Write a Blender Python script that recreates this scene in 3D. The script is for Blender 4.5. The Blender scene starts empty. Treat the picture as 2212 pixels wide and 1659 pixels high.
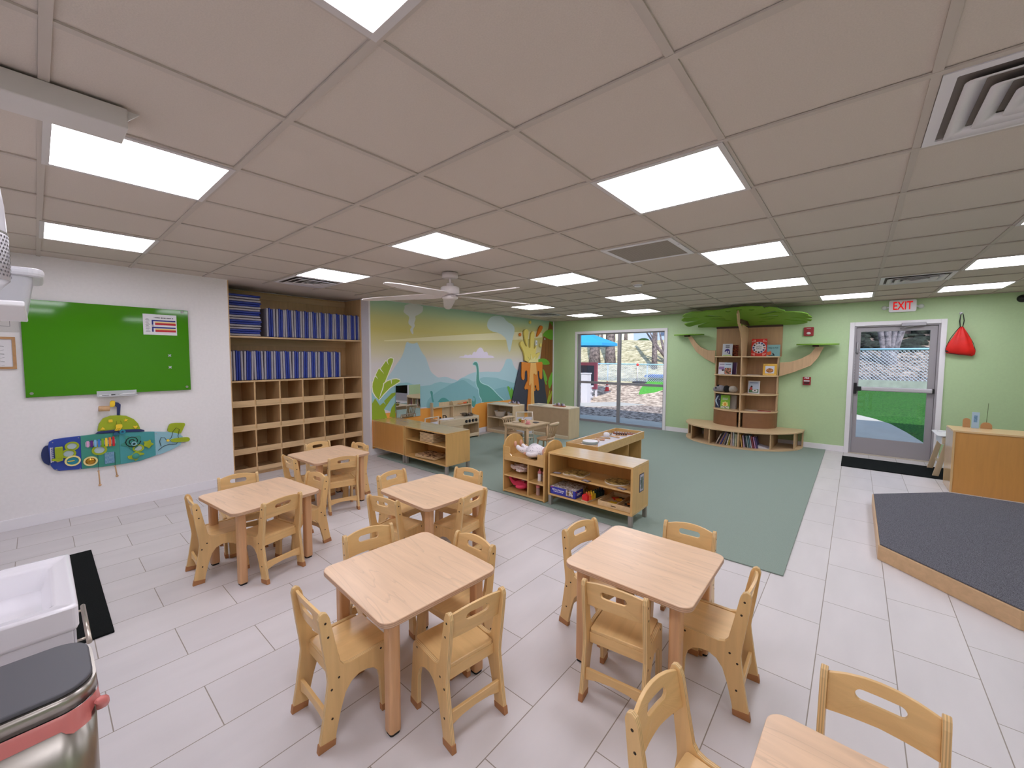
import bpy, bmesh, math, random
from mathutils import Vector, Matrix, Euler
random.seed(7)
PI = math.pi
SC = bpy.context.scene
COL = SC.collection
H = 2.44            # ceiling height
TILE = 0.6096       # ceiling grid
XG = 7.36           # far green wall
XW = -1.66          # wall with the sink
YS = -3.7           # wall behind the right of the camera
# long left wall: origin, direction along it and into it
LO = Vector((-1.1, 5.165, 0)); LA = math.atan2(.235, 8.4)
LE = Vector((math.cos(LA), math.sin(LA), 0)); LN = Vector((-math.sin(LA), math.cos(LA), 0))
def LW(s, off, z): return LO + LE * s - LN * off + Vector((0, 0, z))   # off = out from the wall into the room

# ---------------------------------------------------------------- materials
def lin(c):
    r = []
    for v in c[:3]:
        v /= 255.0
        r.append(v / 12.92 if v <= .04045 else ((v + .055) / 1.055) ** 2.4)
    return (r[0], r[1], r[2], 1)
MATS = {}
def new_mat(name):
    m = bpy.data.materials.new(name); m.use_nodes = True
    nt = m.node_tree; b = nt.nodes['Principled BSDF']
    return m, nt, b
def plain(name, rgb, rough=.5, metal=0, spec=.5, noise=0, scale=30, bump=0, coat=0):
    if name in MATS: return MATS[name]
    m, nt, b = new_mat(name)
    c = lin(rgb)
    b.inputs['Base Color'].default_value = c
    b.inputs['Roughness'].default_value = rough
    b.inputs['Metallic'].default_value = metal
    b.inputs['Specular IOR Level'].default_value = spec
    b.inputs['Coat Weight'].default_value = coat
    if noise or bump:
        tc = nt.nodes.new('ShaderNodeTexCoord')
        nz = nt.nodes.new('ShaderNodeTexNoise'); nz.inputs['Scale'].default_value = scale; nz.inputs['Detail'].default_value = 4
        nt.links.new(tc.outputs['Object'], nz.inputs['Vector'])
        if noise:
            mx = nt.nodes.new('ShaderNodeMixRGB'); mx.blend_type = 'MULTIPLY'; mx.inputs[0].default_value = 1
            rp = nt.nodes.new('ShaderNodeMapRange'); rp.inputs[1].default_value = .3; rp.inputs[2].default_value = .7
            rp.inputs[3].default_value = 1 - noise; rp.inputs[4].default_value = 1 + noise
            nt.links.new(nz.outputs['Fac'], rp.inputs[0])
            mx.inputs[1].default_value = c
            nt.links.new(rp.outputs[0], mx.inputs[2]); nt.links.new(mx.outputs[0], b.inputs['Base Color'])
        if bump:
            bp = nt.nodes.new('ShaderNodeBump'); bp.inputs['Strength'].default_value = bump; bp.inputs['Distance'].default_value = .002
            nt.links.new(nz.outputs['Fac'], bp.inputs['Height']); nt.links.new(bp.outputs[0], b.inputs['Normal'])
    MATS[name] = m
    return m
def wood(name, rgb, axis='x', rough=.35, contrast=.16, fine=1.0, coat=.0, figure=0):
    """varnished wood with grain along one object axis"""
    m, nt, b = new_mat(name); c = lin(rgb)
    tc = nt.nodes.new('ShaderNodeTexCoord'); mp = nt.nodes.new('ShaderNodeMapping')
    s = {'x': (1.2, 14, 14), 'y': (14, 1.2, 14), 'z': (14, 14, 1.2)}[axis]
    mp.inputs['Scale'].default_value = [v * fine for v in s]
    inf = nt.nodes.new('ShaderNodeObjectInfo')
    va = nt.nodes.new('ShaderNodeVectorMath'); va.operation = 'ADD'
    sc = nt.nodes.new('ShaderNodeVectorMath'); sc.operation = 'SCALE'; sc.inputs['Scale'].default_value = 7
    nt.links.new(inf.outputs['Location'], sc.inputs[0]); nt.links.new(tc.outputs['Object'], mp.inputs['Vector'])
    nt.links.new(mp.outputs[0], va.inputs[0]); nt.links.new(sc.outputs[0], va.inputs[1])
    nz = nt.nodes.new('ShaderNodeTexNoise'); nz.inputs['Scale'].default_value = 2.2; nz.inputs['Detail'].default_value = 6
    nz.inputs['Distortion'].default_value = .6
    nt.links.new(va.outputs[0], nz.inputs['Vector'])
    rp = nt.nodes.new('ShaderNodeMapRange'); rp.inputs[1].default_value = .3; rp.inputs[2].default_value = .72
    rp.inputs[3].default_value = 1 - contrast; rp.inputs[4].default_value = 1 + contrast * .55
    nt.links.new(nz.outputs['Fac'], rp.inputs[0])
    last = rp.outputs[0]
    if figure:
        n2 = nt.nodes.new('ShaderNodeTexNoise'); n2.inputs['Scale'].default_value = .55; n2.inputs['Detail'].default_value = 3; n2.inputs['Distortion'].default_value = .4
        nt.links.new(va.outputs[0], n2.inputs['Vector'])
        ml = nt.nodes.new('ShaderNodeMath'); ml.operation = 'MULTIPLY'; ml.inputs[1].default_value = 15
        fr = nt.nodes.new('ShaderNodeMath'); fr.operation = 'FRACT'
        nt.links.new(n2.outputs['Fac'], ml.inputs[0]); nt.links.new(ml.outputs[0], fr.inputs[0])
        cr = nt.nodes.new('ShaderNodeMapRange'); cr.inputs[1].default_value = 0; cr.inputs[2].default_value = .16
        cr.inputs[3].default_value = 1 - figure; cr.inputs[4].default_value = 1
        nt.links.new(fr.outputs[0], cr.inputs[0])
        mm = nt.nodes.new('ShaderNodeMath'); mm.operation = 'MULTIPLY'
        nt.links.new(last, mm.inputs[0]); nt.links.new(cr.outputs[0], mm.inputs[1]); last = mm.outputs[0]
    mx = nt.nodes.new('ShaderNodeMixRGB'); mx.blend_type = 'MULTIPLY'; mx.inputs[0].default_value = 1
    mx.inputs[1].default_value = c; nt.links.new(last, mx.inputs[2])
    nt.links.new(mx.outputs[0], b.inputs['Base Color'])
    b.inputs['Roughness'].default_value = rough; b.inputs['Coat Weight'].default_value = coat; b.inputs['Coat Roughness'].default_value = .12
    MATS[name] = m
    return m
def ply_edge(name, rgb, axis, period=.0042):
    """plywood edge: thin alternating layers across one object axis"""
    m, nt, b = new_mat(name); c = lin(rgb)
    tc = nt.nodes.new('ShaderNodeTexCoord'); sp = nt.nodes.new('ShaderNodeSeparateXYZ')
    nt.links.new(tc.outputs['Object'], sp.inputs[0])
    ml = nt.nodes.new('ShaderNodeMath'); ml.operation = 'MULTIPLY'; ml.inputs[1].default_value = 2 * PI / period
    sn = nt.nodes.new('ShaderNodeMath'); sn.operation = 'SINE'
    nt.links.new(sp.outputs['XYZ'.index(axis.upper())], ml.inputs[0]); nt.links.new(ml.outputs[0], sn.inputs[0])
    rp = nt.nodes.new('ShaderNodeMapRange'); rp.inputs[1].default_value = -.4; rp.inputs[2].default_value = .4
    rp.inputs[3].default_value = .74; rp.inputs[4].default_value = 1.06
    nt.links.new(sn.outputs[0], rp.inputs[0])
    mx = nt.nodes.new('ShaderNodeMixRGB'); mx.blend_type = 'MULTIPLY'; mx.inputs[0].default_value = 1; mx.inputs[1].default_value = c
    nt.links.new(rp.outputs[0], mx.inputs[2]); nt.links.new(mx.outputs[0], b.inputs['Base Color'])
    b.inputs['Roughness'].default_value = .45
    MATS[name] = m
    return m
def speckle(name, c1, c2, scale, rough=.95, bump=.3, lo=.35, hi=.65):
    m, nt, b = new_mat(name)
    tc = nt.nodes.new('ShaderNodeTexCoord'); nz = nt.nodes.new('ShaderNodeTexNoise')
    nz.inputs['Scale'].default_value = scale; nz.inputs['Detail'].default_value = 5; nz.inputs['Roughness'].default_value = .7
    nt.links.new(tc.outputs['Object'], nz.inputs['Vector'])
    cr = nt.nodes.new('ShaderNodeValToRGB'); cr.color_ramp.elements[0].position = lo; cr.color_ramp.elements[1].position = hi
    cr.color_ramp.elements[0].color = lin(c1); cr.color_ramp.elements[1].color = lin(c2)
    nt.links.new(nz.outputs['Fac'], cr.inputs[0]); nt.links.new(cr.outputs[0], b.inputs['Base Color'])
    bp = nt.nodes.new('ShaderNodeBump'); bp.inputs['Strength'].default_value = bump; bp.inputs['Distance'].default_value = .004
    nt.links.new(nz.outputs['Fac'], bp.inputs['Height']); nt.links.new(bp.outputs[0], b.inputs['Normal'])
    b.inputs['Roughness'].default_value = rough; b.inputs['Specular IOR Level'].default_value = .15
    MATS[name] = m
    return m
def emit(name, rgb, strength):
    m, nt, b = new_mat(name)
    b.inputs['Base Color'].default_value = lin(rgb); b.inputs['Emission Color'].default_value = lin(rgb)
    b.inputs['Emission Strength'].default_value = strength; b.inputs['Roughness'].default_value = .4
    MATS[name] = m
    return m
def glass(name, tint=(255, 255, 255), rough=0.0, refl=1.0):
    """thin clear pane: straight through, with a fresnel mirror film"""
    m = bpy.data.materials.new(name); m.use_nodes = True; nt = m.node_tree; nt.nodes.clear()
    out = nt.nodes.new('ShaderNodeOutputMaterial'); mx = nt.nodes.new('ShaderNodeMixShader')
    tr = nt.nodes.new('ShaderNodeBsdfTransparent'); gl = nt.nodes.new('ShaderNodeBsdfGlossy'); fr = nt.nodes.new('ShaderNodeFresnel')
    fr.inputs['IOR'].default_value = 1.35; tr.inputs[0].default_value = lin(tint); gl.inputs['Roughness'].default_value = rough
    nt.links.new(fr.outputs[0], mx.inputs[0]); nt.links.new(tr.outputs[0], mx.inputs[1]); nt.links.new(gl.outputs[0], mx.inputs[2])
    nt.links.new(mx.outputs[0], out.inputs[0]); MATS[name] = m
    return m
def milky(name, rgb, through=.35):
    """translucent plastic"""
    m, nt, b = new_mat(name)
    b.inputs['Base Color'].default_value = lin(rgb); b.inputs['Roughness'].default_value = .25
    tr = nt.nodes.new('ShaderNodeBsdfTransparent'); mx = nt.nodes.new('ShaderNodeMixShader'); mx.inputs[0].default_value = 1 - through
    out = nt.nodes['Material Output']
    nt.links.new(tr.outputs[0], mx.inputs[1]); nt.links.new(b.outputs[0], mx.inputs[2]); nt.links.new(mx.outputs[0], out.inputs[0])
    MATS[name] = m
    return m
M = MATS

# ---------------------------------------------------------------- mesh building
class MB:
    def __init__(self): self.bm = bmesh.new()
    def face(self, vs, mi=0, smooth=False):
        try:
            f = self.bm.faces.new(vs); f.material_index = mi; f.smooth = smooth
            return f
        except ValueError: return None
    def box(self, x0, x1, y0, y1, z0, z1, mi=0, mt=None):
        v = [self.bm.verts.new((x, y, z)) for z in (z0, z1) for y in (y0, y1) for x in (x0, x1)]
        for idx in ((0, 2, 3, 1), (4, 5, 7, 6), (0, 1, 5, 4), (2, 6, 7, 3), (0, 4, 6, 2), (1, 3, 7, 5)):
            self.face([v[i] for i in idx], mt.get(idx, mi) if mt else mi)
        return self
    def prism(self, pts, a, b, axis='z', mi=0, side=None, smooth=False):
        side = mi if side is None else side
        def P(u, v, t): return {'x': (t, u, v), 'y': (u, t, v), 'z': (u, v, t)}[axis]
        A = [self.bm.verts.new(P(u, v, a)) for u, v in pts]; B = [self.bm.verts.new(P(u, v, b)) for u, v in pts]
        self.face(A[::-1], mi); self.face(B, mi); n = len(pts)
        for i in range(n): self.face([A[i], A[(i + 1) % n], B[(i + 1) % n], B[i]], side, smooth)
        return self
    def holed(self, outer, inner, a, b, axis='z', mi=0, side=None, warp=None):
        """plate between two rings of equally many points"""
        side = mi if side is None else side
        def P(u, v, t):
            if warp: t = t + warp(u, v)
            return {'x': (t, u, v), 'y': (u, t, v), 'z': (u, v, t)}[axis]
        R = [[self.bm.verts.new(P(u, v, t)) for u, v in ring] for t in (a, b) for ring in (outer, inner)]
        n = len(outer)
        for i in range(n):
            j = (i + 1) % n
            self.face([R[0][i], R[1][i], R[1][j], R[0][j]], mi); self.face([R[2][i], R[2][j], R[3][j], R[3][i]], mi)
            self.face([R[0][i], R[0][j], R[2][j], R[2][i]], side); self.face([R[1][i], R[3][i], R[3][j], R[1][j]], side)
        return self
    def cyl(self, p0, p1, r0, r1=None, seg=12, mi=0, caps=True):
        r1 = r0 if r1 is None else r1
        p0 = Vector(p0); p1 = Vector(p1); d = (p1 - p0).normalized()
        u = d.orthogonal().normalized(); w = d.cross(u)
        A = []; B = []
        for i in range(seg):
            t = 2 * PI * i / seg; o = u * math.cos(t) + w * math.sin(t)
            A.append(self.bm.verts.new(p0 + o * r0)); B.append(self.bm.verts.new(p1 + o * r1))
        for i in range(seg): self.face([A[i], A[(i + 1) % seg], B[(i + 1) % seg], B[i]], mi, True)
        if caps: self.face(A[::-1], mi); self.face(B, mi)
        return self
    def tube(self, path, r, seg=8, mi=0, closed=False):
        path = [Vector(p) for p in path]; n = len(path); rings = []; u = None
        for i, p in enumerate(path):
            a = path[(i - 1) % n] if (closed or i) else p; c = path[(i + 1) % n] if (closed or i < n - 1) else p
            d = (c - a).normalized()
            u = d.orthogonal().normalized() if u is None else (u - d * u.dot(d)).normalized()
            w = d.cross(u); rr = r[i] if isinstance(r, (list, tuple)) else r
            rings.append([self.bm.verts.new(p + (u * math.cos(2 * PI * k / seg) + w * math.sin(2 * PI * k / seg)) * rr) for k in range(seg)])
        for i in range(n if closed else n - 1):
            A = rings[i]; B = rings[(i + 1) % n]
            for k in range(seg): self.face([A[k], A[(k + 1) % seg], B[(k + 1) % seg], B[k]], mi, True)
        if not closed: self.face(rings[0][::-1], mi); self.face(rings[-1], mi)
        return self
    def ball(self, c, r, seg=16, rings=10, mi=0, rot=None):
        r = (r, r, r) if not isinstance(r, (list, tuple)) else r
        mt = Matrix.Translation(c) @ ((rot or Matrix.Identity(3)).to_4x4()) @ Matrix.Diagonal((*r, 1))
        g = bmesh.ops.create_uvsphere(self.bm, u_segments=seg, v_segments=rings, radius=1, matrix=mt)
        for v in g['verts']:
            for f in v.link_faces: f.smooth = True; f.material_index = mi
        return self
    def lathe(self, prof, c=(0, 0, 0), seg=24, mi=0, sx=1, sy=1, caps=True):
        R = []
        for r, z in prof:
            R.append([self.bm.verts.new((c[0] + sx * r * math.cos(2 * PI * k / seg), c[1] + sy * r * math.sin(2 * PI * k / seg), c[2] + z)) for k in range(seg)])
        for i in range(len(R) - 1):
            for k in range(seg): self.face([R[i][k], R[i][(k + 1) % seg], R[i + 1][(k + 1) % seg], R[i + 1][k]], mi, True)
        if caps: self.face(R[0][::-1], mi); self.face(R[-1], mi)
        return self
    def move(self, mtx): self.bm.transform(mtx); return self
    def build(self, name, mats, parent=None, bevel=0, loc=None, rot=None, seg=2):
        bmesh.ops.recalc_face_normals(self.bm, faces=self.bm.faces)
        me = bpy.data.meshes.new(name); self.bm.to_mesh(me); self.bm.free()
        for m in (mats if isinstance(mats, (list, tuple)) else [mats]): me.materials.append(m)
        o = bpy.data.objects.new(name, me); COL.objects.link(o)
        if parent: o.parent = parent
        if loc is not None: o.location = loc
        if rot is not None: o.rotation_euler = rot
        if bevel:
            bv = o.modifiers.new('bevel', 'BEVEL'); bv.width = bevel; bv.segments = seg; bv.limit_method = 'ANGLE'; bv.angle_limit = math.radians(40)
        return o
def tag(o, label=None, cat=None, group=None, kind=None):
    if label: o['label'] = label
    if cat: o['category'] = cat
    if group: o['group'] = group
    if kind: o['kind'] = kind
    return o
def thing(name, label, cat, loc=(0, 0, 0), rz=0, group=None):
    o = bpy.data.objects.new(name, None); COL.objects.link(o)
    o.empty_display_size = .1
    o.location = loc; o.rotation_euler = (0, 0, rz)
    return tag(o, label, cat, group)
def struct(o, label=None): 
    o['kind'] = 'structure'
    if label: o['label'] = label
    return o
def dup(root, label=None, group=None, loc=None, rz=None):
    r = root.copy(); COL.objects.link(r)
    for ch in list(root.children):
        c = ch.copy(); COL.objects.link(c); c.parent = r
        for g in list(ch.children):
            d = g.copy(); COL.objects.link(d); d.parent = c
    if label: r['label'] = label
    if group: r['group'] = group
    if loc is not None: r.location = loc
    if rz is not None: r.rotation_euler = (0, 0, rz)
    return r
def text(name, s, size, mat, parent, loc, rot, extrude=.001, sx=1, align='CENTER', bold=0):
    cu = bpy.data.curves.new(name, 'FONT'); cu.body = s; cu.size = size; cu.extrude = extrude; cu.align_x = align; cu.align_y = 'CENTER'; cu.offset = bold
    to = bpy.data.objects.new(name + '_curve', cu); COL.objects.link(to)
    me = bpy.data.meshes.new_from_object(to.evaluated_get(bpy.context.evaluated_depsgraph_get()))
    bpy.data.objects.remove(to); me.materials.clear(); me.materials.append(mat)
    o = bpy.data.objects.new(name, me); COL.objects.link(o); o.parent = parent; o.location = loc; o.rotation_euler = rot; o.scale = (sx, 1, 1)
    return o
def rrect(x0, x1, y0, y1, r, n=5):
    p = []
    for cx, cy, a in ((x1 - r, y1 - r, 0), (x0 + r, y1 - r, 90), (x0 + r, y0 + r, 180), (x1 - r, y0 + r, 270)):
        for k in range(n + 1):
            t = math.radians(a + 90 * k / n); p.append((cx + r * math.cos(t), cy + r * math.sin(t)))
    return p
def circ(cx, cy, rx, ry=None, n=20, a0=0, a1=360):
    ry = rx if ry is None else ry; full = abs(a1 - a0) >= 360
    return [(cx + rx * math.cos(math.radians(a0 + (a1 - a0) * k / (n if full else n - 1))), cy + ry * math.sin(math.radians(a0 + (a1 - a0) * k / (n if full else n - 1)))) for k in range(n)]
def star(cx, cy, R, r, n=5, ph=90):
    return [(cx + (R if k % 2 == 0 else r) * math.cos(math.radians(ph + 180 * k / n)), cy + (R if k % 2 == 0 else r) * math.sin(math.radians(ph + 180 * k / n))) for k in range(2 * n)]
def smooth_poly(p, it=1):
    for _ in range(it):
        q = []
        for i in range(len(p)):
            a = p[i]; b = p[(i + 1) % len(p)]
            q += [(a[0] * .75 + b[0] * .25, a[1] * .75 + b[1] * .25), (a[0] * .25 + b[0] * .75, a[1] * .25 + b[1] * .75)]
        p = q
    return p
def ordinal(n): return ['first', 'second', 'third', 'fourth', 'fifth', 'sixth', 'seventh', 'eighth', 'ninth', 'tenth', 'eleventh', 'twelfth', 'thirteenth', 'fourteenth', 'fifteenth', 'sixteenth', 'seventeenth', 'eighteenth', 'nineteenth', 'twentieth'][n]
def rad(d): return math.radians(d)

# material library
white_paint = plain('white wall paint', (238, 235, 236), .55, noise=.02, scale=40)
green_paint = plain('pale green wall paint', (186, 212, 164), .55, noise=.02, scale=40)
trim_white = plain('white trim paint', (238, 236, 240), .4)
maple_z = wood('maple upright', (228, 188, 128), 'z', .33, .1)
maple_y = wood('maple seat', (230, 191, 132), 'y', .3, .1)
maple_x = wood('maple rail', (228, 188, 128), 'x', .33, .1)
maple_edge = ply_edge('maple ply edge', (226, 190, 134), 'x', .0066)
maple_edge_z = ply_edge('table ply edge', (206, 168, 138), 'z', .0075)
table_top_wood = wood('pinkish maple laminate', (232, 198, 164), 'y', .32, .1, .8, figure=.13)
boot_brown = plain('tan rubber boot', (176, 122, 78), .6)
screw_dark = plain('dark screw', (60, 48, 36), .5, .5)
amber_x = wood('amber birch lengthwise', (212, 170, 106), 'y', .26, .1, coat=.7)
amber_z = wood('amber birch upright', (210, 168, 104), 'z', .32, .1)
amber_deep = wood('deep amber panel', (204, 148, 80), 'z', .35, .07)
pale_z = wood('pale birch upright', (216, 194, 158), 'z', .38, .08)
pale_x = wood('pale birch rail', (218, 198, 166), 'x', .38, .08)
pale_y = wood('pale birch top', (230, 216, 194), 'y', .3, .07)
tan_panel = plain('tan hardboard panel', (184, 156, 124), .6, noise=.04, scale=12)
cub_wood = wood('cubby plywood', (206, 170, 124), 'z', .42, .12)
cub_x = wood('cubby plywood lengthwise', (216, 184, 140), 'x', .42, .12)
steel = plain('brushed steel', (170, 168, 164), .35, .85)
grey_metal = plain('grey painted leg', (150, 146, 140), .45, .3)
black = plain('black plastic', (18, 18, 20), .45)
black_rubber = plain('black rubber', (20, 20, 20), .8)
white_plastic = plain('white plastic', (232, 232, 236), .35)
paper_white = plain('white paper', (228, 226, 230), .8)
lum_frame = plain('white lamp frame', (205, 200, 198), .5)
MURAL={
 'volcano_far':[(3.217,1.185),(3.304,1.181),(3.496,1.197),(3.597,1.292),(3.686,1.413),(3.792,1.524),(3.854,1.65),(3.886,1.77),(3.918,1.802),(3.956,1.775),(4.042,1.767),(4.098,1.782),(4.123,1.795),(4.154,1.745),(4.219,1.629),(4.309,1.537),(4.359,1.417),(4.418,1.283),(4.505,1.219),(4.593,1.168),(4.636,1.171),(4.701,1.177),(4.8,1.177),(4.912,1.135),(5.004,1.115),(5.085,1.094),(5.203,0.698),(3.209,0.726)],
 'hill_right':[(5.085,1.094),(5.181,1.142),(5.278,1.164),(5.377,1.205),(5.555,1.244),(5.712,1.235),(5.916,1.244),(6.084,1.23),(6.199,1.231),(6.317,1.219),(6.391,1.27),(6.482,1.375),(6.527,1.471),(6.574,1.505),(6.715,1.505),(6.755,1.47),(6.796,1.371),(6.861,1.299),(6.994,1.216),(7.234,1.095),(7.24,0.5),(5.083,0.682)],
 'hill_mid':[(3.217,1.161),(3.303,1.169),(3.652,1.099),(3.756,1.106),(3.924,1.117),(3.986,1.082),(4.179,1.033),(4.313,1.039),(4.415,1.04),(4.521,1.076),(4.665,1.09),(4.635,1.089),(4.799,1.065),(4.911,1.047),(5.003,1.055),(5.085,1.094),(5.181,1.133),(5.278,1.129),(5.389,1.116),(5.452,1.078),(5.529,1.048),(5.659,1.088),(5.779,1.133),(5.916,1.132),(6.127,1.111),(6.243,1.102),(6.392,1.057),(6.576,1.03),(6.734,0.983),(6.897,0.955),(7.236,0.908),(7.24,0.479),(4.631,0.663),(3.207,0.655)],
 'hill_near':[(4.319,0.747),(4.422,0.842),(4.634,0.942),(4.765,0.984),(4.923,1.042),(5.109,1.085),(5.229,1.105),(5.327,1.057),(5.452,0.981),(5.554,0.93),(5.646,0.88),(5.847,0.812),(6.128,0.85),(6.348,0.885),(6.577,0.892),(6.816,0.869),(6.981,0.839),(6.984,0.491),(5.712,0.565),(4.631,0.622),(4.318,0.611)],
 'ground':[(3.207,0.608),(3.321,0.631),(3.53,0.639),(3.674,0.618),(3.917,0.579),(4.044,0.618),(4.166,0.645),(4.36,0.633),(4.966,0.581),(5.438,0.527),(5.528,0.532),(5.58,0.595),(5.712,0.611),(6.579,0.596),(6.737,0.608),(7.239,0.574)],
 'dinosaur':[(5.498,1.405),(5.542,1.44),(5.581,1.447),(5.627,1.431),(5.653,1.368),(5.666,1.277),(5.672,1.15),(5.692,1.059),(5.739,1.011),(5.847,0.974),(5.957,0.945),(6.099,0.862),(6.244,0.747),(6.364,0.662),(6.455,0.606),(6.486,0.554),(5.752,0.607),(5.759,0.68),(5.699,0.74),(5.672,0.824),(5.672,0.896),(5.62,0.954),(5.593,1.027),(5.6,1.135),(5.613,1.26),(5.6,1.35),(5.575,1.387),(5.51,1.39)],
 'dinosaur_neck':[(4.397,0.927),(4.432,0.938),(4.466,0.909),(4.457,0.835),(4.491,0.73),(4.447,0.727),(4.422,0.864)],
 'dinosaur_back':[(4.567,0.718),(4.611,0.755),(4.654,0.784),(4.708,0.797),(4.775,0.779),(4.853,0.727),(4.886,0.682)],
 'dinosaur_baby':[(5.496,0.75),(5.528,0.766),(5.567,0.732),(5.586,0.667),(5.58,0.604),(5.547,0.539),(5.502,0.548),(5.451,0.589),(5.401,0.655),(5.439,0.688),(5.477,0.68),(5.528,0.645),(5.554,0.688),(5.541,0.738),(5.509,0.734)],
 'cloud':[(5.088,1.529),(5.171,1.559),(5.249,1.555),(5.267,1.581),(5.304,1.594),(5.353,1.573),(5.428,1.6),(5.472,1.578),(5.504,1.636),(5.549,1.654),(5.588,1.632),(5.634,1.7),(5.719,1.746),(5.793,1.711),(5.833,1.639),(5.908,1.658),(5.95,1.622),(5.957,1.576),(6.069,1.576),(6.126,1.558),(6.162,1.52)],
 'smoke':[(4.028,1.92),(3.982,1.981),(3.983,2.019),(4.022,2.053),(3.945,2.093),(3.945,2.143),(3.97,2.22),(3.878,2.263),(3.841,2.297),(3.872,2.343),(3.865,2.392),(3.941,2.425),(4.067,2.444),(4.252,2.431),(4.26,2.386),(4.251,2.327),(4.161,2.268),(4.08,2.235),(4.103,2.193),(4.062,2.113),(4.086,2.076),(4.037,2.01),(4.052,1.947)],
 'smoke_far':[(6.642,1.65),(6.571,1.846),(6.536,1.954),(6.332,2.053),(6.039,2.081),(5.914,2.157),(5.945,2.303),(6.102,2.408),(6.431,2.423),(6.568,2.315),(6.817,2.254),(6.854,2.122),(6.783,1.985),(6.748,1.851),(6.695,1.672)],
 'streak':[(3.29,1.785),(4.005,1.859),(5.193,1.971),(7.116,2.124),(7.93,2.177),(7.933,1.982),(4.93,1.847),(4.004,1.813)],
 'leaf_tall':[(3.242,1.078),(3.249,1.136),(3.291,1.235),(3.344,1.191),(3.302,1.258),(3.363,1.36),(3.456,1.271),(3.395,1.357),(3.494,1.478),(3.542,1.409),(3.522,1.476),(3.544,1.509),(3.587,1.522),(3.63,1.512),(3.622,1.463),(3.555,1.323),(3.46,1.126),(3.442,1.109),(3.352,0.862),(3.299,0.92),(3.253,0.994)],
 'leaf_side':[(3.453,1.115),(3.51,1.148),(3.574,1.167),(3.591,1.096),(3.603,1.175),(3.683,1.178),(3.749,1.16),(3.753,1.137),(3.682,1.103),(3.565,1.048),(3.45,0.957),(3.352,0.862),(3.395,0.949),(3.438,1.043)],
 'leaf_low':[(3.219,0.914),(3.237,0.818),(3.285,0.891),(3.371,0.77),(3.434,0.813),(3.482,0.772),(3.448,0.836),(3.548,0.914),(3.592,0.948),(3.665,0.961),(3.664,0.918),(3.576,0.85),(3.446,0.703),(3.514,0.524),(3.212,0.56)],
 'leaf_end':[(3.543,0.57),(3.588,0.714),(3.662,0.794),(3.659,0.544)],
 'leaf_small':[(6.577,0.897),(6.624,0.904),(6.679,0.866),(6.672,0.797),(6.735,0.863),(6.8,0.789),(6.769,0.62),(6.713,0.585)],
 'trunk':[(8.247,2.442),(8.458,2.456),(8.428,0.287),(8.144,0.313),(7.855,1.516),(7.968,2.035),(8.187,2.237)],
 'tleaf_a':[(7.931,2.081),(8.088,2.198),(8.263,2.239),(8.43,2.244),(8.435,1.983),(8.267,1.984),(8.066,2.039)],
 'tleaf_b':[(8.209,2.435),(8.458,2.449),(8.435,2.293),(8.311,2.384)],
 'tleaf_c':[(7.69,1.469),(7.879,1.516),(8.074,1.509),(8.226,1.446),(8.291,1.368),(8.077,1.35),(7.881,1.38),(7.714,1.436)],
 'tleaf_d':[(7.906,1.284),(8.029,1.226),(8.106,1.113),(8.183,0.971),(8.109,0.932),(8.159,0.902),(8.123,0.834),(8.033,0.977),(7.933,1.146)],
 'tleaf_e':[(8.211,0.843),(8.209,0.97),(8.334,1.134),(8.411,1.189),(8.416,0.918),(8.277,0.727)],
 'tleaf_f':[(8.143,0.369),(8.216,0.533),(8.277,0.727),(8.316,0.696),(8.242,0.531),(8.406,0.733),(8.396,0.562),(8.245,0.36)],
}
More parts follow.
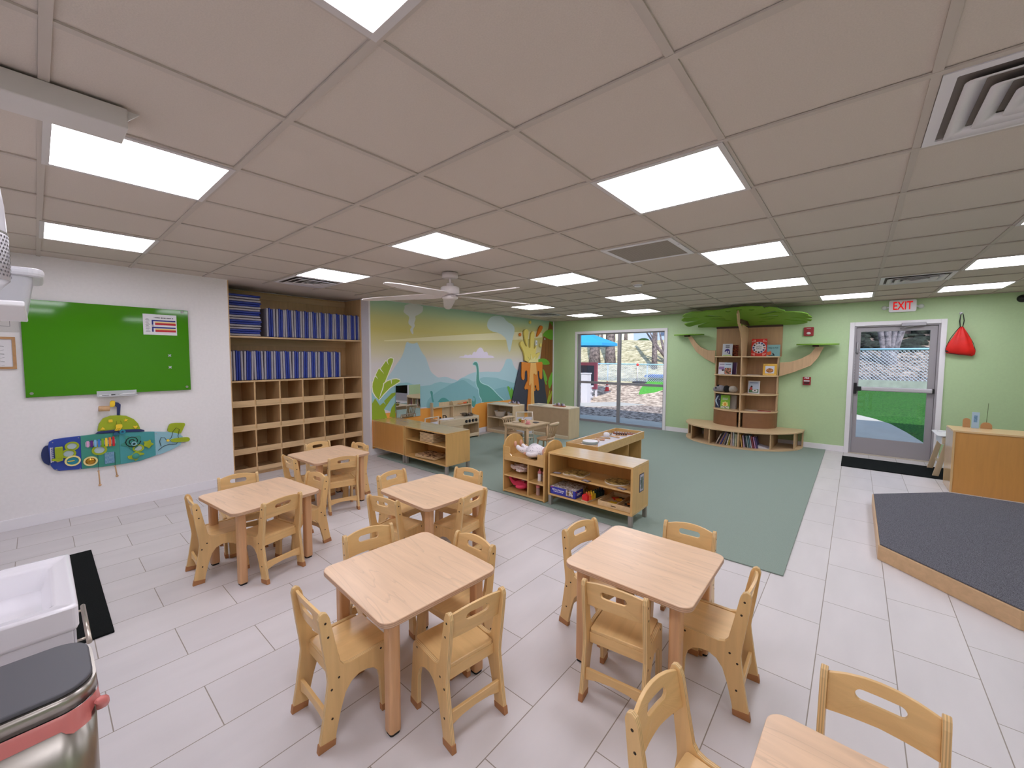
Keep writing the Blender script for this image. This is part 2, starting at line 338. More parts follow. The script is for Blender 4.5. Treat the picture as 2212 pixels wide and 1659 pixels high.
VOLC={
 'body':[(7.026,1.438),(7.88,1.421),(8.224,0.079),(6.647,0.377)],
 'lava':[(7.047,1.434),(7.175,1.427),(7.349,1.412),(7.575,1.41),(7.844,1.435),(7.885,1.407),(7.881,1.038),(7.85,1.005),(7.802,1.014),(7.766,1.056),(7.752,1.192),(7.716,1.22),(7.682,1.208),(7.682,1.14),(7.72,0.977),(7.758,0.758),(7.7,0.734),(7.641,0.779),(7.628,0.86),(7.593,0.882),(7.559,0.85),(7.606,0.794),(7.583,0.735),(7.542,0.738),(7.531,0.289),(7.262,0.316),(7.312,0.785),(7.246,0.802),(7.192,0.792),(7.159,0.833),(7.212,0.921),(7.277,0.996),(7.276,1.101),(7.263,1.218),(7.215,1.245),(7.166,1.208),(7.157,1.053),(7.114,1.016),(7.061,1.044),(7.039,1.109)],
 'lava_light':[(7.36,1.412),(7.586,1.41),(7.624,1.155),(7.59,1.116),(7.509,1.159),(7.475,1.147),(7.489,0.987),(7.547,0.288),(7.384,0.304),(7.399,0.938),(7.344,0.875),(7.311,0.903),(7.341,1.164)],
 'splash':[(7.17,1.427),(7.162,1.594),(7.097,1.708),(7.002,1.808),(6.997,1.864),(7.043,1.904),(7.106,1.897),(7.145,1.849),(7.214,1.787),(7.253,1.794),(7.148,2.015),(7.129,2.129),(7.167,2.176),(7.243,2.189),(7.302,2.163),(7.309,2.099),(7.267,1.943),(7.275,1.801),(7.368,1.751),(7.389,1.804),(7.388,1.96),(7.408,2.104),(7.463,2.152),(7.52,2.142),(7.555,2.098),(7.534,1.952),(7.501,1.806),(7.536,1.728),(7.593,1.808),(7.627,1.796),(7.617,1.703),(7.572,1.596),(7.769,1.671),(7.793,1.638),(7.689,1.543),(7.69,1.422)],
 'splash_light':[(7.283,1.419),(7.348,1.49),(7.26,1.555),(7.393,1.477),(7.38,1.621),(7.449,1.503),(7.505,1.53),(7.573,1.569),(7.562,1.49),(7.689,1.543),(7.69,1.422)],
 'drop_long':[(7.625,1.988),(7.704,2.171),(7.772,2.288),(7.831,2.312),(7.896,2.296),(7.904,2.249),(7.822,2.15)],
 'dropA':(7.387,2.356,0.036),
 'dropB':(7.006,2.051,0.035),
 'dropC':(7.826,1.834,0.043),
 'dropD':(8.025,1.987,0.019),
 'plate':(7.585,1.884,0.036),
}
SUB={
 'nose':[(-0.134,0.721),(-0.156,0.718),(-0.176,0.675),(-0.18,0.621),(-0.169,0.572),(-0.15,0.547),(-0.126,0.53),(-0.116,0.718)],
 'hull_blue':[(-0.126,0.754),(-0.095,0.773),(-0.017,0.778),(0.074,0.779),(0.071,0.459),(-0.076,0.473),(-0.107,0.494),(-0.126,0.532),(-0.134,0.715)],
 'hull_green':[(0.074,0.779),(0.178,0.781),(0.342,0.776),(0.343,0.449),(0.216,0.45),(0.071,0.459)],
 'hull_teal':[(0.342,0.776),(0.472,0.763),(0.616,0.744),(0.619,0.488),(0.488,0.454),(0.343,0.449)],
 'hull_tail':[(0.616,0.744),(0.725,0.725),(0.8,0.702),(0.837,0.68),(0.856,0.653),(0.833,0.566),(0.762,0.53),(0.68,0.5),(0.619,0.488)],
 'fin':[(0.719,0.722),(0.74,0.799),(0.766,0.816),(0.874,0.806),(0.885,0.788),(0.865,0.742),(0.837,0.68)],
 'propeller':[(0.74,0.63),(0.76,0.65),(0.888,0.648),(0.911,0.636),(0.917,0.615),(0.903,0.596),(0.873,0.594),(0.758,0.607)],
 'dome':[(0.192,0.808),(0.202,0.876),(0.235,0.93),(0.288,0.951),(0.346,0.949),(0.406,0.936),(0.46,0.896),(0.492,0.846),(0.508,0.783)],
 'strip':[(0.171,0.786),(0.194,0.804),(0.314,0.809),(0.507,0.787),(0.535,0.775),(0.537,0.759),(0.334,0.777)],
 'periscope':[(0.325,1.082),(0.351,1.076),(0.367,1.056),(0.357,0.948),(0.336,0.95),(0.339,1.033),(0.323,1.045)],
 'lens':[(0.289,1.103),(0.323,1.1),(0.326,1.093),(0.322,1.038),(0.289,1.039),(0.284,1.045)],
 'grid':[(0.229,0.587),(0.3,0.59),(0.301,0.477),(0.23,0.475)],
 'roller':[(-0.096,0.701),(-0.043,0.701),(-0.046,0.578),(-0.097,0.578)],
 'pad':[(-0.097,0.585),(-0.046,0.589),(-0.049,0.568),(-0.086,0.558)],
 'lever':[(-0.121,0.603),(-0.053,0.593),(-0.049,0.575),(-0.058,0.567),(-0.119,0.579)],
 'rail':[(-0.125,0.703),(-0.117,0.702),(-0.118,0.558),(-0.125,0.557)],
 'starfish':[(0.581,0.671),(0.582,0.633),(0.61,0.616),(0.581,0.602),(0.565,0.571),(0.546,0.597),(0.52,0.607),(0.532,0.632),(0.519,0.658),(0.554,0.652)],
 'turtle':[(0.393,0.527),(0.429,0.524),(0.453,0.561),(0.489,0.547),(0.526,0.532),(0.528,0.516),(0.491,0.516),(0.478,0.48),(0.449,0.458),(0.45,0.481),(0.4,0.491)],
 'starplate':[(0.382,0.747),(0.441,0.708),(0.51,0.729),(0.501,0.637),(0.483,0.61),(0.43,0.569),(0.405,0.623),(0.35,0.636),(0.351,0.655),(0.39,0.671)],
}
SUBP={
 'ring1':(0.015,0.691),
 'ring2':(0.197,0.622),
 'ring3':(-0.009,0.624),
 'clock':(0.014,0.552),
 'gold':(0.132,0.525),
 'window':(0.482,0.591),
 'shape_sq':(0.286,0.899),
 'shape_star':(0.398,0.893),
 'shape_tri':(0.228,0.832),
 'shape_heart':(0.468,0.815),
 'octopus':(0.344,0.831),
 'wheel':(0.367,0.781),
 'bag':(0.32,0.765),
 'turtleshell':(0.459,0.514),
 'xylo0':(0.119,0.693),
 'xylo1':(0.299,0.689),
 'spiral':(0.44,0.67),
 'block0':(0.203,1.031),
 'block1':(0.283,1.027),
 'h1a':(0.185,0.584),
 'h1b':(0.183,0.42),
 'h1c':(0.187,0.276),
 'h2a':(0.305,0.58),
 'h2b':(0.302,0.443),
 'h2c':(0.312,0.339),
 'knob':(0.722,0.636),
 't0':(0.664,0.579),
 't1':(0.654,0.636),
 't2':(0.668,0.677),
 't3':(0.698,0.669),
 't4':(0.715,0.626),
 't5':(0.754,0.66),
 't6':(0.769,0.723),
 't7':(0.799,0.763),
 't8':(0.826,0.739),
 't9':(0.811,0.668),
 't10':(0.82,0.634),
 't11':(0.795,0.581),
 't12':(0.733,0.591),
 't13':(0.683,0.576),
 't14':(0.639,0.54),
}
WL={
 'board':[(-0.243,2.033),(0.949,2.058),(0.938,1.166),(-0.249,1.176)],
 'poster':[(0.566,1.985),(0.844,1.98),(0.841,1.769),(0.565,1.767)],
 'mag':[(0.769,1.552),(0.769,1.425),(-0.218,1.205),(0.909,1.194),(0.872,2.04)],
 'tray':[(0.207,1.185),(0.481,1.19),(0.21,1.169),(0.304,1.183),(0.307,1.173),(0.479,1.183),(0.494,1.133),(0.204,1.139)],
 'floorplan':[(-0.351,2.057),(-0.252,1.995),(-0.263,1.748),(-0.365,1.75)],
 'frame2':[(-0.366,1.707),(-0.284,1.708),(-0.285,1.428),(-0.379,1.43),(-0.301,1.69),(-0.301,1.451)],
 'mirror':[(3.664,1.079),(4.166,1.06),(4.165,0.447),(3.666,0.556)],
}
# ---------------------------------------------------------------- camera
cam = bpy.data.cameras.new('camera'); cam.sensor_width = 36; cam.lens = 875.756 / 2212 * 36
cam.shift_x = (1106 - 1093.749) / 2212; cam.shift_y = (822.841 - 829.5) / 2212; cam.clip_start = .03; cam.clip_end = 300
co = bpy.data.objects.new('camera', cam); COL.objects.link(co)
R_ = Vector((.65293993, -.757402, .00341428)); U_ = Vector((.04263064, .0412509, .99823894)); F_ = Vector((.75620901, .65164452, -.0592229))
mw = Matrix((R_, U_, -F_)).transposed().to_4x4(); mw.translation = Vector((-1.27509, -.45404, 1.54925)); co.matrix_world = mw
SC.camera = co
SC.view_settings.view_transform = 'Standard'; SC.view_settings.look = 'None'; SC.view_settings.gamma = 1
SC.view_settings.use_curve_mapping = False; SC.view_settings.exposure = 0.3

# ---------------------------------------------------------------- room shell
def floor_material():
    m, nt, b = new_mat('porcelain floor tile')
    tc = nt.nodes.new('ShaderNodeTexCoord'); mp = nt.nodes.new('ShaderNodeMapping'); mp.vector_type = 'POINT'
    mp.inputs['Location'].default_value = (-1.640, .665, 0)
    nt.links.new(tc.outputs['Object'], mp.inputs['Vector'])
    br = nt.nodes.new('ShaderNodeTexBrick'); br.offset = .5; br.offset_frequency = 2; br.squash = 1
    br.inputs['Scale'].default_value = 1; br.inputs['Brick Width'].default_value = .6155; br.inputs['Row Height'].default_value = .3085
    br.inputs['Mortar Size'].default_value = .0022; br.inputs['Mortar Smooth'].default_value = .1; br.inputs['Bias'].default_value = 0
    br.inputs['Color1'].default_value = lin((216, 211, 211)); br.inputs['Color2'].default_value = lin((210, 205, 206)); br.inputs['Mortar'].default_value = lin((150, 140, 130))
    nt.links.new(mp.outputs[0], br.inputs['Vector'])
    nz = nt.nodes.new('ShaderNodeTexNoise'); nz.inputs['Scale'].default_value = 3; nz.inputs['Detail'].default_value = 5
    m2 = nt.nodes.new('ShaderNodeMapping'); m2.inputs['Scale'].default_value = (.6, 2.2, 1)
    nt.links.new(tc.outputs['Object'], m2.inputs['Vector']); nt.links.new(m2.outputs[0], nz.inputs['Vector'])
    rp = nt.nodes.new('ShaderNodeMapRange'); rp.inputs[1].default_value = .3; rp.inputs[2].default_value = .7; rp.inputs[3].default_value = .955; rp.inputs[4].default_value = 1.03
    nt.links.new(nz.outputs['Fac'], rp.inputs[0])
    mx = nt.nodes.new('ShaderNodeMixRGB'); mx.blend_type = 'MULTIPLY'; mx.inputs[0].default_value = 1
    nt.links.new(br.outputs['Color'], mx.inputs[1]); nt.links.new(rp.outputs[0], mx.inputs[2]); nt.links.new(mx.outputs[0], b.inputs['Base Color'])
    bp = nt.nodes.new('ShaderNodeBump'); bp.inputs['Strength'].default_value = .5; bp.inputs['Distance'].default_value = .002; bp.invert = True
    nt.links.new(br.outputs['Fac'], bp.inputs['Height']); nt.links.new(bp.outputs[0], b.inputs['Normal'])
    b.inputs['Roughness'].default_value = .42; b.inputs['Specular IOR Level'].default_value = .4
    return m
floor_mat = floor_material()
YN = 5.95
struct(MB().box(XW - .1, XG + .1, YS - .1, YN, -.08, 0).build('floor', floor_mat), 'pale grey porcelain tile floor in half offset rows')
ceil_mat = plain('acoustic ceiling tile', (204, 193, 182), .9, noise=.04, scale=220, bump=.15)
struct(MB().box(XW - .1, XG + .1, YS - .1, YN, H + .006, H + .05).build('ceiling', ceil_mat), 'off white acoustic tile ceiling')
tbar = plain('ceiling grid paint', (192, 182, 172), .7)
gb = MB(); bw = .013
u0, u1, v0, v1 = -2, 12, -8, 6
for u in range(u0, u1 + 1): gb.box(u * TILE - bw, u * TILE + bw, YS, 5.15, H - .003, H + .004)
for v in range(v0, v1 + 1): gb.box(XW, XG, -v * TILE - bw, -v * TILE + bw, H - .001, H + .0055)
struct(gb.build('trim_1', tbar), 'grid of thin metal bars between ceiling tiles')
# unseen roof slab, added above to keep the sun off the room
struct(MB().box(XW - .5, XG + .45, YS - .5, YN + .5, 2.72, 2.9).build('trim_2', plain('unseen roof slab', (120, 118, 115), .9)))
def lwall(name, s0, s1, z0, z1, d0, d1, mat, bevel=0):
    return MB().box(s0, s1, d0, d1, z0, z1).build(name, mat, loc=LO, rot=(0, 0, LA), bevel=bevel)
lw = MB(); lw.box(-.75, 1.345, 0, .12, 0, 2.7).box(3.2, 8.62, 0, .12, 0, 2.7).box(1.345, 3.2, .69, .8, 0, 2.7).box(1.225, 1.345, .1, .8, 0, 2.7).box(3.2, 3.32, .1, .8, 0, 2.7)
struct(lw.build('wall_left', white_paint, loc=LO, rot=(0, 0, LA)), 'white wall with the cubby recess and the mural')
# far green wall with window and door openings
WY0, WY1, WZ1 = 2.60, 4.71, 2.11       # window opening
DY0, DY1, DZ1 = -1.375, -.41, 2.07     # door opening
g = MB(); T0, T1 = XG, XG + .16
g.box(T0, T1, YS, DY0, 0, 2.7).box(T0, T1, DY0, DY1, DZ1, 2.7).box(T0, T1, DY1, WY0, 0, 2.7).box(T0, T1, WY0, WY1, WZ1, 2.7).box(T0, T1, WY1, 5.6, 0, 2.7)
struct(g.build('wall_far', green_paint), 'pale green painted wall with window and glazed door')
struct(MB().box(XW - .12, XW, YS, 5.3, 0, 2.7).build('wall_sink', white_paint), 'white wall behind the sink')
struct(MB().box(XW, XG, YS - .12, YS, 0, 2.7).build('wall_right', green_paint), 'green wall to the right of the camera')
# baseboards and corner trim
struct(MB().box(-.7, 1.345, -.012, 0, 0, .1).build('baseboard_left', trim_white, loc=LO, rot=(0, 0, LA), bevel=.003))
struct(MB().box(3.2, 8.45, -.012, 0, 0, .1).build('baseboard_mural', trim_white, loc=LO, rot=(0, 0, LA), bevel=.003))
bb = MB(); bb.box(XG - .012, XG, -.36, 2.54, 0, .1).box(XG - .012, XG, 4.77, 5.35, 0, .1).box(XG - .012, XG, YS, -1.43, 0, .1)
struct(bb.build('baseboard_far', trim_white, bevel=.003))
struct(MB().box(3.195, 3.225, -.008, .2, 0, H).build('trim_3', trim_white, loc=LO, rot=(0, 0, LA)), 'white corner post between cubbies and mural')
struct(MB().box(8.41, 8.45, -.02, 0, 0, H).build('trim_4', trim_white, loc=LO, rot=(0, 0, LA)), 'white strip in the corner of the mural')
struct(MB().box(1.34, 1.35, -.002, .2, 0, H).build('trim_5', cub_wood, loc=LO, rot=(0, 0, LA)))
# rug
rug_mat = speckle('sage green carpet', (134, 150, 140), (152, 166, 156), 260, .98, .5)
tag(MB().box(2.12, XG - .015, -.125, 5.12, .001, .011).build('carpet', rug_mat, bevel=.004), 'large sage green carpet over the far half of the floor', 'carpet')

# ---------------------------------------------------------------- ceiling lights and fittings
lamp = emit('led diffuser', (246, 244, 255), 9.5)
LIGHTS = [(-2, -1, 'lit square ceiling panel cut off by the top edge of the photo'), (-2, -4, 'lit square ceiling panel partly hidden by the white ceiling box'),
 (-2, -7, 'lit square ceiling panel above the green glass board'), (1, -1, 'largest whole lit square ceiling panel, right of the centre'),
 (1, -4, 'lit square ceiling panel in front of the ceiling fan'), (1, -7, 'lit square ceiling panel beside the vent above the cubbies'),
 (4, -4, 'lit square ceiling panel between the fan and the smoke detector'), (4, -1, 'lit square ceiling panel to the right of the return air grille'),
 (7, -7, 'lit square ceiling panel nearest the mural, above the toy kitchen'), (10, -7, 'lit square ceiling panel in the corner above the volcano cutout'),
 (7, -4, 'lit square ceiling panel just beyond the smoke detector'), (10, -5, 'lit square ceiling panel nearest the wall above the big window'),
 (7, -1, 'lit square ceiling panel in front of the green tree canopy'), (10, 0, 'lit square ceiling panel between the tree canopy and the exit sign'),
 (7, 2, 'lit square ceiling panel at the right edge, nearer of two beyond the slatted vent'), (10, 2, 'lit square ceiling panel above the red drawstring bag'),
 (4, 2, 'lit square ceiling panel only just showing at the right edge'), (-2, 2, 'unseen lit square ceiling panel added behind the camera, near the sink wall'),
 (1, 4, 'unseen lit square ceiling panel added far to the right behind the camera')]  # last two panels are out of view, added for the light they give
proto = None
for u, v, lab in LIGHTS:
    loc = ((u + .5) * TILE, -(v + .5) * TILE, H)
    if proto is None:
        proto = thing('ceiling_light', lab, 'ceiling light', loc, 0, 'square ceiling light panels')
        h = TILE / 2 - .012
        MB().box(-h, h, -h, h, -.004, .004).build('diffuser', lamp, proto)
        fr = MB(); e = h + .012; i = h - .012
        for a in (-1, 1): fr.box(min(a * i, a * e), max(a * i, a * e), -e, e, -.007, .003).box(-e, e, min(a * i, a * e), max(a * i, a * e), -.0068, .0028)
        fr.build('frame', lum_frame, proto)
    else: dup(proto, lab, None, loc)
vent_white = plain('vent enamel', (226, 223, 226), .45)
vent_dark = plain('vent throat', (120, 112, 106), .8)
def supply_vent(loc, lab, rz=0, s=1.0):
    t = thing('ceiling_vent', lab, 'ceiling vent', loc, rz)
    h = TILE / 2 - .015
    MB().holed(rrect(-h, h, -h, h, .004, 1), rrect(-h + .035, h - .035, -h + .035, h - .035, .004, 1), -.006, .002).build('frame', vent_white, t)
    MB().box(-h + .03, h - .03, -h + .03, h - .03, .0015, .004).build('throat', vent_dark, t)
    for k, q in enumerate((.235, .17, .105, .05)):
        c = MB(); z0 = -.002 - .004 * k; A = rrect(-q, q, -q, q, .02, 3); B = rrect(-q + .052, q - .052, -q + .052, q - .052, .008, 3) if q > .06 else rrect(-q + .03, q - .03, -q + .03, q - .03, .004, 3)
        va = [c.bm.verts.new((x, y, z0 - .016)) for x, y in A]; vb = [c.bm.verts.new((x, y, z0 + .003)) for x, y in B]
        n = len(A)
        for j in range(n): c.face([va[j], va[(j + 1) % n], vb[(j + 1) % n], vb[j]], 0, True)
        o = c.build('louvre', vent_white, t); sd = o.modifiers.new('thick', 'SOLIDIFY'); sd.thickness = .003
    return t
def at(u, v, z=H): return ((u + .5) * TILE, -(v + .5) * TILE, z)
supply_vent(at(1, 1), 'big white louvred ceiling vent at the top right corner')
supply_vent(at(1, -8), 'louvred ceiling vent just above the cubby recess')
supply_vent(at(8, 1), 'louvred ceiling vent in front of the exit sign')
supply_vent(at(9, -8), 'small dark louvred ceiling vent in the corner over the mural')
t = thing('return_grille', 'square ceiling return grille with many fine dark slats', 'ceiling vent', at(3, -2))
h = TILE / 2 - .015
MB().holed(rrect(-h, h, -h, h, .004, 1), rrect(-h + .04, h - .04, -h + .04, h - .04, .004, 1), -.007, .002).build('frame', vent_white, t)
MB().box(-h + .035, h - .035, -h + .035, h - .035, .0015, .004).build('throat', vent_dark, t)
sl = MB()
for k in range(27):
    y = -h + .045 + k * (2 * h - .09) / 26; sl.box(y - .0045, y + .0045, -h + .035, h - .035, -.005, .001)
sl.build('slats', plain('grille slat', (168, 158, 146), .5), t)
MB().box(-.1, -.085, -h - .004, -h + .012, -.012, -.004).box(.085, .1, -h - .004, -h + .012, -.012, -.004).build('latch', vent_white, t)
# smoke detector
sx, sy = 5.66 * TILE, 2.55 * TILE
t = thing('smoke_detector', 'white round smoke detector on the ceiling right of the fan', 'smoke detector', (sx, sy, H))
MB().lathe([(.078, .002), (.078, -.012), (.062, -.02), (.06, -.03)], seg=24).build('base', plain('cream plastic', (216, 206, 190), .5), t)
MB().lathe([(.055, -.03), (.042, -.04), (.036, -.052), (.02, -.056)], seg=24).build('head', white_plastic, t)
MB().lathe([(.044, -.036), (.045, -.042)], seg=24).build('slot_ring', black, t)
# sprinkler-like ceiling box at the left
t = thing('ceiling_box', 'long white box fixed under the ceiling at the left', 'ceiling box', (0, 0, 0))
MB().box(XW, -1.02, 1.572, 1.735, H - .075, H - .004).build('body', plain('box enamel', (206, 200, 196), .5), t, bevel=.004)
MB().prism([(-1.02, H - .004), (-.985, H - .004), (-1.02, H - .04)], 1.59, 1.60, 'y').build('bracket', lum_frame, t)
# fan
fan_w = plain('fan white', (222, 214, 212), .4)
t = thing('ceiling_fan', 'white five blade ceiling fan on a short rod', 'ceiling fan', (1.655, 2.871, 0))
MB().lathe([(.085, H - .001), (.085, H - .05), (.05, H - .058), (.02, H - .058)], seg=28).build('canopy', fan_w, t)
MB().cyl((0, 0, H - .12), (0, 0, H - .058), .013).build('rod', fan_w, t)
MB().lathe([(.03, 2.335), (.04, 2.33), (.04, 2.30), (.085, 2.295), (.1, 2.285), (.1, 2.215), (.095, 2.21)], seg=28).build('motor_housing', fan_w, t)
MB().lathe([(.06, 2.212), (.06, 2.2), (.075, 2.195), (.085, 2.185), (.085, 2.17), (.05, 2.155), (.0, 2.152)], seg=28, caps=False).build('hub_cap', fan_w, t)
for k in range(5):
    a = rad(195 + 72 * k); b = MB()
    prof = [(.07, -.045, .05), (.2, -.07, .075), (.5, -.062, .06), (.85, -.05, .045), (.98, -.03, .02), (1.0, -.005, .005)]
    up = []; lo = []
    for r, y0, y1 in prof:
        tw = rad(14) * (1 - r * .3)
        up.append([b.bm.verts.new((r, y * math.cos(tw), 2.205 + y * math.sin(tw) - .03 * r + dz)) for y, dz in ((y0, .004), (y1, .004))])
        lo.append([b.bm.verts.new((r, y * math.cos(tw), 2.205 + y * math.sin(tw) - .03 * r + dz)) for y, dz in ((y0, -.004), (y1, -.004))])
    for i in range(len(prof) - 1):
        b.face([up[i][0], up[i + 1][0], up[i + 1][1], up[i][1]]); b.face([lo[i][0], lo[i][1], lo[i + 1][1], lo[i + 1][0]])
        for q in (0, 1): b.face([up[i][q], up[i + 1][q], lo[i + 1][q], lo[i][q]])
    b.face([up[0][0], up[0][1], lo[0][1], lo[0][0]]); b.face([up[-1][0], up[-1][1], lo[-1][1], lo[-1][0]])
    b.build('blade', fan_w, t, rot=(0, 0, a))

# ---------------------------------------------------------------- tables and chairs
def ray_ring(poly, c, angs):
    out = []
    for a in angs:
        d = (math.cos(a), math.sin(a)); best = None
        for i in range(len(poly)):
            p = poly[i]; q = poly[(i + 1) % len(poly)]
            e = (q[0] - p[0], q[1] - p[1]); den = d[0] * e[1] - d[1] * e[0]
            if abs(den) < 1e-12: continue
            w = (p[0] - c[0], p[1] - c[1]); tt = (w[0] * e[1] - w[1] * e[0]) / den; s = (w[0] * d[1] - w[1] * d[0]) / den
            if tt > 0 and -1e-9 <= s <= 1 + 1e-9 and (best is None or tt < best): best = tt
        out.append((c[0] + d[0] * best, c[1] + d[1] * best))
    return out
SIDE = [(0, 0), (.064, 0), (.072, .05), (.092, .13), (.112, .19), (.138, .222), (.17, .236), (.205, .234), (.235, .222), (.256, .198), (.266, .16), (.270, .08), (.274, 0),
        (.332, 0), (.330, .06), (.320, .15), (.312, .24), (.308, .285), (.298, .303), (.285, .307), (.13, .307), (.106, .314), (.093, .332), (.075, .42), (.054, .53), (.044, .552), (.03, .56), (.017, .554), (.011, .535),
        (.024, .42), (.04, .30), (.043, .265), (.038, .225), (.022, .12)]
BOOT = [(0, 0), (.064, 0), (.0675, .026), (.005, .034)]
BOOTF = [(.274, 0), (.332, 0), (.3315, .028), (.2725, .03)]
def make_chair():
    t = thing('child_chair', 'x', 'chair', (0, 0, 0), 0, 'small maple chairs around the square tables')
    for s in (-1, 1):
        x0, x1 = sorted((s * .125, s * .144))
        p = MB().prism(SIDE, x0, x1, 'x', 0, 1).build('side_panel', [maple_z, maple_edge], t, bevel=.0025)
        for nm, bt in (('rear_boot', BOOT), ('front_boot', BOOTF)):
            cx = sum(q[0] for q in bt) / 4; cz = .0
            MB().prism([((q[0] - cx) * 1.06 + cx, q[1]) for q in bt], x0 - .0015, x1 + .0015, 'x').build(nm, boot_brown, p, bevel=.002)
        sc_ = MB()
        for y, z in ((.036, .515), (.046, .455), (.085, .27), (.055, .235), (.27, .29), (.055, .115)):
            xs = s * .1442; sc_.cyl((xs, y, z), (xs + s * .0007, y, z), .0048, seg=8)
        sc_.build('screws', screw_dark, p)
    MB().prism(rrect(-.1235, .1235, .075, .322, .012, 3), .288, .304, 'z', 0, 0).build('seat', maple_y, t, bevel=.003)
    # back rest with a handle slot, arched top, slightly bowed to the rear
    outer = [(-.125, .434), (-.125, .545), (-.08, .557), (-.04, .563), (0, .565), (.04, .563), (.08, .557), (.125, .545), (.125, .434), (.06, .438), (0, .441), (-.06, .438)]
    slot = circ(.042, .512, .0165, n=9, a0=-90, a1=90) + circ(-.042, .512, .0165, n=9, a0=90, a1=270)
    angs = sorted(set([round(2 * PI * k / 40, 5) for k in range(40)] + [round(math.atan2(z - .512, x) % (2 * PI), 5) for x, z in outer + slot]))
    b = MB(); b.holed(ray_ring(outer, (0, .512), angs), ray_ring(slot, (0, .512), angs), -.006, .006, 'y', 0, 0,
                      warp=lambda x, z: .034 + (.53 - z) * .19 - .012 * (1 - (x / .125) ** 2))
    b.build('backrest', maple_x, t, bevel=.0015)
    MB().box(-.125, .125, .075, .09, .24, .288).build('rear_apron', maple_x, t, bevel=.002)
    MB().box(-.125, .125, .285, .299, .24, .288).build('front_apron', maple_x, t, bevel=.002)
    MB().prism([(-.125, .085), (-.125, .14), (.125, .14), (.125, .085), (.07, .1), (0, .105), (-.07, .1)], .034, .049, 'y').build('stretcher', maple_x, t, bevel=.002)
    return t
def make_table():
    t = thing('child_table', 'x', 'table', (0, 0, 0), 0, 'small square maple tables')
    MB().prism(rrect(-.305, .305, -.305, .305, .05, 7), .498, .522, 'z', 0, 1).build('tabletop', [table_top_wood, maple_edge_z], t, bevel=.004)
    for sx in (-1, 1):
        for sy in (-1, 1):
            c = .229; r = .026
            L = rrect(sx * c - r, sx * c + r, sy * c - r, sy * c + r, .012, 3)
            lg = MB().prism(L, .012, .498).build('leg', table_leg_wood, t, bevel=.002)
            MB().prism(rrect(sx * c - r + .004, sx * c + r - .004, sy * c - r + .004, sy * c + r - .004, .01, 3), 0, .012).build('glide', black_rubber, lg)
    return t
table_leg_wood = wood('table leg maple', (214, 166, 122), 'z', .36, .13)
tb = make_table(); ch = make_chair()
TABLES = [('front centre table', (-.131, 1.149), -3.5), ('table right beside the carpet', (.72, .32), .3), ('table nearest the white wall', (-.213, 2.899), 6.0),
          ('table nearest the cubbies', (.713, 3.734), 3.5), ('middle table behind the front centre one', (.709, 1.988), -1.0), ('table cut off at bottom right', (-.222, -.597), -2.0)]
TLAB = ['square maple child table standing alone in the front centre', 'square maple child table on the right next to the carpet edge', 'square maple child table nearest the white wall with the toy submarine',
        'square maple child table furthest back, in front of the cubbies', 'square maple child table in the middle, behind the front centre one', 'square maple child table cut off at the bottom right corner of the photo']
for i, (nm, (x, y), r) in enumerate(TABLES):
    if i == 0: tb.location = (x, y, 0); tb.rotation_euler = (0, 0, rad(r)); tb['label'] = TLAB[0]
    else: dup(tb, TLAB[i], None, (x, y, 0), rad(r))
CH = [(0, 'front left', -.588, 1.204, -91.7), (0, 'front right', -.136, .682, -7.8), (0, 'back left', -.065, 1.632, 170.9), (0, 'back right', .261, 1.095, 89.7),
      (1, 'front left', .308, .295, -82.8), (1, 'right', .783, -.141, 1.7), (1, 'back left', .809, .756, 171.1), (1, 'back right', 1.21, .252, 93.5),
      (2, 'left', -.611, 3.002, -92.6), (2, 'front right', -.181, 2.566, 13.3), (2, 'wall', -.209, 3.422, 172.8), (2, 'right', .242, 2.969, 96.2),
      (3, 'left', .315, 3.747, -89.5), (3, 'cubby', .813, 4.225, 182.3), (3, 'near', .676, 3.353, -14.4), (3, 'right', 1.105, 3.798, 93),
      (4, 'back left', .685, 2.536, 185.8), (4, 'back right', 1.189, 2.108, 99.3), (4, 'front left', .284, 2.037, -77.8), (4, 'front right', .78, 1.627, 6.2),
      (5, 'left', -.093, -.037, 172.8), (5, 'upper right', .342, -.552, 87.2)]
for i, (ti, side, x, y, r) in enumerate(CH):
    lab = f'child chair on the {side} side of the {TABLES[ti][0]}'
    a = rad(r); loc = (x + .03 * math.sin(a), y - .03 * math.cos(a), 0)
    if i == 0: ch.location = loc; ch.rotation_euler = (0, 0, a); ch['label'] = lab
    else: dup(ch, lab, None, loc, a)
# ---------------------------------------------------------------- cubby unit in the recess (wall coordinates)
cu = thing('cubby_shelf_unit', 'tall built in plywood cubby unit with two mat shelves over four rows of cubbies', 'shelf unit', LO, LA)
F0, F1 = .2, .67                     # front and back depth, into the wall
S0, S1 = 1.352, 3.193
DEEP = (F0, F1)
MB().box(S0, S0 + .018, F0, F1, .02, H - .006).build('side_panel', cub_wood, cu); MB().box(S1 - .018, S1, F0 - .003, F1, .02, H - .006).build('side_panel', cub_wood, cu)
MB().box(S0 + .018, S1 - .018, F1 - .012, F1, .02, H - .006).build('back_panel', cub_wood, cu)
colw = (S1 - S0 - .018) / 6; lw_ = S1 - S0
for z in (1.80, 1.235, .918, .61, .313):
    MB().box(S0 + .018, S1 - .018, F0, F1 - .012, z - .02, z).build('shelf', cub_x, cu)
MB().box(S0 + .018, S1 - .018, F0 + .02, F1 - .012, .035, .055).build('shelf', cub_x, cu)
for k in range(1, 6):
    x = S0 + .009 + k * colw
    MB().box(x - .009, x + .009, F0 + .002, F1 - .012, .055, 1.215).build('divider', cub_wood, cu)
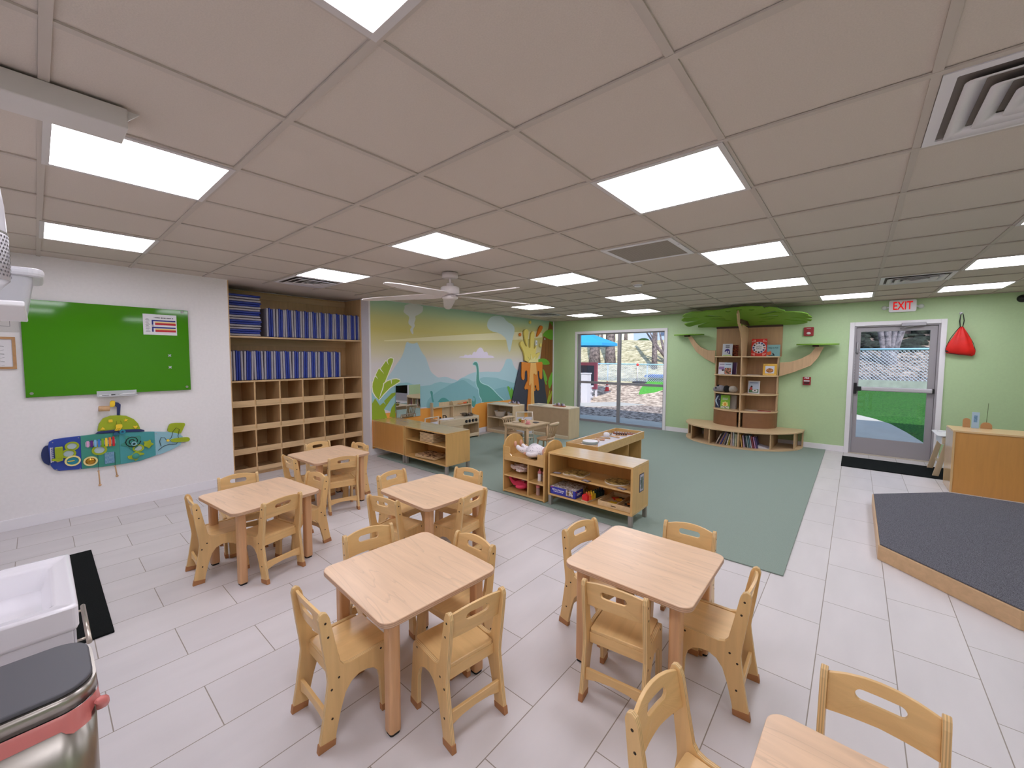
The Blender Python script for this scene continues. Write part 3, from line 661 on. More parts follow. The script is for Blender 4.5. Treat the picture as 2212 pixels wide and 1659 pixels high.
for z0, z1 in ((.918, .98), (.608, .666), (.311, .37), (.05, .108)):
    for k in range(6):
        x = S0 + .009 + k * colw
        MB().box(x + .0095, x + colw - .0095, F0 - .004, F0 + .012, z0 + .001, z1).build('front_lip', cub_x, cu, bevel=.002)
MB().box(S0 + .018, S1 - .018, F1 - .026, F1 - .012, H - .10, H - .03).build('hanging_rail', cub_x, cu)
MB().box(S0 + .018, S1 - .018, F1 - .026, F1 - .012, 1.69, 1.78).build('hanging_rail', cub_x, cu)
MB().box(S0 + .01, S1 - .01, F0 + .04, F0 + .055, .0, .035).build('plinth', cub_wood, cu)
# folded sleeping mats
vb = plain('royal blue vinyl', (38, 58, 150), .38, noise=.12, scale=18); vg = plain('grey vinyl', (168, 165, 176), .42, noise=.05, scale=18)
def make_mat(panels, n, label):
    """folded mat: panels side by side along x, .61 deep (y) and .385 tall"""
    t = thing('folding_mat', label, 'mat', (0, 0, 0), LA)
    w = n / len(panels)
    for k, c in enumerate(panels):
        x0 = k * w + .0015; x1 = (k + 1) * w - .0015
        dz = .006 * ((k * 37 + len(label)) % 3 - 1)
        MB().box(x0, x1, 0, .34, 0, .378 + dz).build('cushion_panel', vb if c == 'b' else vg, t, bevel=.0115, seg=3)
    return t
full = make_mat('gbbg', .112, 'm'); half = make_mat('bg', .056, 'm2')
n = 0
def place_mat(src, s, z, label, grp, tilt=0, first=[True]):
    loc = LW(s, -(F0 + .012 + random.uniform(0, .015)), z)
    o = dup(src, label, grp, loc, LA); o.rotation_euler = (0, rad(tilt), LA)
    return o
s = S0 + .025
place_mat(half, s, 1.237, 'thin folded blue and grey mat at the far left of the lower mat row', 'mats on the lower shelf', 0); s += .06
for k in range(12):
    place_mat(full, s, 1.237, f'{ordinal(k)} thick folded blue and grey mat from the left in the lower mat row', 'mats on the lower shelf', [0, 1.2, -.8, .6, 0, -1, .8, 1.4, 0, 1.0, -.6, .8][k]); s += .1185
s = 1.838
for k in range(11):
    place_mat(full, s, 1.802, f'{ordinal(k)} standing blue and grey mat from the left in the upper mat row', 'standing mats on the upper shelf', [0, .8, -1, 0, .6, -.6, 0, 1, -.8, .4, 0][k]); s += .1165
place_mat(half, s, 1.802, 'thin standing blue and grey mat at the far right of the upper mat row', 'standing mats on the upper shelf')
# flat pile of four mats and a thin one
for k in range(4):
    o = dup(full, f'{ordinal(k)} mat from the bottom of the flat blue and grey mat pile', 'flat pile of mats on the upper shelf', LW(1.385 + .01 * (k % 2), -(F0 + .012), 1.804 + .116 * k + .112), LA)
    o.rotation_euler = (0, rad(90), LA)
o = dup(half, 'thin topmost mat on the flat blue and grey mat pile', 'flat pile of mats on the upper shelf', LW(1.39, -(F0 + .012), 1.804 + .116 * 4 + .057), LA); o.rotation_euler = (0, rad(90), LA)
for src in (full, half):
    for c in list(src.children): bpy.data.objects.remove(c)
    bpy.data.objects.remove(src)

# ---------------------------------------------------------------- mural, mirror, volcano
def mural():
    sky = bpy.data.materials.new('mural sky'); sky.use_nodes = True; nt = sky.node_tree; b = nt.nodes['Principled BSDF']
    tc = nt.nodes.new('ShaderNodeTexCoord'); sp = nt.nodes.new('ShaderNodeSeparateXYZ'); nt.links.new(tc.outputs['Object'], sp.inputs[0])
    mr = nt.nodes.new('ShaderNodeMapRange'); mr.inputs[1].default_value = 1.0; mr.inputs[2].default_value = 2.44
    nt.links.new(sp.outputs[2], mr.inputs[0])
    cr = nt.nodes.new('ShaderNodeValToRGB'); el = cr.color_ramp.elements
    el[0].position = 0; el[0].color = lin((232, 224, 232)); el[1].position = 1; el[1].color = lin((170, 206, 182))
    for p, c in ((.3, (230, 224, 224)), (.42, (228, 220, 190)), (.56, (222, 212, 152)), (.68, (218, 206, 124)), (.82, (206, 206, 140)), (.92, (184, 208, 168))):
        e = el.new(p); e.color = lin(c)
    nt.links.new(mr.outputs[0], cr.inputs[0]); nt.links.new(cr.outputs[0], b.inputs['Base Color']); b.inputs['Roughness'].default_value = .55
    defs = [('streak', (243, 235, 191)), ('smoke', (217, 222, 217)), ('smoke_far', (211, 228, 226)), ('cloud', (245, 235, 255)), ('volcano_far', (193, 219, 230)), ('hill_right', (187, 222, 232)),
            ('hill_mid', (158, 206, 215)), ('hill_near', (139, 193, 202)), ('dinosaur#', (195, 235, 237)), ('dinosaur', (95, 165, 154)), ('dinosaur_neck', (86, 163, 160)), ('dinosaur_back', (86, 163, 160)),
            ('dinosaur_baby', (95, 169, 160)), ('ground', (245, 169, 75)), ('leaf_low', (150, 178, 43)), ('leaf_end', (150, 176, 41)), ('leaf_tall#', (255, 255, 237)), ('leaf_tall', (163, 191, 47)),
            ('leaf_side#', (255, 255, 237)), ('leaf_side', (163, 191, 47)), ('leaf_small', (117, 187, 71)),
            ('trunk', (145, 91, 43)), ('tleaf_f', (178, 191, 58)), ('tleaf_b', (104, 165, 47)), ('tleaf_a', (117, 182, 49)), ('tleaf_c', (117, 189, 58)), ('tleaf_d', (130, 195, 75)), ('tleaf_e', (123, 191, 62))]
    mats = [sky]; mb = MB(); mb.box(3.226, 8.409, -.003, -.0005, .1, H - .001, 0)
    for k, (nm, c) in enumerate(defs):
        halo = nm.endswith('#'); p = MURAL[nm.rstrip('#')]
        p = p + [(8.405, .101), (3.228, .101)] if nm == 'ground' else p if nm.startswith('leaf') or nm == 'trunk' else smooth_poly(p)
        if halo:
            n = len(p); q = []; ar = sum(p[i][0] * p[(i + 1) % n][1] - p[(i + 1) % n][0] * p[i][1] for i in range(n)); sg = 1 if ar > 0 else -1
            for i in range(n):
                a = p[i - 1]; c2 = p[(i + 1) % n]; dx, dy = c2[0] - a[0], c2[1] - a[1]; L = math.hypot(dx, dy) or 1
                q.append((p[i][0] + sg * dy / L * .016, p[i][1] - sg * dx / L * .016))
            p = q
        p = [(min(max(s, 3.227), 8.408), min(max(z, .101), H - .002)) for s, z in p]
        mats.append(plain('mural ink ' + nm, c, .55)); y = -.003 - .00035 * (k + 1)
        mb.face([mb.bm.verts.new((s, y, z)) for s, z in p], len(mats) - 1)
    # trunk bark lines
    mats.append(plain('mural ink bark', (104, 60, 26), .55)); yb = -.003 - .00035 * 22.5
    for s0, s1, w in ((8.06, 8.10, .012), (8.18, 8.22, .012), (8.3, 8.31, .012)):
        mb.face([mb.bm.verts.new(v) for v in ((s0, yb, 1.35), (s0 + w, yb, 1.35), (s1 + w, yb, 2.15), (s1, yb, 2.15))], len(mats) - 1)
    o = bpy.data.objects.new('wall_mural', bpy.data.meshes.new('wall_mural')); bm = mb.bm
    bm.to_mesh(o.data); bm.free()
    for m in mats: o.data.materials.append(m)
    COL.objects.link(o); o.location = LO; o.rotation_euler = (0, 0, LA)
    tag(o, 'printed wall mural of a dinosaur valley with misty blue hills and a yellow sky', 'mural')
mural()
mirror_m = plain('acrylic mirror', (225, 228, 232), .02, 1)
t = thing('wall_mirror', 'frameless square mirror on the mural behind the amber shelf', 'mirror', LO, LA)
MB().box(3.665, 4.166, -.021, -.016, .52, 1.07).build('glass', mirror_m, t); MB().box(3.668, 4.163, -.0155, -.0135, .523, 1.067).build('backing', white_plastic, t)
v = thing('volcano_cutout', 'dark cutout volcano with orange lava and yellow eruption mounted on the mural', 'wall decoration', LO, LA)
yb = -.018
vdark = plain('charcoal panel', (66, 68, 82), .5); vor = plain('lava orange', (236, 142, 48), .45); vpo = plain('lava amber', (250, 194, 112), .45); vye = plain('eruption yellow', (238, 218, 116), .45); vpy = plain('pale eruption yellow', (244, 234, 164), .45); vdo = plain('drop orange', (224, 122, 28), .45)
MB().prism(VOLC['body'], yb - .02, yb, 'y').build('cone', vdark, v, bevel=.004)
MB().prism(VOLC['lava'], yb - .04, yb - .0205, 'y').build('lava_flow', vor, v, bevel=.003)
MB().prism(VOLC['lava_light'], yb - .058, yb - .0405, 'y').build('lava_stream', vpo, v, bevel=.003)
MB().prism(smooth_poly(VOLC['splash']), yb - .038, yb, 'y').build('eruption', vye, v, bevel=.004)
MB().prism(VOLC['splash_light'], yb - .05, yb - .0385, 'y').build('eruption_core', vpy, v, bevel=.002)
MB().prism(smooth_poly(VOLC['drop_long'], 2), yb - .03, yb, 'y').build('lava_drop', vdo, v, bevel=.004)
for k, m in (('dropA', vye), ('dropB', vdo), ('dropC', vye)):
    s, z, r = VOLC[k]; MB().prism(circ(s, z, r, r * 1.1), yb - .03, yb, 'y').build('lava_drop', m, v, bevel=.004)
s, z, r = VOLC['plate']
t = thing('wall_plate', 'small white switch plate beside the yellow eruption', 'switch', LO, LA)
MB().prism(rrect(s - .035, s + .035, z - .055, z + .055, .006, 2), yb - .066, yb - .052, 'y').build('plate', white_plastic, t, bevel=.002)
MB().box(s - .018, s - .004, yb - .069, yb - .0655, z - .025, z + .025).box(s + .004, s + .018, yb - .069, yb - .0655, z - .025, z + .025).build('rockers', plain('switch grey', (190, 190, 196), .4), t)
s, z, r = VOLC['dropD']
tag(MB().cyl((s, -.0145, z), (s, -.03, z), .022, .018, 20).build('round_sensor', white_plastic, loc=LO, rot=(0, 0, LA)), 'tiny round white sensor on the brown trunk of the mural', 'sensor')

# ---------------------------------------------------------------- things on the white wall
bd = thing('glass_board', 'wide glossy green glass writing board on the white wall', 'board', LO, LA)
bz0, bz1, bs0, bs1 = 1.172, 2.045, -.246, .944
gb_ = plain('green back painted glass', (66, 138, 12), .06, 0, .55)
MB().box(bs0, bs1, -.034, -.026, bz0, bz1).build('glass_sheet', gb_, bd, bevel=.0015)
for s, z in ((bs0 + .035, bz0 + .035), (bs1 - .035, bz0 + .035), (bs0 + .035, bz1 - .035), (bs1 - .05, bz1 - .02)):
    MB().cyl((s, 0, z), (s, -.041, z), .012, seg=16).build('standoff', steel, bd)
po = thing('printed_chart', 'white printed weather chart with blue yellow and red bands stuck on the green board', 'poster', LO, LA)
MB().box(.566, .842, -.0372, -.0352, 1.768, 1.983).build('sheet', paper_white, po)
ink = plain('black ink', (52, 50, 62), .7); band_b = plain('navy ink', (36, 44, 128), .7); band_y = plain('yellow ink', (236, 208, 130), .7); band_r = plain('red ink', (196, 44, 56), .7)
pb = MB()
for z0 in (1.872, 1.80):
    pb.box(.635, .832, -.0378, -.0372, z0 + .038, z0 + .052, 0).box(.635, .648, -.0378, -.0372, z0, z0 + .0375, 0).box(.662, .832, -.0378, -.0372, z0 + .022, z0 + .034, 1).box(.662, .834, -.0378, -.0372, z0, z0 + .0215, 2)
pb.build('colour_bands', [band_b, band_y, band_r], po)
pl_ = MB()
for k in range(12): pl_.box(.585 + .004 * (k % 2), .622 - .006 * (k % 3), -.0376, -.0372, 1.80 + .012 * k, 1.803 + .012 * k)
for k in range(14): pl_.box(.655 + k * .0115, .655 + k * .0115 + (.009 if k % 4 else .004), -.0376, -.0372, 1.943, 1.952)
pl_.box(.635, .65, -.0376, -.0372, 1.858, 1.864)
pl_.build('print_lines', ink, po)
clear = milky('clear acrylic', (230, 232, 236), .45)
for k, (s, z, l) in enumerate(((.769, 1.552, 'upper clear star magnet on the right of the green board'), (.769, 1.425, 'lower clear star magnet on the right of the green board'))):
    tag(MB().prism(star(s, z, .02, .008, 4, 45), -.046, -.0345, 'y').build('board_magnet', clear, loc=LO, rot=(0, 0, LA), bevel=.001), l, 'magnet', 'magnets on the green board')
t = thing('marker_ledge', 'small clear marker ledge under the green board', 'ledge', LO, LA)
MB().box(.2, .49, -.085, -.03, 1.145, 1.149).box(.2, .49, -.085, -.082, 1.149, 1.158).build('shelf', clear, t); MB().box(.2, .49, -.036, -.0345, 1.149, 1.2).build('back_strip', clear, t)
mk = thing('whiteboard_marker', 'white and black whiteboard marker lying left on the ledge', 'marker', LW(.212, .062, 1.158), LA)
MB().cyl((0, 0, 0), (.085, 0, 0), .008).build('barrel', white_plastic, mk); MB().cyl((.086, 0, 0), (.115, 0, 0), .0085).build('cap', black, mk)
pr_ = MB(); pr_.box(.02, .07, -.0088, -.0075, -.003, .003); pr_.build('print', black, mk)
er = thing('board_eraser', 'black and white board eraser lying right on the marker ledge', 'eraser', LW(.33, .06, 1.15), LA)
MB().prism([(0, 0), (.145, 0), (.145, .01), (0, .004)], -.018, .018, 'y').build('felt', black, er, bevel=.002); MB().prism([(.02, .0065), (.145, .0105), (.145, .02), (.06, .022), (.03, .014)], -.016, .016, 'y').build('grip', white_plastic, er, bevel=.002)
fp = thing('floor_plan_poster', 'pale grey floor plan sheet taped left of the green board', 'poster', LO, LA)
MB().box(-.62, -.257, -.004, -.001, 1.75, 2.055).build('sheet', plain('grey paper', (206, 202, 200), .8), fp)
fl = MB()
for a, b_, c, d in ((-.55, -.31, 1.968, 1.972), (-.55, -.31, 1.80, 1.803), (-.31, -.307, 1.80, 1.972), (-.55, -.547, 1.8, 1.972), (-.44, -.437, 1.84, 1.93), (-.44, -.36, 1.84, 1.843), (-.33, -.31, 1.9, 1.903)): fl.box(a, b_, -.0046, -.004, c, d)
for s, z in ((-.36, 1.94), (-.36, 1.91), (-.38, 1.875), (-.34, 1.87)): fl.cyl((s, -.004, z), (s, -.0046, z), .009, seg=12)
fl.build('plan_lines', plain('grey ink', (120, 118, 122), .8), fp)
fr = thing('framed_drawing', 'small oak framed pencil drawing left of the green board', 'picture', LO, LA)
oak = plain('oak frame', (186, 142, 96), .5, noise=.1, scale=25)
MB().holed(rrect(-.66, -.284, 1.428, 1.708, .002, 1), rrect(-.64, -.304, 1.448, 1.688, .002, 1), -.018, -.001, 'y').build('frame', oak, fr)
MB().box(-.642, -.302, -.008, -.005, 1.446, 1.69).build('paper', paper_white, fr)
sk = MB()
for k in range(9):
    a = 1.46 + .022 * k; sk.tube([(-.6 + .05 * j, -.0085, a + .012 * math.sin(k * 2.1 + j * 1.3)) for j in range(6)], .0012, 4)
sk.build('pencil_lines', plain('pencil', (150, 148, 152), .8), fr)

# submarine activity board
sb = thing('submarine_activity_board', 'blue and lime toy submarine activity panel on the white wall below the green board', 'activity board', LO, LA)
navy = plain('navy panel', (34, 48, 100), .4); sblue = plain('cobalt panel', (46, 72, 164), .4); sgreen = plain('sea green panel', (64, 148, 132), .4); steal = plain('teal panel', (72, 156, 160), .4)
spale = plain('pale blue panel', (146, 192, 206), .4); lime = plain('lime panel', (160, 178, 36), .4); syel = plain('toy yellow', (246, 208, 56), .4); cream = plain('toy cream', (238, 220, 150), .45); natural = wood('natural beech', (206, 166, 122), 'z', .5, .1); tealblue = plain('toy teal', (36, 138, 164), .4)
def sp_(name, key, y0, y1, mat, par=sb, sm=0, bv=.003):
    p = SUB[key] if isinstance(key, str) else key
    return MB().prism(smooth_poly(p, sm) if sm else p, -y1, -y0, 'y').build(name, mat, par, bevel=bv)
sp_('nose_panel', 'nose', .004, .02, navy, sm=1); hb = sp_('bow_panel', 'hull_blue', .006, .026, sblue); hg = sp_('front_panel', 'hull_green', .006, .026, sgreen); ht = sp_('rear_panel', 'hull_teal', .006, .026, steal); hl = sp_('tail_panel', 'hull_tail', .006, .026, spale)
sp_('tail_fin', 'fin', .004, .02, lime, sm=1); sp_('propeller', 'propeller', .027, .04, lime, sm=2); dm = sp_('cabin_dome', 'dome', .006, .026, lime); sp_('deck_strip', 'strip', .0265, .036, navy)
sp_('periscope', 'periscope', .006, .03, navy); ln_ = sp_('periscope_lens', 'lens', .031, .045, syel, sm=1)
P = SUBP
def disc(name, key, r, y0, y1, mat, par, ry=None, n=24): return MB().prism(circ(P[key][0], P[key][1], r, ry or r, n), -y1, -y0, 'y').build(name, mat, par, bevel=.0015)
a, b_ = P['block0'], P['block1']; MB().cyl((a[0], -.06, a[1]), (b_[0], -.06, b_[1]), .026, seg=20).build('wood_scope', natural, sb, bevel=.004)
for k, (key, r) in enumerate((('ring1', .048), ('ring2', .055), ('ring3', .05), ('window', .045))):
    par = [hb, hg, hb, ht][k]
    MB().holed(circ(*P[key], r, r * .9, 24), circ(*P[key], r * .68, r * .6, 24), -.036, -.0265, 'y').build('porthole_ring', lime, par, bevel=.0015); disc('porthole_pane', key, r * .67, .0265, .029, plain('porthole grey', (178, 196, 204), .3), par, r * .59)
MB().holed(circ(*P['clock'], .053, .05, 24), circ(*P['clock'], .04, .037, 24), -.045, -.0265, 'y').build('dial_ring', cream, hb, bevel=.002); disc('dial_face', 'clock', .0395, .0265, .034, tealblue, hb, .0365)
MB().box(P['clock'][0] - .032, P['clock'][0] + .012, -.04, -.0345, P['clock'][1] - .003, P['clock'][1] + .003).build('dial_hand', syel, hb)
MB().holed(circ(*P['gold'], .05, .046, 24), circ(*P['gold'], .036, .033, 24), -.042, -.0265, 'y').build('bell_ring', cream, hg, bevel=.002)
MB().ball((P['gold'][0], -.03, P['gold'][1]), (.035, .018, .032)).build('brass_dome', plain('brass', (196, 150, 60), .2, .9), hg)
sp_('roller', 'roller', .03, .055, lime, hb, 0, .008); sp_('roller_pad', 'pad', .028, .05, cream, hb); sp_('slide_lever', 'lever', .0565, .068, lime, hb, 1)
zz = MB()
for k in range(8): z = .565 + .018 * k; zz.box(-.124, -.104, -.036, -.0265, z, z + .007)
zz.box(-.124, -.118, -.034, -.0265, .56, .70); zz.build('ratchet_rail', plain('bone plastic', (214, 210, 226), .4), hb)
xyl = [(226, 170, 214), (96, 42, 130), (132, 192, 232), (62, 130, 206), (122, 172, 42), (246, 214, 70), (236, 132, 60), (196, 40, 52)]
x0, x1 = P['xylo0'][0], P['xylo1'][0]
MB().box(x0 - .016, x1 + .014, -.034, -.0265, P['xylo0'][1] - .022, P['xylo0'][1] + .02).build('xylophone_frame', clear, hg)
for k, c in enumerate(xyl):
    s = x0 + (x1 - x0) * k / 7; hh = .03 + .0025 * k
    MB().box(s - .009, s + .009, -.042, -.0345, P['xylo0'][1] - hh, P['xylo0'][1] + hh).build('xylophone_bar', plain('toy bar %d' % k, c, .3), hg, bevel=.003)
sp_('wave_plate', 'grid', .027, .031, plain('wave blue', (96, 150, 186), .35), hg)
wv = MB()
for k in range(9): z = .483 + .0125 * k; wv.tube([(.234 + .008 * j, -.033, z + .003 * (-1) ** j) for j in range(9)], .0018, 5)
wv.build('wave_ridges', plain('wave pale', (176, 206, 222), .35), hg)
sp_('starfish', 'starfish', .03, .045, lime, ht, 1); sp_('star_plate', 'starplate', .027, .032, sgreen, ht, 1)
spi = MB(); c = P['spiral']; spi.tube([(c[0] + (.012 + .0042 * k * .5) * math.cos(k * .5), -.034, c[1] + (.012 + .0042 * k * .5) * math.sin(k * .5)) for k in range(26)], .004, 6); spi.build('spiral_track', black, ht)
MB().holed(circ(c[0] + .008, c[1] - .024, .022, .022, 18), circ(c[0] + .008, c[1] - .024, .012, .012, 18), -.06, -.04, 'y').build('spiral_knob', spale, ht, bevel=.002)
sp_('turtle', 'turtle', .028, .038, lime, ht, 1); MB().ball((P['turtleshell'][0], -.042, P['turtleshell'][1]), (.03, .016, .03)).build('turtle_shell', sgreen, ht)
for nm, key, pts in (('square_peg', 'shape_sq', None), ('star_peg', 'shape_star', 1), ('triangle_peg', 'shape_tri', 2), ('heart_peg', 'shape_heart', 3)):
    s, z = P[key]
    pp = rrect(s - .015, s + .015, z - .014, z + .014, .003, 2) if pts is None else star(s, z, .02, .009) if pts == 1 else [(s - .018, z - .012), (s + .018, z - .012), (s, z + .015)] if pts == 2 else [(s, z - .018), (s + .018, z + .003), (s + .012, z + .014), (s, z + .008), (s - .012, z + .014), (s - .018, z + .003)]
    MB().prism(pp, -.036, -.0265, 'y').build(nm, syel, dm, bevel=.002)
s, z = P['octopus']; oc = MB(); oc.prism(rrect(s - .024, s + .024, z - .008, z + .03, .012, 4), -.054, -.04, 'y')
for k in range(4): oc.tube([(s - .018 + .012 * k, -.048, z), (s - .024 + .011 * k, -.048, z - .02), (s - .032 + .01 * k, -.048, z - .034)], .0045, 6)
oc.build('octopus', syel, dm); MB().tube([(s - .018, -.042, z + .03), (s - .016, -.03, z + .062)], .001, 5).tube([(s + .018, -.042, z + .03), (s + .016, -.03, z + .062)], .001, 5).build('octopus_cord', black, dm)
disc('deck_wheel', 'wheel', .024, .037, .05, tealblue, sb); disc('deck_button', 'bag', .022, .037, .045, plain('dusk blue', (40, 96, 130), .4), sb, .016)
MB().prism(star(*P['wheel'], .014, .006), -.052, -.0505, 'y').build('wheel_star', navy, sb)
tr = [P['t%d' % k] for k in range(15)]; MB().tube([(a, -.032, b_) for a, b_ in tr], .0025, 6).build('squiggle_track', black, hl); disc('track_knob', 'knob', .013, .036, .05, syel, hl)
for a, b_, c in (('h1a', 'h1b', 'h1c'), ('h2a', 'h2b', 'h2c')):
    A, B_, C_ = P[a], P[b_], P[c]
    o = MB().tube([(A[0], -.03, A[1]), (B_[0], -.034, B_[1])], .0013, 5).build('beater_cord', black, hg)
    MB().cyl((B_[0], -.034, B_[1]), (C_[0], -.034, C_[1]), .0055, seg=10).ball((C_[0], -.034, C_[1]), .012, 12, 8).cyl((B_[0] - .008, -.034, B_[1] - .004), (B_[0] + .006, -.034, B_[1]), .005, seg=8).build('beater_stick', natural, hg)
if True:
    sc_ = MB()
    for s, z in ((-.105, .745), (.06, .765), (.06, .468), (-.09, .49), (.63, .72), (.632, .5), (.2, .796), (.5, .776), (.346, .955)): sc_.cyl((s, -.0262, z), (s, -.0278, z), .0045, seg=8)
    sc_.build('screws', steel, sb)
# ---------------------------------------------------------------- amber shelves on the carpet
RZ = .011      # carpet surface
def low_shelf(name, lab, x0, x1, y0, y1, ztop, zb, zmid, closed, legs_z=RZ):
    """open towards -x; 'closed' shows a plain panel instead"""
    t = thing(name, lab, 'shelf', ((x0 + x1) / 2, (y0 + y1) / 2, legs_z))
    a, b = -(x1 - x0) / 2, (x1 - x0) / 2; c, d = -(y1 - y0) / 2, (y1 - y0) / 2; Z = ztop - legs_z; B = zb - legs_z; th = .019
    MB().box(a, b, c, d, Z - th, Z).build('top', amber_x, t, bevel=.002)
    MB().box(a, b, c, d, B, B + th).build('bottom_shelf', amber_x, t, bevel=.002)
    MB().box(a, b, c, c + th, B + th, Z - th).build('side_panel', amber_z, t); MB().box(a, b, d - th, d, B + th, Z - th).build('side_panel', amber_z, t)
    if closed:
        MB().box(a + .004, a + .014, c + th, d - th, B + th, Z - th).build('back_panel', amber_deep, t)
        MB().box(a + .014, b, c + th, d - th, zmid - legs_z - th, zmid - legs_z).build('middle_shelf', amber_x, t)
    else:
        MB().box(b - .014, b - .004, c + th, d - th, B + th, Z - th).build('back_panel', amber_deep, t)
        MB().box(a + .012, b - .014, c + th, d - th, zmid - legs_z - th, zmid - legs_z).build('middle_shelf', amber_x, t, bevel=.002)
    for sx in (a + .022, b - .022):
        for sy in (c + .022, d - .022):
            MB().box(sx - .018, sx + .018, sy - .018, sy + .018, 0, B).build('leg', grey_metal, t, bevel=.002)
    return t
low_shelf('amber_shelf', 'long amber cabinet with its plain back to the tables, beside the mural wall', 2.13, 2.55, 4.42, 5.29, .556, .128, .38, True)
low_shelf('amber_shelf', 'amber open shelf holding a stack of wooden trays', 2.14, 2.56, 3.505, 4.415, .556, .122, .38, False)
low_shelf('amber_shelf', 'amber open shelf holding puzzles and a blue puzzle box', 2.165, 2.535, 1.015, 1.932, .565, .115, .34, False)
# trays on the shelf
tray_w = wood('tray pine', (214, 184, 140), 'x', .5, .1); dark_brown = plain('dark brown peg', (70, 52, 40), .7); dots = plain('dark puzzle pieces', (86, 62, 48), .7, noise=.5, scale=60)  # pine trays, dark brown for the pegs and the brand mark
tr0 = thing('puzzle_tray', 'x', 'tray', (0, 0, 0), 0, 'wooden trays stacked on the amber shelf')
MB().box(-.145, .145, -.14, .14, 0, .006).build('base', tray_w, tr0)
MB().holed(rrect(-.15, .15, -.145, .145, .006, 2), rrect(-.138, .138, -.133, .133, .004, 2), .001, .0135, 'z').build('rim', tray_w, tr0)
for k in range(7):
    lab = 'topmost wooden tray of the stack, with dark round pieces' if k == 6 else f'{ordinal(k)} wooden tray from the bottom of the stack on the amber shelf'
    if k == 0: tr0.location = (2.32, 3.96, .3815); tr0['label'] = lab
    else: dup(tr0, lab, None, (2.32 + .002 * (k % 2), 3.96 - .003 * (k % 3), .3815 + .0185 * k), rad([0, 1, -1, .5, 0, -.6, .3][k]))
pieces = MB()
for i in range(5):
    for j in range(5): pieces.cyl((2.22 + .05 * i, 3.86 + .05 * j, .3995 + .0185 * 5.94), (2.22 + .05 * i, 3.86 + .05 * j, .41 + .0185 * 6), .014, seg=10)
tag(pieces.build('peg_piece', dark_brown), 'rows of dark round pegs in the topmost wooden tray', 'peg', None, 'stuff')
for k in range(2):
    t = thing('picture_puzzle', ['lower wooden picture puzzle board on the bottom of the amber shelf', 'upper wooden picture puzzle board, dark printed, on the bottom of the amber shelf'][k], 'puzzle', (2.32, 4.02 + .01 * k, .1475 + .0145 * k), rad(4 - 5 * k))
    MB().prism(rrect(-.15, .15, -.2, .2, .02, 4), 0, .0125).build('board', tray_w, t, bevel=.002)
    MB().prism(rrect(-.135, .135, -.185, .185, .015, 4), .0126, .0137).build('picture', speckle('puzzle picture', (70, 40, 24), (214, 176, 132), 22, .6, 0, .42, .56) if k == 0 else M['puzzle picture'], t)
# things on the puzzle shelf
farm = speckle('puzzle art', (96, 70, 30), (206, 180, 110), 26, .5, 0, .4, .6)
t = thing('floor_puzzle', 'large shaped wooden puzzle lying left on the middle shelf of the puzzle shelf', 'puzzle', (2.35, 1.69, .3405))
sh = smooth_poly([(-.12, .08), (-.11, .12), (-.03, .12), (.02, .1), (.1, .1), (.11, -.02), (.08, -.12), (-.03, -.11), (-.09, -.13), (-.11, -.08), (-.08, 0), (-.12, .04)])
MB().prism(sh, 0, .009).build('board', plain('puzzle edge', (222, 212, 196), .6), t, bevel=.001); MB().prism([(x * .96, y * .96) for x, y in sh], .0091, .0105).build('picture', farm, t)
t = thing('floor_puzzle', 'round wooden puzzle lying right on the middle shelf of the puzzle shelf', 'puzzle', (2.35, 1.25, .3405))
MB().prism(circ(0, 0, .118, n=36), 0, .009).build('board', M['puzzle edge'], t, bevel=.001); MB().prism(circ(0, 0, .113, n=36), .0091, .0105).build('picture', farm, t)
card_b = plain('card navy border', (40, 40, 66), .5); card_p = plain('card photo', (176, 172, 184), .5, noise=.3, scale=60)
for (x, y, r, l) in ((2.235, 1.865, 12, 'small picture card at the left end of the middle puzzle shelf'), (2.195, 1.50, -12, 'small picture card lying in front of the shaped puzzle'), (2.205, 1.135, -16, 'small picture card lying in front of the round puzzle')):
    t = thing('picture_card', l, 'card', (x, y, .3405), rad(r)); MB().box(-.028, .028, -.042, .042, 0, .0014).build('border', card_b, t); MB().box(-.02, .02, -.034, .034, .0015, .002).build('photo', card_p, t)
t = thing('photo_label', 'framed photo label stuck on the right end of the puzzle shelf', 'label', (2.365, 1.0145, .385))
MB().box(-.05, .05, -.002, 0, -.085, .085).build('border', card_b, t); MB().box(-.042, .042, -.0026, -.002, -.077, .077).build('photo', card_p, t); MB().box(-.02, .03, -.003, -.0026, -.06, .055).box(-.035, -.01, -.003, -.0026, -.01, .03).build('figure', plain('card figure', (96, 110, 104), .5, noise=.4, scale=60), t)
pbx = thing('puzzle_box', 'blue puzzle box with white lettering on the bottom of the puzzle shelf', 'box', (2.172, 1.905, .1345))
blue_card = plain('blue card', (48, 54, 160), .4); lid_art = speckle('puzzle lid art', (120, 96, 50), (220, 214, 214), 40, .45, 0, .4, .58)
MB().box(.003, .243, -.297, -.003, 0, .07).build('box_base', blue_card, pbx)
li = MB(); li.box(0, .246, -.3, 0, .01, .078); li.build('lid', blue_card, pbx, bevel=.001)
MB().box(.002, .244, -.298, -.002, .0781, .0788).build('lid_picture', lid_art, pbx)
MB().box(-.0008, 0, -.27, -.19, .014, .074).build('side_picture', lid_art, pbx); MB().box(.15, .246, -.3008, -.3, .014, .076).build('end_picture', farm, pbx)
text('lettering', 'All Four Seasons', .024, paper_white, pbx, (-.001, -.095, .05), (rad(90), 0, rad(-90)), .0003, .92, bold=.0004)
li = MB(); [li.box(-.0008, 0, -.155 + .02 * k, -.14 + .02 * k, .028, .034) for k in range(6)]; li.build('small_print', paper_white, pbx)
li = MB(); li.box(-.0008, 0, -.03, -.006, .066, .074).box(.012, .03, -.3008, -.3, .062, .07); li.build('red_tab', plain('red tab', (206, 60, 90), .4), pbx)
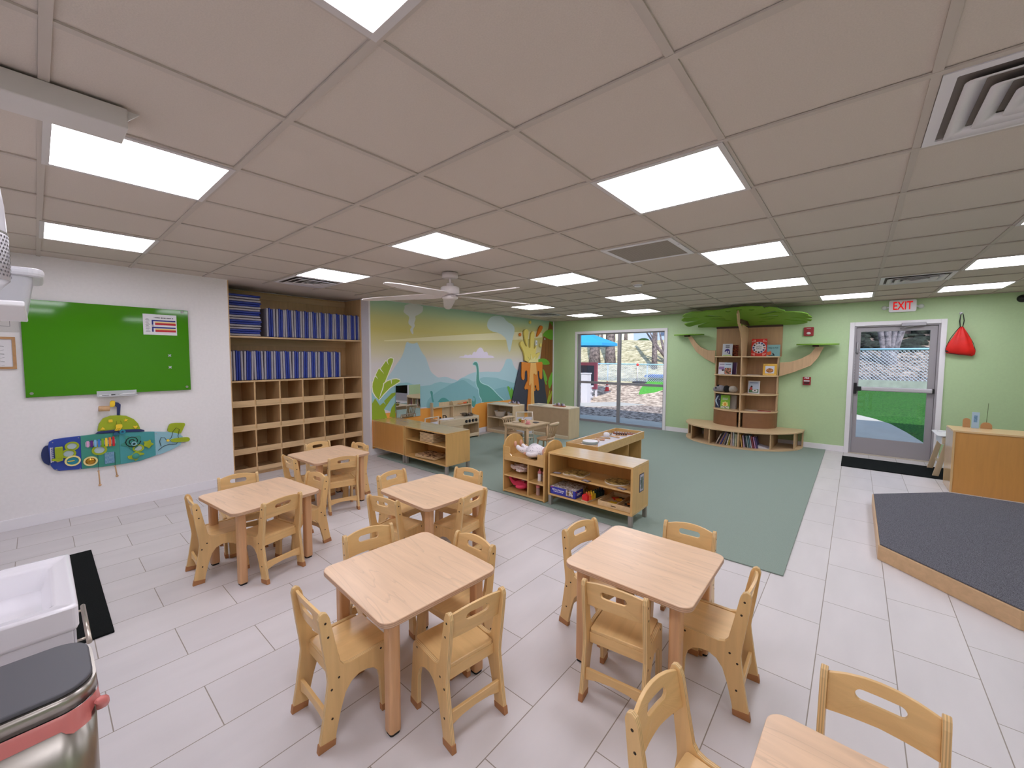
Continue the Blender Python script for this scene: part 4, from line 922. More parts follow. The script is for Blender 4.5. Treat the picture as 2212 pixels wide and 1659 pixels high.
li = MB(); li.box(.03, .12, -.3008, -.3, .042, .05).box(.03, .1, -.3008, -.3, .03, .036); li.build('end_print', paper_white, pbx)
cols = [(214, 24, 30), (238, 110, 60), (244, 196, 40), (240, 214, 70), (28, 62, 46), (24, 54, 52), (22, 44, 60), (26, 36, 60)]
nm = ['red', 'orange', 'amber', 'yellow', 'green', 'dark green', 'deep teal', 'navy']
tb_ = thing('bead_board', 'pale wooden base strip under the coloured nesting pegs', 'toy base', (2.32, 1.485, .1345), rad(-8)); MB().box(-.15, .15, -.04, .04, 0, .012).build('strip', tray_w, tb_, bevel=.003)
for k, c in enumerate(cols):
    x, y = 2.32 + (-.128 + .036 * k) * math.cos(rad(-8)), 1.485 + (-.128 + .036 * k) * math.sin(rad(-8))
    t = thing('counting_peg', f'{nm[k]} wooden peg block standing on the pale strip', 'toy', (x, y, .1467), rad(-8), 'coloured peg blocks on the puzzle shelf')
    m = plain('peg ' + nm[k], c, .35); MB().prism(rrect(-.0165, .0165, -.034, .034, .006, 3), 0, .05).build('block', m, t, bevel=.003)
    if k: MB().cyl((0, -.015, .05), (0, -.015, .062), .008, seg=10).ball((0, -.015, .064), .009, 10, 6).cyl((0, .015, .05), (0, .015, .062), .008, seg=10).ball((0, .015, .064), .009, 10, 6).build('pegs', m, t)
    else: MB().lathe([(.02, .05), (.022, .06), (.012, .064)], seg=14).build('knob', m, t)
ml = thing('mosaic_tray', 'pale wooden tray of yellow and black pattern pieces on the bottom puzzle shelf', 'toy', (2.36, 1.205, .1345))
MB().box(-.165, .165, -.165, .165, 0, .012).build('base', tray_w, ml)
MB().holed(rrect(-.168, .168, -.168, .168, .006, 2), rrect(-.155, .155, -.155, .155, .003, 2), 0, .048).build('rim', tray_w, ml, bevel=.002)
MB().box(-.154, .154, -.02, -.012, .012, .044).build('partition', tray_w, ml)
MB().box(-.1688, -.168, -.02, .03, .018, .026).build('brand_mark', dark_brown, ml)
for nme, c, sh in (('star_piece', (24, 22, 26), star(0, -.088, .06, .036, 8)), ('star_centre', (226, 120, 30), star(0, -.088, .036, .022, 6)), ('red_piece', (200, 34, 30), star(.05, .08, .05, .03, 4)), ('yellow_piece', (244, 206, 40), star(-.08, .06, .06, .035, 6)), ('dark_piece', (40, 26, 30), star(.08, .05, .06, .04, 5)), ('gold_piece', (226, 160, 40), star(.02, .03, .045, .03, 4))):
    q = {'star_piece': 0, 'star_centre': 1, 'yellow_piece': 0, 'dark_piece': 0, 'red_piece': 1, 'gold_piece': 2}[nme]
    MB().prism(sh, .0125 + .0065 * q, .0185 + .0065 * q).build(nme, plain('mosaic ' + nme, c, .4), ml, bevel=.0008)

# doll cradle cabinet
cr = thing('doll_cradle', 'amber doll bed cabinet with rounded end boards beside the puzzle shelf', 'doll bed', (2.165, 1.975, RZ))
D, Wd = .37, .583; cz = -RZ
def arch_board():
    return [(0, .0), (D, 0), (D, .5), (D - .012, .505), (D - .02, .53)] + circ(.178, .525, .165, .118, 14, 8, 172) + [(0, .53)]
for y0, nmx in ((0, 0), (Wd - .019, 1)):
    MB().prism([(x, z + .002) for x, z in arch_board()], y0, y0 + .019, 'y').build('end_board', amber_z, cr, bevel=.002)
MB().prism([(.02, .372), (Wd - .02, .372), (Wd - .02, .525), (Wd - .095, .525), (Wd - .1, .5), (Wd - .1, .45), (Wd - .125, .428), (.13, .428), (.1, .44), (.095, .5), (.06, .5), (.02, .51)], .0, .016, 'x').build('front_rail', amber_x, cr, bevel=.002)
MB().prism([(.02, .372), (Wd - .02, .372), (Wd - .02, .49), (Wd - .06, .49), (Wd - .1, .43), (.1, .43), (.06, .49), (.02, .49)], D - .016, D, 'x').build('rear_rail', amber_x, cr, bevel=.002)
MB().box(.016, D - .016, .02, Wd - .02, .39, .405).build('bed_base', amber_x, cr)
MB().box(.002, D, .0195, Wd - .0195, .01, .03).build('bottom_shelf', amber_x, cr)
MB().box(.004, D, .215, .232, .0305, .388).build('divider', amber_z, cr)
MB().box(.004, D, .2325, Wd - .0195, .19, .207).build('left_shelf', amber_x, cr); MB().box(.004, D, .0195, .2145, .175, .192).build('right_shelf', amber_x, cr)
MB().box(D - .012, D - .002, .36, Wd - .02, .0305, .388).build('back_panel', amber_deep, cr); MB().box(D - .012, D - .002, .0195, .2145, .0305, .388).build('back_panel', amber_deep, cr)

def skin_mesh(name, verts, edges, radii, mat, parent, levels=2):
    me = bpy.data.meshes.new(name); me.from_pydata(verts, edges, []); o = bpy.data.objects.new(name, me); COL.objects.link(o); o.parent = parent
    me.materials.append(mat)
    sk = o.modifiers.new('skin', 'SKIN'); sk.use_smooth_shade = True
    me.skin_vertices.new() if not me.skin_vertices else None
    for i, r in enumerate(radii):
        me.skin_vertices[0].data[i].radius = (r, r) if not isinstance(r, tuple) else r
    me.skin_vertices[0].data[0].use_root = True
    ss = o.modifiers.new('sub', 'SUBSURF'); ss.levels = levels; ss.render_levels = levels
    return o
def doll(lab, loc, rz, skin, cloth, hairc, hat=None, s=1.0, legs=None, rolled=0):
    """doll lying on its back; feet towards +x of its own frame, z up"""
    t = thing('baby_doll', lab, 'doll', loc, rz); t.scale = (s, s * 1.3, s * 1.3)
    sk = plain('doll skin %d' % int(skin[0]), skin, .45)
    lg = legs or [(.16, .03, .05), (.21, .035, .075)]
    ring = [(0, 0, .045), (.055, 0, .05), (-.06, 0, .048), (-.095, 0, .046),
            (.09, .03, .045), lg[0], lg[1], (.09, -.03, .045), (lg[0][0], -lg[0][1], lg[0][2]), (lg[1][0], -lg[1][1], lg[1][2]),
            (-.075, .05, .045), (-.03, .085, .04), (.03, .088, .045), (-.075, -.05, .045), (-.03, -.085, .04), (.03, -.088, .045)]
    ed = [(0, 1), (0, 2), (2, 3), (1, 4), (4, 5), (5, 6), (1, 7), (7, 8), (8, 9), (2, 10), (10, 11), (11, 12), (2, 13), (13, 14), (14, 15)]
    rr = [.046, .042, .044, .02, .028, .022, .018, .028, .022, .018, .022, .018, .014, .022, .018, .014]
    skin_mesh('clothed_body', ring, ed, rr, cloth, t)
    hd = MB().ball((-.15, 0, .055), (.056, .05, .05), 20, 14); hd.ball((-.15, 0, .1), (.009, .008, .008), 8, 6); hd.ball((-.15, .05, .05), (.012, .006, .014), 8, 6).ball((-.15, -.05, .05), (.012, .006, .014), 8, 6); hd.build('head', sk, t)
    fc = MB()
    for q in (-1, 1): fc.ball((-.163, q * .019, .1), (.006, .007, .004), 8, 6)
    fc.build('eyes', black, t); MB().ball((-.131, 0, .1), (.004, .012, .004), 8, 6).build('mouth', plain('doll lips', (176, 70, 70), .5), t)
    hr = MB().ball((-.166, 0, .05), (.05, .0515, .0505), 20, 12); hr.build('hair', plain('doll hair %d' % int(hairc[0]), hairc, .7), t)
    if hat: MB().lathe([(.0535, -.012), (.055, 0), (.0535, .012)], seg=24, sy=.95, caps=False).move(Matrix.Translation((-.165, 0, .055)) @ Matrix.Rotation(rad(90), 4, 'Y')).build('headband', hat, t)
    hs = MB()
    for q in (-1, 1):
        hs.ball((.045, q * .09, .045), (.014, .011, .009), 10, 8); hs.ball((lg[1][0] + .012, q * lg[1][1], lg[1][2] + .014), (.014, .014, .024), 10, 8)
    hs.build('hands_and_feet', sk, t)
    return t
def dotted(name, base, dot, scale=38, size=.28):
    m, nt, b = new_mat(name); tc = nt.nodes.new('ShaderNodeTexCoord'); vo = nt.nodes.new('ShaderNodeTexVoronoi'); vo.inputs['Scale'].default_value = scale; vo.inputs['Randomness'].default_value = .35
    nt.links.new(tc.outputs['Object'], vo.inputs['Vector']); lt = nt.nodes.new('ShaderNodeMath'); lt.operation = 'LESS_THAN'; lt.inputs[1].default_value = size
    nt.links.new(vo.outputs['Distance'], lt.inputs[0]); mx = nt.nodes.new('ShaderNodeMixRGB'); mx.inputs[1].default_value = lin(base); mx.inputs[2].default_value = lin(dot)
    nt.links.new(lt.outputs[0], mx.inputs[0]); nt.links.new(mx.outputs[0], b.inputs['Base Color']); b.inputs['Roughness'].default_value = .85; MATS[name] = m; return m
d1 = doll('doll in a white dotted dress lying in the top of the doll bed', (2.35, 2.235, .418), rad(90), (214, 160, 134), dotted('white dotted cotton', (232, 226, 230), (110, 100, 130), 60, .2), (220, 214, 218), s=1.12)
bl = MB()    # dress skirt spread over the doll
bl.lathe([(.09, -.06), (.075, 0), (.058, .06), (.045, .1)], seg=24, sx=.62, sy=1.0, caps=False).move(Matrix.Translation((-.03, 0, .052)) @ Matrix.Rotation(rad(-90), 4, 'Y'))
o = bl.build('skirt', M['white dotted cotton'], d1); sd = o.modifiers.new('thick', 'SOLIDIFY'); sd.thickness = .003
doll('brown doll in white and pink knitwear on the doll bed upper left shelf', (2.33, 2.40, .222), rad(90), (126, 66, 42), dotted('pink white knit', (222, 190, 186), (236, 228, 222), 45, .45), (222, 196, 190), plain('doll band white', (226, 200, 196), .8), .8)
dl = doll('dark skinned doll in bright pink clothes on the lower left shelf of the doll bed', (2.30, 2.375, .045), rad(92), (98, 56, 40), plain('bright pink cloth', (222, 64, 98), .85), (24, 18, 18), plain('doll band pink', (232, 110, 140), .8), .86, [(.14, .03, .07), (.19, .03, .12)])
MB().box(-.05, .0, -.022, .022, .0905, .094).build('shirt_print', plain('pale shirt print', (236, 200, 206), .8, noise=.3, scale=90), dl)
pinkb = plain('pink bottle cap', (226, 140, 146), .35); milk = plain('milk', (232, 226, 232), .3)
def bottle(lab, loc, filled, s=1.0):
    t = thing('toy_bottle', lab, 'toy bottle', loc); t.scale = (s, s, s)
    MB().lathe([(.021, 0), (.022, .006), (.02, .05), (.022, .062), (.02, .085)], seg=18).build('bottle_body', milk if filled else clear_pink, t)
    MB().lathe([(.0225, .085), (.0225, .105), (.014, .11), (.009, .116), (.009, .126), (.005, .133)], seg=18).build('cap_and_teat', pinkb, t)
clear_pink = milky('clear pink plastic', (222, 186, 180), .4)
bottle('toy baby bottle of white milk on the upper right shelf of the doll bed', (2.25, 2.10, .2035), 1)
bottle('clear pink patterned baby bottle next to the milk bottle', (2.25, 2.035, .2035), 0, 1.05)
bottle('empty clear pink baby bottle on the lower right shelf of the doll bed', (2.255, 2.125, .0415), 0)

# ---------------------------------------------------------------- instrument table
it = thing('sensory_table', 'amber tray topped play table holding musical instruments', 'table', (3.435, 1.9, RZ))
x0, x1, y0, y1 = -.655, .645, -.215, .205; zt = .548 - RZ
MB().holed([(x0, y0), (x1, y0), (x1, y1), (x0, y1)], [(x0 + .018, y0 + .018), (x1 - .018, y0 + .018), (x1 - .018, y1 - .018), (x0 + .018, y1 - .018)], zt - .1, zt).build('tray_rim', amber_x, it, bevel=.002)
MB().box(x0 + .018, x1 - .018, y0 + .018, y1 - .018, zt - .075, zt - .055).build('tray_floor', plain('white laminate', (222, 220, 226), .2), it)
for a, b in ((x0 + .04, x0 + .06), (x1 - .06, x1 - .04)): MB().box(a, b, y0 + .02, y1 - .02, 0, zt - .076).build('end_leg', amber_z, it)
MB().box(x0 + .061, x1 - .061, y1 - .05, y1 - .03, .03, zt - .076).build('back_panel', amber_deep, it); MB().box(.2, .218, y0 + .03, y1 - .051, .03, zt - .076).build('divider', amber_z, it)
IZ = .4935
drum_side = plain('drum band', (206, 176, 140), .5, noise=.25, scale=70)
t = thing('hand_drum', 'round hand drum with a pale skin and a grey rim in the play table', 'drum', (2.98, 1.895, IZ))
MB().lathe([(.088, 0), (.09, .045)], seg=32).build('shell', drum_side, t); MB().lathe([(.0925, .035), (.0925, .062), (.088, .066)], seg=32).build('hoop', plain('drum hoop', (150, 160, 158), .5), t); MB().lathe([(.0885, .0662), (.06, .0672), (0, .0675)], seg=32, caps=False).build('skin', paper_white, t)
def stick(lab, x, y, a, L=.15, r=.008): 
    t = thing('drum_stick', lab, 'stick', (x, y, IZ + r), rad(a)); MB().cyl((-L / 2, 0, 0), (L / 2, 0, 0), r).build('shaft', natural, t); MB().ball((L / 2, 0, 0), r * 1.25, 10, 8).build('tip', natural, t)
stick('short wooden stick near the left end of the play table', 3.02, 2.05, -30, .13, .007)
stick('wooden rhythm stick beside the white maraca', 3.50, 2.0, -62, .17, .008)
t = thing('maraca', 'white headed maraca lying in the play table', 'maraca', (3.63, 1.96, IZ), rad(-75)); MB().ball((-.05, 0, .034), (.042, .034, .034)).build('head', paper_white, t); MB().cyl((-.01, 0, .02), (.12, 0, .01), .008, .009).build('handle', natural, t)
t = thing('hand_shaker', 'wooden castanet clapper between the drum and the maraca', 'castanet', (3.35, 2.0, IZ), rad(-60)); MB().box(-.07, .06, -.016, .016, .0, .008).box(-.07, .06, -.014, .014, .013, .02).build('paddles', natural, t, bevel=.003); MB().ball((.075, 0, .012), (.022, .02, .012)).build('clapper', plain('pink beech', (206, 150, 120), .4), t)
t = thing('toy_egg', 'small pale egg shaker in front of the castanet', 'shaker', (3.24, 1.93, IZ)); MB().ball((0, 0, .018), (.026, .018, .018)).build('egg', plain('egg pink', (228, 190, 176), .4), t); MB().cyl((-.005, 0, .018), (.005, 0, .018), .0185, seg=18).build('egg_band', white_plastic, t)
t = thing('bell_ring', 'small dark ring of jingles behind the maraca', 'bells', (3.78, 2.06, IZ)); MB().tube([(.035 * math.cos(k * PI / 8), .035 * math.sin(k * PI / 8), .012) for k in range(16)], .006, 8, closed=True).build('ring', plain('dark olive wood', (96, 84, 60), .5), t)
bls = MB(); [bls.ball((.038 * math.cos(k * PI / 3), .038 * math.sin(k * PI / 3), .018), .01, 8, 6) for k in range(6)]; bls.build('bells', steel, t)
t = thing('jingle_bar', 'wooden jingle bar with rows of dark bells near the far end of the play table', 'bells', (3.83, 1.90, IZ), rad(-58)); MB().box(-.075, .075, -.02, .02, 0, .014).build('bar', natural, t, bevel=.003)
bls = MB(); [bls.ball((-.06 + .03 * k, dy, .024), .012, 10, 8) for k in range(5) for dy in (-.012, .012)]; bls.build('bells', plain('dark bell metal', (74, 50, 40), .35, .5), t)
t = thing('glockenspiel', 'small glockenspiel with silver bars at the far end of the play table', 'xylophone', (3.99, 1.93, IZ), rad(-66)); MB().box(-.15, .15, -.045, -.03, 0, .018).box(-.15, .15, .03, .045, 0, .018).box(-.15, -.14, -.03, .03, 0, .018).box(.14, .15, -.03, .03, 0, .018).build('frame', plain('reddish wood', (150, 84, 50), .45), t)
for k in range(8): MB().box(-.132 + .036 * k, -.106 + .036 * k, -.055 + .003 * k, .055 - .003 * k, .0185, .022).build('tone_bar', plain('silver bar', (206, 206, 212), .25, .8), t)

# ---------------------------------------------------------------- toy kitchen
kt = thing('toy_kitchen', 'pale wooden toy kitchen with sink, stove knobs and a back shelf', 'toy kitchen', (3.30, 5.015, RZ))
KW, KD = .97, .285; kz = .42 - RZ
for x in (0, KW - .016): MB().prism([(0, 0), (KD, 0), (KD, .715), (KD - .08, .715), (KD - .09, kz + .02), (0, kz + .004)], x, x + .016, 'x').build('side_panel', pale_z, kt)
MB().box(.017, KW - .017, KD - .012, KD, .05, .70).build('back_panel', pale_z, kt)
MB().holed([(.017, 0), (KW - .017, 0), (KW - .017, KD - .013), (.017, KD - .013)], [(.12, .05), (.42, .05), (.42, KD - .06), (.12, KD - .06)], kz - .018, kz).build('counter', pale_y, kt)
MB().lathe([(.02, -.05), (.11, -.045), (.14, -.004), (.155, .002)], (.27, .135, kz), 28, sx=1.02, sy=.62, caps=False).build('sink_bowl', white_plastic, kt).modifiers.new('thick', 'SOLIDIFY').thickness = .004
fa = MB(); fa.cyl((.27, .235, kz), (.27, .235, kz + .05), .008).cyl((.27, .235, kz + .05), (.27, .16, kz + .055), .007).cyl((.2, .235, kz), (.2, .235, kz + .03), .012).cyl((.34, .235, kz), (.34, .235, kz + .03), .012); fa.build('faucet', black, kt)
MB().box(.017, KW - .017, .0, .014, kz - .135, kz - .018).build('control_panel', pale_x, kt)
for k in range(4):
    x = .63 + .086 * k; kn = MB(); kn.cyl((x, 0, kz - .075), (x, -.012, kz - .075), .029, seg=22); o = kn.build('stove_knob', black, kt); MB().box(x - .005, x + .005, -.026, -.0125, kz - .1, kz - .05).build('knob_grip', plain('knob grey', (96, 96, 98), .4), o)
for x in (.74, .86): MB().lathe([(.05, kz + .0005), (.05, kz + .003)], (x, .14, 0), 24).build('burner', black, kt)
MB().box(.54, .556, .003, KD - .013, .05, kz - .02).build('divider', pale_z, kt); MB().box(.017, KW - .017, .003, KD - .013, .03, .048).build('bottom_shelf', pale_x, kt)
MB().box(.556, KW - .017, .0, .014, .05, .09).build('lower_rail', pale_x, kt)
MB().box(.02, .538, .001, .012, .055, kz - .14).build('cupboard_door', pale_z, kt)
MB().box(.017, KW - .017, KD - .1, KD - .013, .615, .63).build('hutch_shelf', pale_x, kt)
MB().prism([(KD - .1, kz), (KD - .013, kz), (KD - .013, .7), (KD - .05, .715), (KD - .1, .68)], .475, .491, 'x').build('hutch_divider', pale_z, kt)
potm = plain('dull steel pot', (128, 118, 108), .3, .85)
for (x, y, r, hh, l) in ((.735, .16, .052, .05, 'left tall steel toy pot on the toy stove'), (.835, .10, .055, .03, 'middle flat steel toy pan on the toy stove'), (.905, .18, .04, .03, 'small right steel toy pan on the toy stove')):
    t = thing('toy_pot', l, 'toy pot', (3.30 + x, 5.015 + y, RZ + kz + .0035)); MB().lathe([(r * .9, 0), (r, .004), (r, hh), (r * 1.06, hh + .003), (r * .96, hh + .002), (r * .94, .006), (0, .005)], seg=24, caps=False).build('bowl', potm, t); MB().cyl((-r, 0, hh - .01), (-r - .055, 0, hh), .006).build('handle', black, t)
t = thing('toy_food', 'orange carrot and bread toys lying on the back shelf of the toy kitchen', 'toy food', (4.02, 5.245, RZ + .6305)); MB().ball((-.02, 0, .016), (.08, .024, .016)).build('loaf', plain('toy bread', (216, 164, 108), .6), t); MB().cyl((.05, 0, .018), (.13, 0, .024), .013, .018).build('carrot', plain('toy carrot', (228, 96, 40), .5), t); MB().ball((.155, 0, .022), (.02, .016, .018)).build('leaves', plain('toy leaf', (92, 120, 60), .6), t)
# ---------------------------------------------------------------- corner shelves
def pale_shelf(lab, x0, x1, y0, y1, closed):
    t = thing('pale_shelf', lab, 'shelf', (x0, y0, RZ)); X, Y, Z = x1 - x0, y1 - y0, .595 - RZ
    MB().box(0, X, 0, Y, Z - .018, Z).build('top', pale_y, t, bevel=.002)
    MB().box(0, X, 0, .018, 0, Z - .018).build('side_panel', pale_z, t); MB().box(0, X, Y - .018, Y, 0, Z - .018).build('side_panel', pale_z, t)
    MB().box(.0, .016, .0185, Y - .0185, .0, .05).build('plinth', pale_x, t)
    MB().box(.002, X, .0185, Y - .0185, .05, .066).build('bottom_shelf', pale_y, t)
    if closed: MB().box(.006, .014, .0185, Y - .0185, .067, Z - .019).build('back_panel', tan_panel, t)
    else:
        MB().box(X - .012, X - .002, .0185, Y - .0185, .067, Z - .019).build('back_panel', pale_z, t); MB().box(.004, X - .013, .0185, Y - .0185, .3, .316).build('middle_shelf', pale_y, t)
pale_shelf('pale birch corner shelf with two woven baskets by the mural', 4.76, 5.125, 4.575, 5.27, False)
pale_shelf('pale birch shelf seen from its tan back panel, left of the window', 5.14, 5.51, 3.535, 4.51, True)
rope = plain('white rope basket', (214, 206, 196), .8, noise=.12, scale=120, bump=.6)
for (x, y, lab, sx, sy) in ((4.90, 5.03, 'oval white rope basket on the corner shelf', 1.0, 1.35), (4.90, 4.71, 'white rope basket partly hidden by the side of the corner shelf', 1.0, 1.0)):
    t = thing('rope_basket', lab, 'basket', (x, y, RZ + .3165)); pr = [(.06, 0), (.075, .01), (.085, .05), (.095, .1), (.1, .115)]
    o = MB().lathe(pr, seg=28, sx=sx, sy=sy, caps=False).build('basket_wall', rope, t); o.modifiers.new('thick', 'SOLIDIFY').thickness = .008
    MB().lathe([(.058, .002), (0, .002)], seg=28, sx=sx, sy=sy, caps=False).build('basket_base', rope, t)
    c = MB(); rr_ = random.Random(3)
    for k in range(14): c.ball((rr_.uniform(-.05, .05) * sx, rr_.uniform(-.05, .05) * sy, .085 + rr_.uniform(0, .025)), rr_.uniform(.016, .024), 8, 6)
    c.build('contents', plain('basket contents', (150, 120, 72), .8, noise=.3, scale=50), t)
def crystals(lab, x, y, ang, nn, seed, base):
    t = thing('gem_tray', lab, 'toy', (x, y, .5955), rad(ang)); rr_ = random.Random(seed)
    MB().box(-.13, .13, -.035, .035, 0, .016).build('tray', base, t, bevel=.003)
    for k in range(nn):
        c = MB(); px = -.11 + .22 * k / (nn - 1); hh = rr_.uniform(.025, .06); c.lathe([(.012, .0165), (.013, .0165 + hh * .7), (.002, .0165 + hh)], (px, rr_.uniform(-.015, .015), 0), 7)
        c.build('figure', plain('figure %d' % (k % 4), [(214, 206, 226), (150, 140, 180), (120, 96, 80), (190, 196, 206)][k % 4], .3), t)
crystals('tray of small pale figures on the corner shelf in front of the volcano', 4.99, 4.73, 100, 9, 1, tray_w)
crystals('reddish tray of small figures at the right end of the pale shelf', 5.30, 3.86, 92, 9, 5, plain('reddish tray', (176, 116, 84), .5))
tag(MB().box(5.18, 5.36, 4.2, 4.42, .5955, .6).build('paper_mat', plain('grey felt', (172, 172, 160), .9)), 'thin grey sheet lying on the pale shelf beside the corner', 'mat')
# ---------------------------------------------------------------- little dining set
wdn = wood('weathered oak', (198, 170, 132), 'z', .5, .12); wdn_y = wood('weathered oak top', (208, 184, 150), 'x', .45, .12)
pt = thing('play_table', 'small square oak play table laid with toy dishes', 'table', (3.805, 3.495, RZ), rad(-1))
MB().prism(rrect(-.285, .285, -.255, .255, .012, 3), .468, .489).build('tabletop', wdn_y, pt, bevel=.003)
for sx in (-1, 1):
    for sy in (-1, 1): MB().cyl((sx * .245, sy * .215, .469), (sx * .262, sy * .232, 0), .024, .017, 10).build('leg', wdn, pt)
ap = MB(); [ap.box(-.23, .23, s * .215 - .009, s * .215 + .009, .41, .468).box(s * .245 - .009, s * .245 + .009, -.2, .2, .411, .4675) for s in (-1, 1)]; ap.build('apron', wdn_y, pt)
sp0 = thing('spindle_chair', 'oak spindle back child chair at the right of the play table', 'chair', (3.90, 3.19, RZ), rad(5))
MB().lathe([(.13, .25), (.145, .257), (.145, .268), (.13, .274), (0, .268)], seg=28, sy=.95, caps=False).lathe([(.13, .25), (0, .25)], seg=28, sy=.95, caps=False).build('seat', wood('seat oak', (190, 152, 112), 'x', .45, .12), sp0)
for sx in (-1, 1):
    for sy in (-1, 1): MB().cyl((sx * .085, sy * .08, .252), (sx * .125, sy * .115, 0), .014, .012, 10).build('leg', wdn, sp0)
MB().tube([(-.14, -.145, .505), (-.07, -.175, .51), (0, -.185, .512), (.07, -.175, .51), (.14, -.145, .505)], [.018, .024, .026, .024, .018], 10).build('crest_rail', wdn_y, sp0)
MB().tube([(-.12, -.09, .282), (-.06, -.118, .284), (0, -.125, .284), (.06, -.118, .284), (.12, -.09, .282)], .012, 8).build('lower_rail', wdn_y, sp0)
for k in range(6):
    q = -1 + 2 * k / 5; MB().cyl((q * .1, -.112 + .012 * abs(q), .288), (q * .125, -.172 + .022 * abs(q), .495), .0075, seg=8).build('spindle', wdn, sp0)
dup(sp0, 'oak spindle back child chair tucked behind the play table, by the corner shelf', None, (3.91, 3.83, RZ), rad(175))
DZ = RZ + .4895
t = thing('toy_bowl', 'olive toy bowl with a spoon on the play table', 'toy dish', (3.83, 3.62, DZ)); MB().lathe([(.025, 0), (.045, .02), (.05, .045), (.045, .043), (.0, .03)], seg=20, caps=False).build('bowl', plain('olive plastic', (142, 134, 40), .4), t); MB().cyl((0, 0, .035), (.05, -.05, .08), .005).build('spoon', natural, t)
t = thing('toy_cup', 'pink toy cup on a pink saucer on the play table', 'toy dish', (3.72, 3.40, DZ)); MB().lathe([(.025, 0), (.045, .006), (.045, .01), (0, .01)], seg=20, caps=False).build('saucer', pinkb, t); MB().lathe([(.024, .0101), (.03, .03), (.033, .05), (.029, .05), (.0, .02)], seg=20, caps=False).build('cup', plain('cup pink', (226, 160, 160), .4), t); MB().cyl((0, 0, .03), (-.03, .03, .075), .003).build('spoon', black, t)
t = thing('toy_shaker', 'small brown and white toy carton on the play table', 'toy dish', (3.77, 3.54, DZ)); MB().box(-.02, .02, -.02, .02, 0, .05).build('carton', plain('carton brown', (196, 140, 104), .6), t); MB().prism([(-.02, .05), (.02, .05), (0, .064)], -.02, .02, 'y').build('lid', paper_white, t)
for x, y, l, c in ((3.90, 3.38, 'dark toy plate at the right of the pink cup', (96, 92, 96)), (3.70, 3.63, 'pale wooden toy plate at the left of the olive bowl', (214, 196, 168))):
    t = thing('toy_plate', l, 'toy dish', (x, y, DZ)); MB().lathe([(.03, 0), (.055, .008), (.053, .01), (0, .004)], seg=24, caps=False).build('plate', plain('plate %d' % c[0], c, .45), t)
def sling(lab, x, y, rz, hh=.55):
    t = thing('doll_highchair', lab, 'doll chair', (x, y, RZ), rz); w = .17
    wf = plain('whitewashed frame', (222, 208, 190), .5)
    for s in (-1, 1):
        MB().tube([(s * w, .02, .0), (s * (w - .012), .0, hh * .6), (s * (w - .025), -.03, hh)], .011, 8).build('front_leg', wf, t)
        MB().tube([(s * (w - .02), -.20, 0), (s * (w - .03), .04, .30)], .01, 8).build('rear_leg', wf, t)
    for z, y in ((hh - .006, -.03), (.155, .012), (.09, .016)): MB().cyl((-w + .012, y, z), (w - .012, y, z), .0095, seg=8).build('cross_bar', wf, t)
    cl = MB(); cl.box(-w + .03, w - .03, -.022, -.016, .30, hh - .09); cl.box(-w + .03, w - .03, -.016, .10, .285, .291); cl.box(-w + .03, w - .03, .006, .012, .16, .26)
    cl.build('canvas', plain('white canvas', (226, 224, 234), .9), t)
sling('white framed doll highchair behind the little play table', 4.42, 4.02, rad(138))
sling('white framed doll seat behind the amber cabinet, its top frame showing', 3.06, 4.97, rad(4), .515)
# ---------------------------------------------------------------- bench and tree bookcase
birch_z = wood('tree birch', (206, 172, 132), 'z', .42, .1); birch_y = wood('tree birch flat', (216, 186, 146), 'y', .4, .1); trunk_brown = plain('brown curved panel', (134, 94, 62), .55, noise=.05, scale=14); dark_bracket = plain('dark brown bracket', (70, 46, 30), .6); leaf_g = plain('leaf green panel', (124, 172, 56), .5)
BY0, BY1, BX = .17, 2.06, .985         # bench span and depth
bc = (BY0 + BY1) / 2; ba = (BY1 - BY0) / 2
def half_oval(a, d, x_wall, c, n=28, flat=.12):
    """outline (x, y) of a half oval standing against the wall"""
    p = [(x_wall, c + a)]
    p += [(x_wall - flat - (d - flat) * math.sin(PI * k / n), c + a * math.cos(PI * k / n)) for k in range(n + 1)]
    return p + [(x_wall, c - a)]
XB = XG - .014
bn = thing('curved_bench_shelf', 'low half oval birch bench with open book compartments along the green wall', 'bench', (0, 0, 0))
MB().prism(half_oval(ba, BX, XB, bc), .292, .315).build('bench_top', birch_y, bn, bevel=.003)
MB().prism(half_oval(ba - .01, BX - .012, XB, bc), RZ, .034).build('bench_base', birch_y, bn)
for y in (.27, .56, 1.0, 1.46, 1.83):
    q = (y - bc) / (ba - .01); xf = XB - .12 - (BX - .135) * math.sqrt(max(0, 1 - q * q)) + .006
    MB().box(xf, XB, y - .009, y + .009, .035, .291).build('divider', birch_z, bn)
for y in (BY0 + .01, BY1 - .028): MB().box(XB - .118, XB, y, y + .018, .035, .291).build('end_panel', birch_z, bn)
ib = [(x + .36 if x < XB - .13 else x, y) for x, y in half_oval(ba - .02, BX - .02, XB, bc)]
MB().box(XB - .46, XB - .45, bc - .55, bc + .55, .035, .291).build('inner_back', birch_z, bn)
tree = thing('tree_bookcase', 'birch tree shaped bookcase with a green leaf canopy, standing on the curved bench', 'bookcase', (0, 0, 0))
TA, TD, tc_ = .515, .50, 1.075
XT = XB
MB().box(XT - .02, XT, tc_ - .53, tc_ + .53, 1.5755, 2.10).box(XT - .02, XT, tc_ - TA + .03, tc_ + TA - .03, .316, 1.5755).build('back_panel', wood('tree back panel', (186, 148, 106), 'z', .5, .1), tree)
